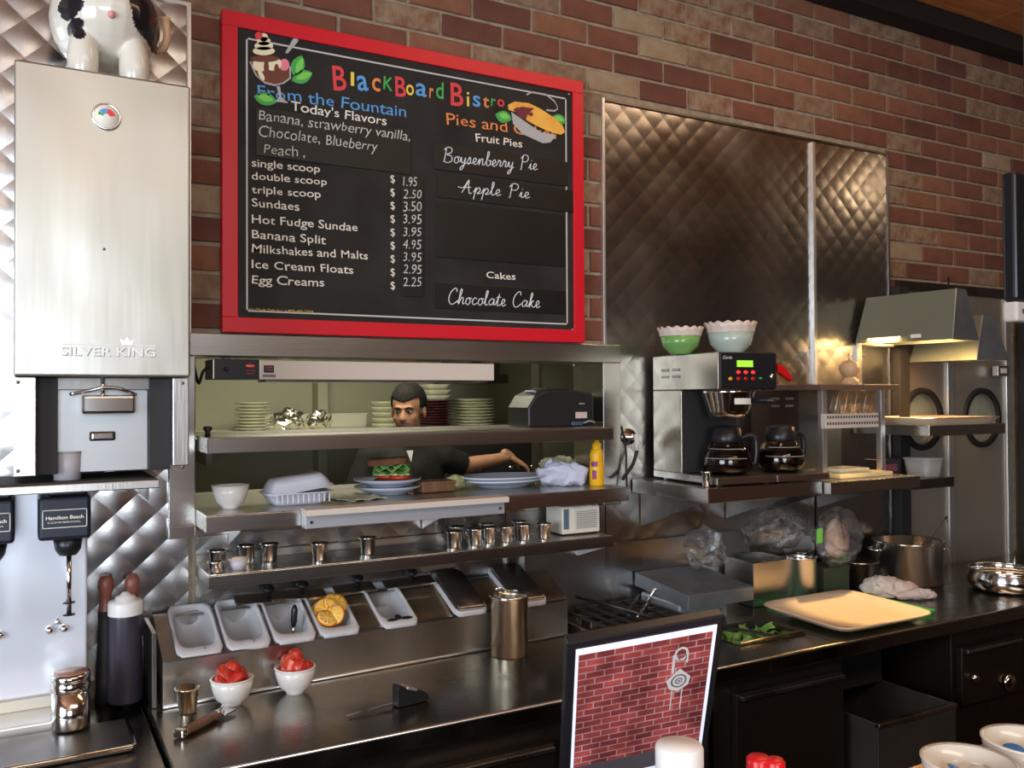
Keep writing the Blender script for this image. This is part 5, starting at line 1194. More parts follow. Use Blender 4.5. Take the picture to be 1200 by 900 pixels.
stack('small_bowl', 'bowl', 435, 466, 470, 2.35, 5, cream_ch, 'cream bowl stacked beside the face of the cook', 'cream bowls beside the cook', 0.03)
stack('maroon_plate', 'plate', 486, 531, 469, 2.35, 10, maroon, 'maroon plate behind the ear of the cook', 'maroon plates behind the cook')
stack('square_bowl', 'bowl', 494, 526, 450, 2.35, 3, cream_ch, 'cream square bowl on top of the maroon pile', 'square bowls on the maroon pile', square=True, z0=at_y(510, 469, 2.35).z)
stack('cream_plate', 'plate', 534, 578, 467, 2.35, 9, cream_ch, 'cream plate left of the black printer', 'cream plates left of the printer')
# foil parcel
for k, (px, w_, l_) in enumerate(((343, 0.085, 'larger crumpled foil parcel left on the far shelf'), (379, 0.062, 'smaller crumpled foil parcel with upright ends right beside the larger one'))):
    p = at_y(px, 488, 2.2); b = B(); b.ell((0, 0, 0.05), (w_, 0.06, 0.055), 22, 14); crumple(b, 0.035, 25, k+3); b.v = [Vector((v.x, v.y, max(0.0, v.z))) for v in b.v]; b.s = [False]*len(b.f)
    tag(b.ob('foil_parcel', foilm, None, loc=(p.x, 2.28, ZF+0.001)), l_, 'foil', 'foil parcels')
# black oven and equipment behind the cook
t = thing('black_oven', 'tall black oven with small chrome knobs behind the reaching hand', 'oven', (2.40, 2.05, 0))
B().box(-0.40, 0.30, -0.1, 0.10, 0.0, 1.36).ob('oven_body', blackm, t, bev=0.008)
d_ = B().box(-0.38, 0.28, -0.12, -0.1, 0.55, 1.10).ob('oven_door', blackp, t, bev=0.004)
b = B(); b.tube([(-0.33, -0.15, 1.04), (0.23, -0.15, 1.04)], 0.01); b.ob('handle', steel, d_)
for x in (-0.2, 0.0, 0.14): B().lathe([(0.018, 0), (0.015, 0.02), (0.0001, 0.021)], (x, -0.1, 1.22), 16, M=M).ob('knob', chrome, t)
t = thing('prep_table', 'steel worktop in the kitchen in front of the cook', 'table', (1.9, 0.95, 0))
B().box(-1.0, 1.2, -0.25, 0.12, 0.86, 0.90).ob('table_top', steel_top, t, bev=0.003)
for x, y in ((-0.95, -0.2), (1.1, -0.2), (-0.95, 0.06), (1.1, 0.06)): B().box(x, x+0.04, y, y+0.04, 0, 0.86).ob('leg', steel, t)
t = thing('kitchen_rack', 'narrow steel upright rack with louvred panel behind the printer', 'rack', (2.62, 1.7, 0))
for x in (-0.16, 0.10): B().box(x, x+0.035, 0, 0.04, 0, 2.2).ob('upright', mat('rack_cream', (0.58, 0.60, 0.48), 0.5), t, bev=0.002)
for k in range(16): B().box(-0.125, 0.10, 0.0, 0.03, 1.66+k*0.022, 1.674+k*0.022).ob('louvre', steel_dk, t)
B().box(-0.16, 0.135, 0.01, 0.05, 0.6, 0.64).ob('crossbar', steel_dk, t)
p = at_y(671, 442, 1.2)
t = thing('orange_sign', 'orange notice hanging at the right of the pass window', 'sign', (p.x, 1.2, 1.60)); B().box(-0.04, 0.035, -0.003, 0.003, 0.03, 0.30).ob('sheet', mat('sign_orange', (0.75, 0.28, 0.02), 0.5), t); B().box(-0.055, -0.040, -0.004, 0.004, 0.03, 0.30).ob('red_edge', maroon, t)
B().box(-0.055, 0.035, -0.005, 0.005, 0.30, 0.32).ob('clip_bar', steel, t); b = B(); b.tube([(0, 0, 0.32), (0, 0, 1.0)], 0.002); b.ob('cord', rubber, t)
t = thing('dark_fryer_hood', 'dark hanging extractor duct behind the strip heater end', 'hood', (2.35, 2.3, 0)); B().box(-0.12, 0.12, -0.1, 0.2, 1.75, 2.6).ob('duct', blackm, t, bev=0.004); B().box(-0.16, 0.16, -0.14, 0.24, 1.70, 1.75).ob('collar', steel_dk, t, bev=0.003)
t = thing('kitchen_partition', 'dark olive partition panel just inside the right of the pass window', 'panel', (1.80, 0.6, 0)); B().box(-0.02, 0.15, -0.02, 0.02, 0, 2.55).ob('panel', mat('olive_panel', (0.13, 0.13, 0.085), 0.5), t, bev=0.002); B().box(-0.03, -0.018, -0.03, 0.03, 0, 2.55).ob('edge_strip', steel_dk, t)
# ================================================================== COUNTER: LEFT AND MIDDLE
ZC = 0.9005
def strawberry_bowl(label, x, y, seed):
    bowl(label, x, y, ZC, 0.049, 0.062, wplate, 'white bowls of cut strawberries', 'strawberry_bowl')
    rnd = random.Random(seed)
    pos = [(-0.019, 0.012, 0.074), (0.019, -0.004, 0.074), (0.0, 0.019, 0.076), (-0.018, -0.010, 0.073), (0.004, -0.018, 0.073), (0.020, 0.014, 0.076), (0.002, 0.002, 0.096), (-0.012, -0.004, 0.090)]
    words = ['left rear', 'right', 'rear', 'left front', 'front', 'right rear', 'topmost', 'upper middle']
    for k, (dx, dy, dz) in enumerate(pos):
        t = thing('strawberry', 'cut red strawberry, %s piece in the %s bowl' % (words[k], 'left' if seed == 1 else 'right'), 'fruit', (x+dx, y+dy, ZC+dz-0.014), 0, 'cut strawberries in the bowls')
        t.rotation_euler = (rnd.uniform(-1.2, 1.2), rnd.uniform(-1, 1), rnd.uniform(0, 6)); t.scale = (1.35, 1.35, 1.6)
        b = B(); b.lathe([(0.0001, -0.019), (0.006, -0.016), (0.012, -0.006), (0.0145, 0.004), (0.012, 0.012), (0.005, 0.0145), (0.0001, 0.0145)], n=14, cap0=False, cap1=False)
        b.v = [Vector((max(v.x, -0.002), v.y, v.z)) for v in b.v]; b.ob('flesh', strawb, t)
        b = B(); b.add([(-0.0024, 0.0145*c, 0.004+s*0.012 if s > 0 else 0.004+s*0.020) for c, s in ((math.cos(a*PI/8), math.sin(a*PI/8)) for a in range(16))], [tuple(range(16))]); b.ob('cut_face', strawf, t)
strawberry_bowl('white bowl of cut strawberries nearer the small steel cup', 0.430, -0.262, 1)
strawberry_bowl('white bowl of cut strawberries, right of the other strawberry bowl', 0.582, -0.252, 2)
t = thing('sauce_cup', 'small flared steel cup standing on the countertop left of the strawberry bowls', 'cup', (0.331, -0.262, ZC)); cup_mesh(t, 0.018, 0.027, 0.056, mat('warm_steel_cup', (0.60, 0.54, 0.42), 0.22, 1))
# brown wooden-handled scraper lying on the counter
t = thing('scraper', 'brown-handled steel scraper lying on the counter beside the strawberry bowls', 'kitchen tool', (0.345, -0.370, ZC), 0.72)
B().box(-0.060, 0.055, -0.012, 0.012, 0.004, 0.016).ob('handle', brownw, t, bev=0.005); B().box(-0.078, -0.060, -0.013, 0.013, 0.002, 0.018).ob('end_cap', chrome, t, bev=0.003); B().box(0.052, 0.092, -0.020, 0.020, 0.006, 0.010).ob('blade', chrome, t, bev=0.001)
b = B(); b.tube([(0.04, -0.012, 0.018), (0.07, 0.0, 0.022), (0.088, 0.012, 0.018)], 0.003); b.ob('wire_spring', chrome, t)
# slicer with a thin blade
t = thing('hand_slicer', 'black pointed hand slicer with long thin blade in the middle of the counter', 'kitchen tool', (0.792, -0.462, ZC), 0.12)
B().prism([(-0.035, 0.001), (0.048, 0.001), (0.050, 0.012), (0.040, 0.022), (-0.012, 0.042), (-0.030, 0.050), (-0.035, 0.046)], 'y', -0.014, 0.014).ob('guard', blackp, t, bev=0.002)
B().prism([(-0.155, 0.003), (-0.03, 0.006), (-0.03, 0.010), (-0.155, 0.005)], 'y', -0.004, 0.004).ob('blade', chrome, t)
B().box(-0.012, 0.018, -0.016, 0.016, 0.034, 0.040, rot=(0, 0.35, 0)).ob('thumb_rest', alu, t, bev=0.002)
# bain marie jar
t = thing('utensil_jar', 'tall brushed steel jar with ladle standing before the prep rail', 'jar', (1.190, -0.235, ZC))
B().lathe([(0.0001, 0), (0.050, 0), (0.052, 0.003), (0.052, 0.155), (0.055, 0.160), (0.055, 0.165), (0.051, 0.165), (0.049, 0.155), (0.049, 0.004), (0.0001, 0.003)], n=40, cap0=False, cap1=False).ob('jar_wall', mat('jar_steel', (0.62, 0.57, 0.47), 0.25, 1, bump=0.15, bscale=300, stretch=(1, 1, 0.02)), t)
b = B(); b.lathe([(0.052, 0.162), (0.058, 0.163), (0.058, 0.167), (0.052, 0.168)], n=40, cap0=False, cap1=False); b.ob('rim', chrome, t)
tt = thing('ladle', 'curved steel ladle handle resting in the brushed steel jar', 'ladle', (1.190, -0.235, ZC+0.006))
b = B(); b.tube(catmull([(0.02, 0, 0.02), (-0.02, 0.0, 0.10), (-0.038, 0.0, 0.165), (-0.045, -0.005, 0.180), (-0.035, -0.01, 0.184), (-0.025, -0.012, 0.172)], 5), 0.0035); b.ob('handle', chrome, tt)
b = B(); b.ell((0.018, 0, 0.022), (0.024, 0.024, 0.016), 18, 10); b.ob('cup', chrome, tt)

# range
t = thing('gas_range', 'gas burner range with black grates right of the prep rail', 'stove', (1.62, -0.17, ZC))
B().box(-0.165, 0.150, -0.24, 0.140, 0.0, 0.030).ob('hob_body', cabdark, t, bev=0.003)
B().box(-0.165, 0.150, -0.265, -0.24, -0.0005, 0.034).ob('front_rail', steel_dk, t, bev=0.004)
for (x, y) in ((-0.085, -0.10), (0.075, -0.10), (-0.085, 0.06), (0.075, 0.06)):
    B().lathe([(0.036, 0.030), (0.032, 0.040), (0.018, 0.042), (0.0001, 0.042)], (x, y, 0), 22, cap0=False).ob('burner', mat('brass_dull', (0.35, 0.22, 0.08), 0.35, 1), t)
for k in range(7):
    x = -0.145+k*0.047; B().box(x, x+0.008, -0.22, 0.125, 0.045, 0.054).ob('grate_bar', blackm, t, bev=0.001)
for y in (-0.22, -0.06, 0.0, 0.118): B().box(-0.15, 0.142, y, y+0.008, 0.030, 0.050).ob('grate_cross_bar', steel_dk, t, bev=0.001)
for k, (x0_, y0_, x1_, y1_, z0_, z1_, lb) in enumerate(((1.50, -0.10, 1.63, -0.31, 1.000, 0.963, 'long black tongs arm lying across the left of the burners'), (1.58, -0.26, 1.72, -0.13, 0.962, 0.985, 'black utensil handle crossing the tongs on the burner grate'))):
    b = B(); b.tube([(x0_, y0_, z0_), ((x0_+x1_)/2, (y0_+y1_)/2, (z0_+z1_)/2+0.003), (x1_, y1_, z1_)], [0.006, 0.007, 0.005]); tag(b.ob('tongs', blackp, None), lb, 'kitchen tool')
b = B(); b.tube([(1.60, -0.28, 0.962), (1.73, -0.16, 0.962)], 0.004); tag(b.ob('skewer', chrome, None), 'thin bright steel rod lying on the burner grate', 'kitchen tool')

# hinged steel lids of the cold well
t = thing('prep_fridge_lid', 'large grey steel hinged lid propped above the cold well', 'lid', (1.915, -0.03, 1.035))
b = B(); b.box(-0.135, 0.135, -0.27, 0.0, -0.003, 0.0).box(-0.135, -0.132, -0.27, 0, -0.045, 0).box(0.132, 0.135, -0.27, 0, -0.045, 0).box(-0.135, 0.135, -0.273, -0.27, -0.045, 0.0); o = b.ob('lid_top', greymet, t, bev=0.002, rot=(0.10, 0, 0))
for x in (-0.11, 0.10): B().cyl((x, 0.0, -0.02), (x+0.02, 0.0, -0.02), 0.008).ob('hinge', chrome, t)
b = B(); b.tube([(-0.15, -0.12, -0.035), (-0.136, -0.12, -0.032)], 0.006); b.tube([(-0.15, -0.05, -0.135), (-0.15, -0.12, -0.035)], 0.004); b.ob('stay_arm', chrome, t)
t = thing('lower_fridge_lid', 'smaller pale grey lid under the hinged lid beside the burners', 'lid', (1.885, -0.05, 0.975)); B().box(-0.10, 0.10, -0.20, 0.0, -0.07, 0.0).ob('lid_body', mat('pale_grey_metal', (0.33, 0.35, 0.37), 0.4, 0.5), t, bev=0.010, seg=3)
B().box(-0.07, 0.07, -0.206, -0.199, -0.05, -0.035).ob('label_ridge', greymet, t, bev=0.002)
for (x, y, z) in ((1.815, -0.008, 1.052), (1.845, -0.008, 1.056)):
    b = B(); b.lathe([(0.006, 0), (0.009, 0.005), (0.009, 0.012), (0.0001, 0.016)], n=14); tag(b.ob('valve_knob', chrome, None, loc=(x, y, z)), 'left small chrome knob above the hinged lid' if x < 1.83 else 'right small chrome knob above the hinged lid', 'knob')
b = B(); b.tube(catmull([(1.862, -0.01, 1.055), (1.870, -0.012, 1.085), (1.89, -0.012, 1.125), (1.893, -0.012, 1.13)], 4), 0.003); b.tube([(1.862, -0.012, 1.055), (1.850, -0.012, 1.11)], 0.0025)
tag(b.ob('utensil_hook', chrome, None), 'thin bent chrome hook standing above the hinged lid', 'hook')
# cold well with lettuce
t = thing('cold_well', 'sunken dark food well of chopped lettuce at the counter front', 'food well', (1.935, -0.40, 0.855))
b = B(); b.box(-0.134, 0.134, -0.099, -0.096, 0, 0.047).box(-0.134, 0.134, 0.096, 0.099, 0, 0.047).box(-0.134, -0.131, -0.096, 0.096, 0, 0.047).box(0.131, 0.134, -0.096, 0.096, 0, 0.047).box(-0.134, 0.134, -0.099, 0.099, 0, 0.003); b.ob('well_liner', steel_dk, t)
b = B(); b.tube([(-0.128, -0.092, 0.052), (0.128, -0.092, 0.052)], 0.0045); b.ob('front_bar', mat('brass_bar', (0.60, 0.42, 0.20), 0.3, 1), t); B().box(-0.002, 0.010, -0.09, 0.09, 0.043, 0.049, rot=(0, 0, 0.35)).ob('divider_bar', blackm, t)
b = B(); rnd = random.Random(5)
for k in range(150):
    c = Vector((rnd.uniform(-0.12, 0.12), rnd.uniform(-0.088, 0.088), rnd.uniform(0.008, 0.034))); R_ = rotm((rnd.uniform(-1, 1), rnd.uniform(-1, 1), rnd.uniform(0, 6))); s_ = rnd.uniform(0.010, 0.022)
    b.add([c+R_ @ Vector(v)*s_ for v in ((-1, -.6, 0), (0, -.5, .4), (1, -.6, 0), (1, .6, .1), (0, .5, .5), (-1, .6, 0))], [(0, 1, 4, 5), (1, 2, 3, 4)], True)
o = b.ob('chopped_lettuce', lettm, t, fixn=False, kind='stuff')
# cutting board, tray
t = thing('cutting_board', 'green plastic cutting board under the tan tray', 'board', (2.36, -0.37, ZC)); b = B(); b.box(-0.145, 0.262, -0.165, 0.185, 0, 0.013); b.ob('board', green_b, t, bev=0.004, seg=3); B().box(0.220, 0.250, -0.03, 0.03, 0.0128, 0.0136).ob('handle_mark', mat('board_dark_green', (0.02, 0.20, 0.05), 0.5), t)
t = thing('serving_tray', 'tan fibreglass cafeteria tray lying brightly lit on the green board', 'tray', (2.315, -0.435, ZC+0.0145), -0.03); t.rotation_euler = (0.025, 0.0, 0.0)
def ring(w2, l2, z, p=9): return [(x, y, z) for x, y in rrect(w2, l2, p, 56)]
b = B(); loft(b, [ring(0.36, 0.29, 0.0), ring(0.385, 0.315, 0.004), ring(0.42, 0.35, 0.017), ring(0.425, 0.355, 0.020), ring(0.420, 0.350, 0.022), ring(0.392, 0.322, 0.008), ring(0.370, 0.300, 0.004)]); b.ob('tray_body', traym, t)
b = B(); loft(b, [ring(0.419, 0.349, 0.0215), ring(0.427, 0.357, 0.0195), ring(0.427, 0.357, 0.0165), ring(0.419, 0.349, 0.016)], close_last=False); b.ob('rolled_rim', mat('tray_rim', (0.50, 0.34, 0.24), 0.5), t)
# jars and inserts
t = thing('steel_canister', 'plain cylindrical steel canister left of the hanging plastic bag', 'canister', (2.385, -0.185, ZC+0.0005))
B().lathe([(0.0001, 0), (0.050, 0), (0.052, 0.004), (0.052, 0.148), (0.055, 0.152), (0.051, 0.156), (0.048, 0.148), (0.048, 0.006), (0.0001, 0.004)], n=36, cap0=False, cap1=False).ob('canister_wall', steel, t); B().lathe([(0.050, 0.152), (0.056, 0.153), (0.056, 0.157), (0.050, 0.158)], n=36, cap0=False, cap1=False).ob('rim', chrome, t)
t = thing('steam_pan', 'deep rectangular steel insert pan standing behind the canister', 'pan', (2.250, -0.110, ZC+0.0005))
b = B(); b.box(-0.085, 0.085, -0.07, -0.067, 0, 0.150).box(-0.085, 0.085, 0.067, 0.07, 0, 0.150).box(-0.085, -0.082, -0.067, 0.067, 0, 0.150).box(0.082, 0.085, -0.067, 0.067, 0, 0.150).box(-0.085, 0.085, -0.07, 0.07, 0, 0.003); b.ob('pan_wall', steel, t, bev=0.001)
b = B(); b.box(-0.092, 0.092, -0.077, -0.067, 0.150, 0.153).box(-0.092, 0.092, 0.067, 0.077, 0.150, 0.153).box(-0.092, -0.082, -0.067, 0.067, 0.150, 0.153).box(0.082, 0.092, -0.067, 0.067, 0.150, 0.153); b.ob('pan_flange', chrome, t)
# towel
b = B(); b.ell((0, 0, 0.030), (0.10, 0.055, 0.035), 34, 22); b.ell((0.07, -0.05, 0.018), (0.07, 0.030, 0.020), 24, 14); r = remesh(b, 0.0045, 3); crumple(r, 0.018, 17, 6); crumple(r, 0.004, 70, 5); r.v = [Vector((v.x, v.y, max(0.0008, v.z))) for v in r.v]
tag(r.ob('kitchen_towel', towelm, None, loc=(2.700, -0.295, ZC+0.0005), rot=(0, 0, -0.5)), 'crumpled pinkish white towel between the tan tray and the stockpot', 'cloth')
# pots
t = thing('stockpot', 'large steel stockpot with ladle handle sticking out at the right', 'pot', (2.985, -0.165, ZC+0.0005))
B().lathe([(0.0001, 0), (0.118, 0), (0.124, 0.006), (0.125, 0.150), (0.129, 0.154), (0.129, 0.158), (0.122, 0.156), (0.120, 0.008), (0.0001, 0.006)], n=56, cap0=False, cap1=False).ob('pot_wall', steel, t)
B().lathe([(0.124, 0.152), (0.132, 0.154), (0.132, 0.159), (0.122, 0.160)], n=56, cap0=False, cap1=False).ob('rim', chrome, t)
B().lathe([(0.0001, 0.10), (0.118, 0.10), (0.118, 0.102), (0.0001, 0.102)], n=40, cap0=False, cap1=False).ob('soup', mat('brown_soup', (0.10, 0.05, 0.02), 0.2), t)
for a in (-0.4, PI-0.4):
    b = B(); c, s_ = math.cos(a), math.sin(a); b.tube(catmull([(0.124*c-0.03*s_, 0.124*s_+0.03*c, 0.125), (0.150*c-0.025*s_, 0.150*s_+0.025*c, 0.127), (0.150*c+0.025*s_, 0.150*s_-0.025*c, 0.127), (0.124*c+0.03*s_, 0.124*s_-0.03*c, 0.125)], 4), 0.005); b.ob('handle', chrome, t)
t = thing('soup_ladle', 'long hooked ladle handle leaning out of the stockpot', 'ladle', (2.985, -0.165, 1.01))
b = B(); b.tube(catmull([(0.02, 0.0, -0.002), (0.08, -0.01, 0.030), (0.13, -0.02, 0.070), (0.185, -0.03, 0.125), (0.195, -0.03, 0.122), (0.196, -0.03, 0.105)], 5), 0.0032); b.ob('handle', steel_dk, t); b = B(); b.ell((0.0, 0, 0.0), (0.03, 0.03, 0.012)); b.ob('ladle_cup', chrome, t)
t = thing('black_pan', 'low dark round pan left of the stockpot behind the towel', 'pan', (2.755, -0.118, ZC+0.0005))
B().lathe([(0.0001, 0), (0.066, 0), (0.074, 0.090), (0.078, 0.093), (0.074, 0.096), (0.062, 0.012), (0.0001, 0.01)], n=40, cap0=False, cap1=False).ob('pan_wall', steel_dk, t); B().lathe([(0.074, 0.091), (0.080, 0.093), (0.080, 0.097), (0.074, 0.098)], n=40, cap0=False, cap1=False).ob('rim', chrome, t)
t = thing('serving_pan', 'low wide shiny steel pan at the far right of the counter', 'pan', (3.165, -0.44, ZC+0.0005))
B().lathe([(0.0001, 0), (0.112, 0), (0.130, 0.018), (0.132, 0.050), (0.122, 0.068), (0.122, 0.074), (0.118, 0.070), (0.124, 0.050), (0.122, 0.018), (0.0001, 0.006)], n=56, cap0=False, cap1=False).ob('pan_wall', chrome, t)
B().lathe([(0.118, 0.071), (0.126, 0.072), (0.126, 0.078), (0.118, 0.079)], n=56, cap0=False, cap1=False).ob('rim', chrome, t)
b = B(); b.tube([(0.10, 0.03, 0.075), (0.14, 0.05, 0.12)], 0.004); b.ob('spoon_rest', steel, t)
# plastic bags
def bag(label, c, rad, seed, amp=0.05, rot=0, sc=14):
    b = B(); b.ell((0, 0, rad[2]), rad, 40, 28); crumple(b, amp, sc, seed); b.v = [Vector((v.x, v.y, max(0.0, v.z))) for v in b.v]
    o = b.ob('plastic_bag', bagm, None, loc=c, rot=(0, 0, rot)); return tag(o, label, 'bag', 'clear plastic bags over the steel pans')
bag('crumpled clear plastic bag lying on the propped grey lid', (2.055, -0.075, 1.035), (0.085, 0.055, 0.050), 1)
bag('large puffed clear plastic bag under the coffee shelf', (2.345, -0.100, 1.075), (0.125, 0.070, 0.075), 2)
bag('clear bag of bread with green label hanging at the right of the bag heap', (2.560, -0.185, 1.005), (0.085, 0.065, 0.105), 3, 0.035)
b = B(); b.ell((0, 0, 0.08), (0.052, 0.035, 0.070), 26, 18); crumple(b, 0.008, 20, 2); tag(b.ob('wrapped_bread', mat('pale_tortilla', (0.50, 0.33, 0.26), 0.7, noise=0.25, nscale=35), None, loc=(2.565, -0.185, 1.020)), 'pinkish flat bread inside the hanging clear bag', 'bread')
t = thing('bag_prop', 'dark olive produce box holding up the bagged bread', 'box', (2.555, -0.15, ZC+0.0005)); B().box(-0.06, 0.07, -0.04, 0.05, 0, 0.10).ob('carton', mat('carton_olive', (0.05, 0.06, 0.035), 0.6), t, bev=0.002); B().box(-0.062, 0.072, -0.042, 0.052, 0.085, 0.102).ob('lid', mat('carton_olive', (0.05, 0.06, 0.035), 0.6), t, bev=0.002)
b = B(); b.box(-0.012, 0.012, -0.004, 0.004, 0, 0.05); crumple(b, 0.006, 40, 3); tag(b.ob('green_tag', lgrn2, None, loc=(2.455, -0.205, 1.10)), 'small green printed tag on the bagged bread', 'tag')

# ================================================================== COFFEE CORNER
steel_brew = mat('brewer_steel', (0.40, 0.36, 0.29), 0.26, 1, rvar=0.06, nscale=5, bump=0.1, bscale=220, stretch=(1, 1, 0.05), wave=0.12)
t = thing('coffee_shelf', 'angular steel wall shelf carrying the coffee brewer', 'shelf', (2.0, 0, 1.342))
B().box(-0.215, 0.27, -0.385, -0.012, -0.045, 0).ob('shelf_body', steel_h, t, bev=0.002)
for x in (-0.18, 0.2): b = B(); b.prism([(-0.34, -0.045), (-0.012, -0.045), (-0.012, -0.16)], 'x', x, x+0.004); b.ob('bracket', steel_dk, t)
t = thing('coffee_brewer', 'steel coffee brewer with black control panel and green display', 'coffee machine', (1.955, -0.215, 1.343), -0.08)
B().box(-0.110, 0.110, -0.175, 0.175, 0.295, 0.410).ob('brew_head', steel_brew, t, bev=0.003)
B().box(-0.110, 0.110, 0.015, 0.175, 0.028, 0.295).ob('water_tower', steel_brew, t, bev=0.003)
B().box(-0.104, 0.106, 0.008, 0.0145, 0.03, 0.294).ob('tower_front', blackm, t)
B().box(-0.112, 0.118, -0.170, 0.172, 0.006, 0.028).ob('warmer_base', steel_h, t, bev=0.002)
B().box(0.120, 0.335, -0.170, 0.10, 0.006, 0.026).ob('side_warmer', steel_h, t, bev=0.002)
for x in (-0.09, 0.09): B().box(x, x+0.012, -0.15, -0.138, 0, 0.006).ob('foot', chrome, t); B().box(x, x+0.012, 0.13, 0.142, 0, 0.006).ob('foot', chrome, t)
cpn = B().box(-0.106, 0.108, -0.184, -0.1755, 0.298, 0.408).ob('control_panel', blackp, t, bev=0.002)
B().box(-0.045, 0.015, -0.1862, -0.184, 0.364, 0.384).ob('display', lcdg, cpn)
for k in range(3):
    for j in range(2): B().ell((-0.040+k*0.028, -0.185, 0.348-j*0.020), (0.008, 0.002, 0.0055), 12, 6).ob('button', ledr if j == 0 else redcap, cpn)
B().ell((-0.070, -0.185, 0.328), (0.008, 0.002, 0.0055), 12, 6).ob('button', mustard, cpn); B().ell((0.045, -0.185, 0.330), (0.007, 0.002, 0.0035), 12, 6).ob('button', lgrn, cpn); B().lathe([(0.009, 0), (0.008, 0.004), (0.0001, 0.005)], (0.090, -0.184, 0.335), 16, M=M).ob('toggle', chrome, cpn)
b = B(); text(b, "Curtis", -0.097, 0.388, 0.034, 0.010, y=-0.1846, shear=0.3); b.ob('maker_lettering', lw, cpn, fixn=False, kind='stuff')
for k in range(2):
    for j in range(2): B().box(-0.1125, -0.1105, 0.02+j*0.06, 0.06+j*0.06, 0.335+k*0.022, 0.343+k*0.022).ob('vent_slot', steel_dk, t, bev=0.0005)
bk = B().lathe([(0.060, 0.208), (0.066, 0.230), (0.084, 0.285), (0.088, 0.294)], (0.0, -0.085, 0), 36).ob('brew_basket', chrome, t)
b = B(); curved_patch(b, 0.0785, -2.0, -1.2, 0.250, 0.275); b.xf(Matrix.Translation((0, -0.085, 0))); b.ob('basket_label', lw, bk, fixn=False)
b = B(); b.tube([(0.045, -0.145, 0.26), (0.075, -0.19, 0.262), (0.085, -0.205, 0.258)], [0.008, 0.009, 0.007]); b.ob('basket_handle', blackp, bk)
def carafe(label, x, y, z, ang):
    t = thing('coffee_carafe', label, 'carafe', (x, y, z), ang, 'glass coffee carafes')
    B().lathe([(0.0001, 0), (0.055, 0), (0.072, 0.012), (0.079, 0.035), (0.074, 0.062), (0.056, 0.092), (0.046, 0.105), (0.046, 0.118)], n=36, cap0=False, cap1=False).ob('glass_body', mat('carafe_glass', (0.88, 0.9, 0.9), 0.02, trans=1.0), t)
    B().lathe([(0.0001, 0.003), (0.053, 0.003), (0.069, 0.014), (0.0755, 0.034), (0.072, 0.060), (0.0001, 0.060)], n=36, cap0=False, cap1=False).ob('coffee', coffee, t)
    B().lathe([(0.047, 0.100), (0.049, 0.104), (0.049, 0.120), (0.047, 0.124), (0.044, 0.145), (0.036, 0.150), (0.012, 0.153), (0.0001, 0.153)], n=30, cap0=False).ob('lid', blackp, t)
    b = B(); b.tube(catmull([(0.045, 0, 0.112), (0.075, 0, 0.122), (0.093, 0, 0.110), (0.096, 0, 0.07), (0.090, 0, 0.035), (0.082, 0, 0.030)], 6), 0.009, 10); b.ob('handle', blackp, t)
    b = B(); curved_patch(b, 0.0600, PI+0.2, 2*PI-0.9, 0.080, 0.082, n=16); curved_patch(b, 0.0745, PI+0.2, 2*PI-0.9, 0.052, 0.0535, n=16); b.ob('white_marking', lw, t, fixn=False, kind='stuff'); return t
carafe('full glass coffee carafe directly under the brew basket', 1.948, -0.290, 1.372, -0.45)
carafe('full glass coffee carafe on the side warmer, right of the other carafe', 2.172, -0.300, 1.371, -0.1)
t = thing('hot_water_tower', 'dark brown metal tower with vent slots right of the brewer head', 'machine', (2.36, -0.05, 1.343), 0)
B().box(-0.13, 0.105, -0.06, 0.035, 0.0, 0.292).ob('tower_body', mat('dark_brown_metal', (0.060, 0.040, 0.032), 0.35, 0.7), t, bev=0.003)
for k in range(2):
    for j in range(2): B().box(-0.035+k*0.07, 0.005+k*0.07, -0.0625, -0.0605, 0.235+j*0.026, 0.243+j*0.026).ob('vent_slot', steel, t, bev=0.0005)
t = thing('shelf_extension', 'narrow steel shelf continuing right of the coffee shelf', 'shelf', (2.46, 0, 1.338))
B().box(-0.185, 0.26, -0.415, -0.012, -0.040, 0).ob('shelf_body', steel_h, t, bev=0.002)
for x in (-0.1, 0.2): b = B(); b.prism([(-0.34, -0.040), (-0.012, -0.040), (-0.012, -0.15)], 'x', x, x+0.004); b.ob('bracket', steel_dk, t)
t = thing('red_scoop', 'red plastic scoop hanging at the right side of the brewer control panel', 'scoop', (2.105, -0.33, 1.755), 0.2)
B().prism([(-0.022, 0.03), (0.030, 0.0), (0.036, 0.008), (0.004, 0.048), (-0.022, 0.052)], 'y', -0.010, 0.010).ob('scoop_body', redcap, t, bev=0.003); B().box(-0.026, -0.020, -0.012, 0.012, 0.026, 0.056).ob('rim', redcap, t, bev=0.001)
t.location = (2.088, -0.392, 1.664); t.rotation_euler = (0, 0, -0.08)
def ruffled_bowl(label, x, y, z, r_, h, m):
    t = thing('ruffled_bowl', label, 'bowl', (x, y, z), 0, 'ruffled-rim bowls on the coffee brewer')
    B().lathe([(0.0001, 0), (r_*0.45, 0), (r_*0.48, 0.004), (r_*0.80, h*0.30), (r_*0.93, h*0.70), (r_*0.89, h*0.70), (r_*0.76, h*0.32), (0.0001, 0.008)], n=40, cap0=False, cap1=False).ob('bowl_body', m, t)
    n = 96; prof = [(0.93, 0.68), (0.97, 0.85), (1.04, 1.0), (1.00, 1.0), (0.92, 0.85), (0.89, 0.68)]; vs = []; fs = []
    for (pr, pz) in prof:
        for k in range(n):
            a = 2*PI*k/n; rf = (pz-0.66)*3; rr = r_*(pr+0.035*rf*math.cos(a*16)*0.5); vs.append((rr*math.cos(a), rr*math.sin(a), h*pz+0.003*rf*math.cos(a*16+1)))
    for i in range(len(prof)-1):
        for k in range(n): fs.append((i*n+k, i*n+(k+1) % n, (i+1)*n+(k+1) % n, (i+1)*n+k))
    b = B(); b.add(vs, fs, True); b.ob('ruffled_rim', pinkcr, t); return t
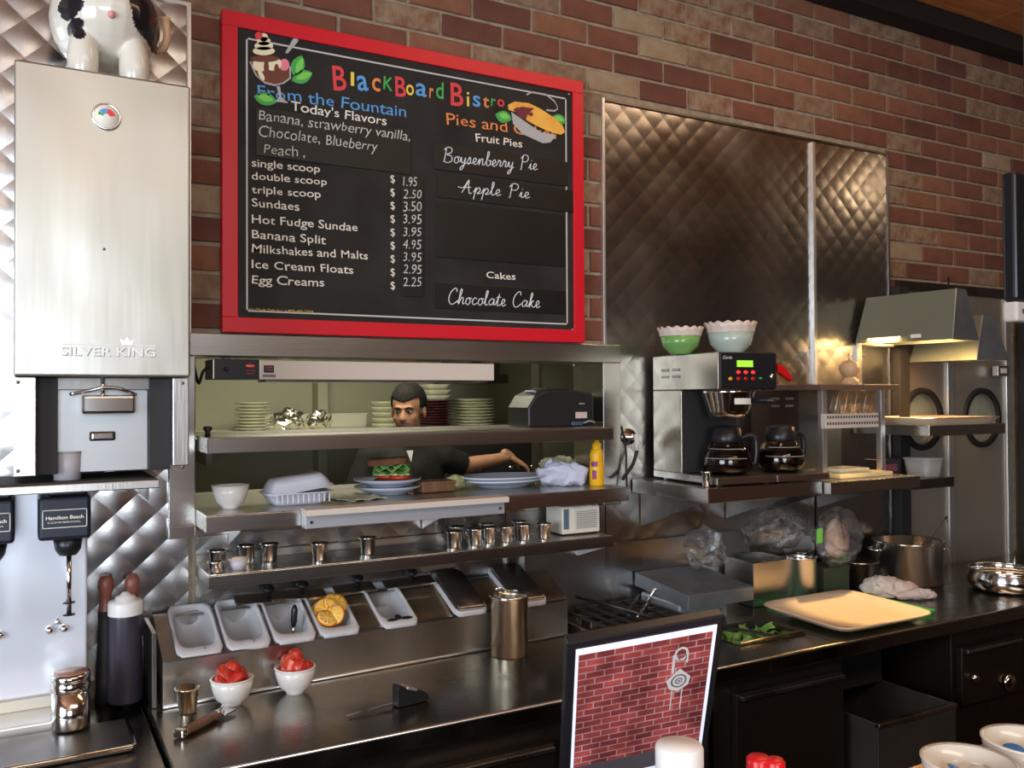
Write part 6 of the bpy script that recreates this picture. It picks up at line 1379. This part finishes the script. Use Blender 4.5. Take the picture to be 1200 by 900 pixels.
ruffled_bowl('green bowl with ruffled pink-cream rim on top of the brewer', 1.852, -0.185, 1.7535, 0.071, 0.085, mintgr)
ruffled_bowl('pale aqua bowl with ruffled pink-cream rim, right of the green one', 1.992, -0.265, 1.7535, 0.080, 0.100, paleaq)
# small shot glass on the coffee shelf corner
p = at_z(802, 570, 1.343)
t = thing('shot_glass', 'tiny steel cup at the left front corner of the coffee shelf', 'cup', (1.815, -0.345, 1.3435)); cup_mesh(t, 0.011, 0.015, 0.045, chrome)
# wall valve with hoses
p = at_y(741, 512, -0.03)
t = thing('water_valve', 'chrome wall flange with white valve left of the coffee brewer', 'valve', (p.x, -0.008, p.z))
B().lathe([(0.028, 0), (0.026, 0.008), (0.012, 0.012), (0.010, 0.03), (0.0001, 0.03)], (0, 0, 0), 26, M=M).ob('flange', chrome, t)
b = B(); b.cyl((0.012, -0.03, 0.01), (0.012, -0.03, -0.045), 0.008); b.cyl((0.012, -0.03, -0.020), (0.030, -0.03, -0.020), 0.006); b.ob('valve_body', whitep, t)
for k, (pts, lb) in enumerate((([(p.x+0.012, -0.04, p.z-0.045), (p.x-0.01, -0.045, p.z-0.09), (p.x-0.05, -0.05, p.z-0.130), (p.x-0.06, -0.06, 1.350)], 'black hose running down left from the white valve'),
      ([(1.742, -0.012, 1.52), (1.746, -0.03, 1.44), (1.740, -0.04, 1.37), (1.735, -0.05, 1.30)], 'black cable hanging beside the right jamb of the pass window'))):
    b = B(); b.tube(catmull(pts, 6), 0.006 if k == 0 else 0.0035); tag(b.ob('hose', rubber, None), lb, 'hose')
# plank shelf with utensil rack
t = thing('pepper_shelf', 'small brown wooden shelf holding the round-headed grinder', 'shelf', (2.56, -0.15, 1.657))
B().box(-0.17, 0.23, -0.13, 0.135, -0.02, 0.0).ob('shelf_board', mat('shelf_brown', (0.20, 0.13, 0.09), 0.4, 0.3), t, bev=0.002)
for (x, y) in ((-0.155, -0.12), (0.145, -0.12)): B().box(x, x+0.022, y, y+0.022, -0.318, -0.02).ob('post', alu, t, bev=0.001)
t = thing('pepper_grinder', 'light wooden grinder with ball-shaped head on the small brown shelf', 'grinder', (2.655, -0.175, 1.6575))
B().lathe([(0.0001, 0), (0.034, 0), (0.036, 0.004), (0.032, 0.016), (0.020, 0.026), (0.018, 0.030)], n=26, cap0=False).ob('base', mat('light_turned_wood', (0.60, 0.40, 0.22), 0.4, noise=0.15, nscale=10), t); B().ell((0, 0, 0.058), (0.037, 0.037, 0.033), 26, 16).ob('ball_head', mat('light_turned_wood', (0.60, 0.40, 0.22), 0.4), t)
b = B(); b.tube([(0, 0, 0.09), (0, 0, 0.105)], 0.004); b.ell((0, 0, 0.108), 0.007); b.ob('crank_knob', chrome, t)
t = thing('utensil_rack', 'perforated pale strip with a row of slanting steel rods', 'rack', (2.535, -0.275, 1.505))
B().box(-0.135, 0.135, -0.012, 0.010, 0.0, 0.050).ob('perforated_strip', mat('strip_cream', (0.58, 0.52, 0.46), 0.5), t, bev=0.001)
b = B()
for k in range(20):
    for z in (0.012, 0.034): b.box(-0.128+k*0.0133, -0.121+k*0.0133, -0.0126, -0.0118, z, z+0.009)
b.ob('slot', blackm, t, kind='stuff')
for k in range(9):
    x = -0.115+k*0.024; bb = B(); bb.tube([(x, -0.012, 0.050), (x+0.030, -0.005, 0.125)], 0.0024, 6); bb.ob('rod', steel if k % 2 else steel_dk, t)
B().box(-0.10, 0.215, 0.118, 0.124, -0.318, -0.02).ob('back_panel', mat('slate_panel', (0.10, 0.115, 0.12), 0.4, 0.5), [o for o in bpy.data.objects if o.name == 'pepper_shelf'][0])
# board on the extension shelf and boxes
t = thing('bread_board', 'pale yellow board lying lit on the shelf below the utensil rack', 'board', (2.50, -0.255, 1.3385), 0.03); B().box(-0.115, 0.16, -0.10, 0.12, 0.0, 0.014).ob('board', mat('pale_board', (0.62, 0.52, 0.30), 0.5), t, bev=0.003); B().box(-0.05, 0.10, -0.05, 0.06, 0.0145, 0.026).ob('folded_paper', paperm, t, bev=0.003)
t = thing('lower_side_shelf', 'dark steel shelf between the heat lamp uprights at coffee level', 'shelf', (2.98, -0.2, 1.318)); B().box(-0.24, 0.0, -0.165, 0.165, -0.035, 0.0).ob('shelf_body', steel_dk, t, bev=0.002); b = B(); b.box(-0.2, -0.02, 0.165, 0.190, -0.03, 0.0); b.ob('wall_cleat', steel_dk, t)
t = thing('tea_box', 'black and red printed box on the dark lower side shelf', 'box', (2.805, -0.20, 1.3185)); B().box(-0.06, 0.06, -0.03, 0.04, 0, 0.062).ob('carton', mat('carton_black', (0.02, 0.02, 0.025), 0.5), t, bev=0.003); B().box(-0.045, 0.035, -0.0315, -0.03, 0.018, 0.045).ob('red_print', mat('carton_print', (0.30, 0.05, 0.05), 0.5, col2=(0.05, 0.04, 0.10), nscale=80), t)
t = thing('plastic_tub', 'translucent grey plastic tub right of the black and red box', 'tub', (2.915, -0.285, 1.3185)); 
def ring(w2, l2, z, p=6): return [(x, y, z) for x, y in rrect(w2, l2, p, 32)]
b = B(); loft(b, [ring(0.085, 0.09, 0), ring(0.100, 0.11, 0.062), ring(0.096, 0.106, 0.062), ring(0.082, 0.087, 0.004)]); b.ob('tub_wall', mat('tub_plastic', (0.42, 0.43, 0.42), 0.3, alpha=0.6), t); b = B(); loft(b, [ring(0.106, 0.116, 0.0625), ring(0.106, 0.116, 0.068)]); b.ob('lid', mat('tub_plastic', (0.42, 0.43, 0.42), 0.3, alpha=0.6), t)

# ================================================================== HEAT LAMP UNIT
def lamp(name, label, x0, x1, y0, y1, zb, zt, on):
    t = thing(name, label, 'heat lamp', ((x0+x1)/2, (y0+y1)/2, zb), 0.0); hx = (x1-x0)/2; hy = (y1-y0)/2; tx = hx*0.36; h = zt-zb
    b = B(); vs = [(-hx, -hy, 0), (hx, -hy, 0), (hx, hy, 0), (-hx, hy, 0), (-tx, -hy+0.015, h), (tx, -hy+0.015, h), (tx, hy-0.015, h), (-tx, hy-0.015, h)]
    iv = [(v[0]*0.97, v[1]*0.985, v[2]-(0.004 if v[2] > 0 else 0)) for v in vs]
    b.add(vs+iv, [(4, 5, 6, 7), (1, 2, 6, 5), (2, 3, 7, 6), (3, 0, 4, 7), (15, 14, 13, 12), (8, 12, 13, 9), (9, 13, 14, 10), (10, 14, 15, 11), (11, 15, 12, 8), (0, 1, 9, 8), (1, 2, 10, 9), (2, 3, 11, 10), (3, 0, 8, 11), (0, 1, 5, 4)])
    b.ob('shade', sagem, t, fixn=False)
    b = B(); b.add([(-hx-0.001, -hy-0.001, -0.001), (hx+0.001, -hy-0.001, -0.001), (tx+0.001, -hy+0.014, h+0.001), (-tx-0.001, -hy+0.014, h+0.001), (-hx, -hy-0.004, -0.001), (hx, -hy-0.004, -0.001), (tx, -hy+0.011, h), (-tx, -hy+0.011, h)], [(0, 1, 2, 3), (7, 6, 5, 4), (0, 4, 5, 1), (1, 5, 6, 2), (2, 6, 7, 3), (3, 7, 4, 0)]); b.ob('end_plate', greymet, t)
    b = B(); b.tube([(0, -hy+0.03, h*0.45), (0, hy-0.03, h*0.45)], 0.012); b.ob('heat_tube', bulbm if on else chrome, t)
    return t
l1 = lamp('heat_lamp', 'large grey-green heat lamp hood glowing underneath above the tall side shelf', 2.886, 3.066, -0.405, -0.015, 1.818, 2.005, True); l1.rotation_euler = (0, 0, 0.10)
B().box(-0.0935, -0.0885, -0.08, -0.04, 0.012, 0.026, rot=(0, 0.0, 0)).ob('white_sticker', whitep, l1)
l2 = lamp('heat_lamp', 'smaller unlit grey-green heat lamp hood behind and below the glowing one', 3.17, 3.375, -0.33, -0.04, 1.752, 1.925, False)
for o in (l1, l2):
    b = B(); b.tube([(0, -0.1, 0.165), (0, -0.1, 3.15-o.location.z if False else 0.30)], 0.004)
area('heat_lamp_light', (2.965, -0.2, 1.84), (2.955, -0.21, 0), 0.30, 0.12, 7.0, (1.0, 0.60, 0.24))
t = thing('lamp_stand', 'short bright square upright holding the left end of the glowing heat lamp', 'stand', (2.765, -0.12, 1.6575))
B().box(-0.014, 0.014, -0.010, 0.010, 0, 1.815-1.6575).ob('upright', alu, t, bev=0.0015)
B().box(-0.014, 0.20, -0.008, 0.008, 1.806-1.6575, 1.815-1.6575).ob('lamp_arm', steel_dk, t, bev=0.001); B().box(-0.022, 0.022, -0.018, 0.018, 0, 0.003).ob('foot_plate', alu, t)
t = thing('heat_shelf', 'warm lit steel shelf with a flat tray under the large heat lamp', 'shelf', (3.06, -0.2, 1.508))
B().box(-0.225, 0.225, -0.17, 0.16, -0.038, 0.0).ob('shelf_body', steel_h, t, bev=0.002)
t = thing('sheet_pan', 'flat pale sheet pan lying on the warm lit shelf', 'pan', (3.07, -0.205, 1.5085)); b = B(); loft(b, [ring(0.40, 0.28, 0.0, 12), ring(0.44, 0.32, 0.020, 12), ring(0.45, 0.33, 0.024, 12), ring(0.44, 0.32, 0.026, 12), ring(0.41, 0.29, 0.004, 12)]); b.ob('pan_body', traym, t); b = B(); loft(b, [ring(0.452, 0.332, 0.0225, 12), ring(0.454, 0.334, 0.026, 12), ring(0.442, 0.322, 0.0275, 12)], close_last=False); b.ob('rim', alu, t)
t = thing('outlet_box', 'small steel socket box beside the right-hand lamp upright', 'socket', (3.80, -0.035, 1.70)); B().box(-0.05, 0.03, -0.02, 0.008, 0, 0.045).ob('box', steel, t, bev=0.002); B().box(-0.03, 0.01, -0.022, -0.02, 0.012, 0.034).ob('socket', creamp, t)
b = B(); b.tube(catmull([(3.22, -0.15, 1.93), (3.30, -0.12, 2.0), (3.40, -0.06, 2.06), (3.45, -0.03, 2.12)], 6), 0.004); tag(b.ob('power_cable', rubber, None), 'black cable rising from behind the lit heat lamp to the wall', 'cable')
b = B(); b.tube(catmull([(3.38, -0.15, 1.86), (3.42, -0.14, 1.82), (3.50, -0.12, 1.81), (3.62, -0.10, 1.84)], 6), 0.004); tag(b.ob('power_cable', rubber, None), 'black cable drooping right of the unlit heat lamp', 'cable')
# hanging display at the right edge
p = at_y(1183, 353, -1.0)
t = thing('display_screen', 'tall black display with green picture and pale printed base plate at the right edge', 'screen', (p.x+0.12, -1.0, p.z))
B().box(-0.12, 0.14, -0.02, 0.02, 0.0, 0.345).ob('screen_body', mat('screen_black', (0.010, 0.011, 0.014), 0.3), t, bev=0.010, seg=3)
B().box(-0.082, 0.12, -0.0215, -0.0195, 0.055, 0.22).ob('green_picture', mat('screen_green', (0.22, 0.55, 0.04), 0.5, emit=0.35), t)
B().box(-0.121, 0.141, -0.021, 0.021, -0.055, -0.001).ob('base_plate', mat('plate_pale', (0.62, 0.58, 0.54), 0.5), t, bev=0.008, seg=3)
b = B(); text(b, "ez", -0.100, -0.034, 0.028, 0.020, y=-0.0225, thin=0.015); b.ob('base_lettering', blackm, t, fixn=False, kind='stuff')
B().box(0.04, 0.07, 0.02, 0.05, 0.1, 3.20-p.z).ob('hanging_pole', blackm, t, bev=0.002)

# ================================================================== FOREGROUND
P0 = Vector((0.650, -1.383, 1.283)); e1 = Vector((0.958, -0.27, 0.10)).normalized(); e2 = -Vector((0.203, 0.387, -0.90)); e2 = (e2-e1*e2.dot(e1)).normalized(); nn = e1.cross(e2).normalized()
if nn.dot(CAM_POS-P0) < 0: nn = -nn
MM = Matrix(((e1.x, -nn.x, e2.x, P0.x), (e1.y, -nn.y, e2.y, P0.y), (e1.z, -nn.z, e2.z, P0.z), (0, 0, 0, 1)))
t = thing('tilted_screen', 'black-framed tilted screen showing a red brick wall with a chrome emblem', 'screen'); t.matrix_world = MM
W_, H_ = 0.236, 0.30
B().box(0, W_, 0.001, 0.020, -H_, 0).ob('screen_frame', blackp, t, bev=0.003)
def brick_print():
    m = bpy.data.materials.new('brick_print'); m.use_nodes = True; N = m.node_tree.nodes; L = m.node_tree.links; bs = N['Principled BSDF']
    tc = N.new('ShaderNodeTexCoord'); mp = N.new('ShaderNodeMapping'); mp.inputs['Rotation'].default_value = (PI/2, 0, 0); br = N.new('ShaderNodeTexBrick')
    L.new(tc.outputs['Object'], mp.inputs[0]); L.new(mp.outputs[0], br.inputs[0]); br.inputs['Scale'].default_value = 26
    br.inputs['Color1'].default_value = (0.30, 0.055, 0.050, 1); br.inputs['Color2'].default_value = (0.15, 0.028, 0.030, 1); br.inputs['Mortar'].default_value = (0.36, 0.22, 0.22, 1); br.inputs['Mortar Size'].default_value = 0.022
    br.inputs['Brick Width'].default_value = 0.72; br.inputs['Row Height'].default_value = 0.30
    n = N.new('ShaderNodeTexNoise'); n.inputs['Scale'].default_value = 22; L.new(tc.outputs['Object'], n.inputs[0]); mx = N.new('ShaderNodeMix'); mx.data_type = 'RGBA'; mx.blend_type = 'MULTIPLY'; mx.inputs[0].default_value = 0.75
    cr = N.new('ShaderNodeMapRange'); cr.inputs[1].default_value = 0.3; cr.inputs[2].default_value = 0.7; cr.inputs[3].default_value = 0.35; cr.inputs[4].default_value = 1.5; L.new(n.outputs[0], cr.inputs[0])
    L.new(br.outputs[0], mx.inputs[6]); L.new(cr.outputs[0], mx.inputs[7]); L.new(mx.outputs[2], bs.inputs['Base Color']); bs.inputs['Roughness'].default_value = 0.15
    L.new(mx.outputs[2], bs.inputs['Emission Color']); bs.inputs['Emission Strength'].default_value = 0.35; return m
scr = B().box(0.012, W_-0.012, -0.0005, 0.002, -H_+0.02, -0.014).ob('white_border', mat('screen_white', (0.62, 0.66, 0.78), 0.2, emit=0.75), t)
pic = B().box(0.016, W_-0.018, -0.0012, 0.0, -H_+0.06, -0.024).ob('brick_picture', brick_print(), t)
B().box(0.016, W_-0.018, -0.0014, 0.0, -H_+0.03, -H_+0.062).ob('dark_caption_bar', mat('caption_grey', (0.10, 0.09, 0.10), 0.3), t)
b = B(); em = mat('print_silver_emblem', (0.55, 0.54, 0.53), 0.3, emit=0.15); em2 = mat('print_dark_emblem', (0.12, 0.11, 0.11), 0.3)
ex, ez = 0.172, -0.055
def arc(b, cx, cz, r0, r1, a0_, a1_, y, mi, n=18, sx=1.0):
    vs = []
    for k in range(n+1):
        a = a0_+(a1_-a0_)*k/n; vs += [(cx+r0*math.cos(a)*sx, y, cz+r0*math.sin(a)), (cx+r1*math.cos(a)*sx, y, cz+r1*math.sin(a))]
    b.add(vs, [(2*k, 2*k+1, 2*k+3, 2*k+2) for k in range(n)], mi=mi)
arc(b, ex, ez, 0.009, 0.013, 0, 2*PI, -0.0016, 0, sx=0.85); arc(b, ex+0.002, ez-0.006, 0.006, 0.0075, 0, 2*PI, -0.0018, 1, sx=0.9)
b.box(ex-0.013, ex-0.009, -0.0018, -0.0014, ez-0.034, ez); b.box(ex+0.009, ex+0.0115, -0.0018, -0.0014, ez-0.018, ez)
b.add([(ex-0.020, -0.0019, ez-0.047), (ex, -0.0019, ez-0.027), (ex+0.018, -0.0019, ez-0.045), (ex+0.016, -0.0019, ez-0.060), (ex, -0.0019, ez-0.070), (ex-0.014, -0.0019, ez-0.064)], [(0, 1, 2, 3, 4, 5)], mi=0)
arc(b, ex, ez-0.050, 0.010, 0.0125, 0, 2*PI, -0.0021, 1); arc(b, ex, ez-0.050, 0.0, 0.006, 0, 2*PI, -0.0021, 1); arc(b, ex, ez-0.050, 0.002, 0.004, 0, 2*PI, -0.0023, 0)
b.box(ex-0.010, ex-0.0085, -0.0018, -0.0014, ez-0.105, ez-0.068, mi=0); b.box(ex+0.006, ex+0.0075, -0.0018, -0.0014, ez-0.105, ez-0.068, mi=0)
b.ob('emblem_picture', [em, em2], pic, fixn=False, kind='stuff')
bc = MM @ Vector((W_/2, 0.03, -H_*0.75))
t = thing('screen_stand', 'black pole stand behind the tilted screen', 'stand', (bc.x, bc.y+0.03, 0.7305))
B().box(-0.08, 0.08, -0.06, 0.07, 0, 0.012).ob('foot_plate', blackm, t, bev=0.003); b = B(); b.tube([(0, 0, 0.012), (0, 0, bc.z-0.73), tuple((MM @ Vector((W_/2, 0.024, -H_*0.5)))-Vector((bc.x, bc.y+0.03, 0.7305)))], 0.012); b.ob('pole', blackm, t)
# jar with white lid, ketchup bottles and creamer bowls on the bar
ZB = 1.0505
def ray_at(px, py, z): return at_z(px, py, z)
p = ray_at(796, 872, 1.205)
t = thing('white_lidded_jar', 'white plastic jar with ribbed white lid before the tilted screen', 'jar', (p.x, p.y, ZB)); hh = 1.205-ZB
B().lathe([(0.0001, 0), (0.028, 0), (0.030, 0.004), (0.030, hh-0.036), (0.026, hh-0.034)], n=32, cap0=False).ob('jar_body', mat('jar_pinkred', (0.55, 0.05, 0.05), 0.35), t)
B().lathe([(0.0285, hh-0.034), (0.0285, hh-0.004), (0.0265, hh), (0.0001, hh+0.0004)], n=44, cap0=False).ob('lid', mat('lid_white', (0.78, 0.77, 0.75), 0.4), t)
for k, (px, py, lb, rr) in enumerate(((889, 886, 'red ketchup bottle cap, left and nearer of the two', 0.0150), (908, 889, 'red ketchup bottle cap peeking out right behind the other', 0.0125))):
    p = ray_at(px, py, 1.172); t = thing('ketchup_bottle', lb, 'bottle', (p.x, p.y, ZB)); hh = 1.172-ZB
    B().lathe([(0.0001, 0), (0.019, 0), (0.020, 0.004), (0.017, hh-0.030), (0.0115, hh-0.022)], n=24, cap0=False).ob('bottle_body', redcap, t); B().lathe([(rr-0.001, hh-0.022), (rr, hh-0.018), (rr, hh-0.003), (rr-0.003, hh), (0.0001, hh+0.0005)], n=24).ob('cap', redcap, t)
def creamer_bowl(label, px, py, z, r_, seed):
    p = ray_at(px, py, z); h = z-ZB
    bowl(label, p.x, p.y, ZB, r_, h, mat('bar_bowl_cream', (0.70, 0.64, 0.55), 0.2, coat=0.3), 'white bowls of creamer pots on the bar', 'creamer_bowl')
    rnd = random.Random(seed)
    for k, (dx, dy, dz, m) in enumerate(((0.0, -0.018, 0.030, bluecup), (0.024, 0.004, 0.032, whitep), (-0.022, 0.010, 0.028, whitep), (0.004, 0.026, 0.030, bluecup))):
        t = thing('creamer_pot', 'small %s-topped creamer pot, %s in the %s bowl on the bar' % ('blue' if m is bluecup else 'white', ['front', 'right', 'left', 'rear'][k], 'left' if seed == 1 else 'right'), 'creamer', (p.x+dx, p.y+dy, ZB+dz-0.008), 0, 'creamer pots in the bar bowls'); t.rotation_euler = (rnd.uniform(-0.7, 0.7), rnd.uniform(-.6, .6), 0)
        B().lathe([(0.0001, 0), (0.009, 0), (0.0125, 0.016), (0.016, 0.017), (0.016, 0.018)], n=20, cap0=False, cap1=False).ob('pot', translm, t); B().lathe([(0.0001, 0.0185), (0.0162, 0.0182), (0.0162, 0.0190), (0.0001, 0.0193)], n=20, cap0=False, cap1=False).ob('foil_lid', m, t)
creamer_bowl('white bowl of creamer pots, left and nearer of the two on the bar', 1136, 892, 1.112, 0.062, 1)
creamer_bowl('white bowl of creamer pots at the right edge of the bar', 1205, 868, 1.112, 0.062, 2)
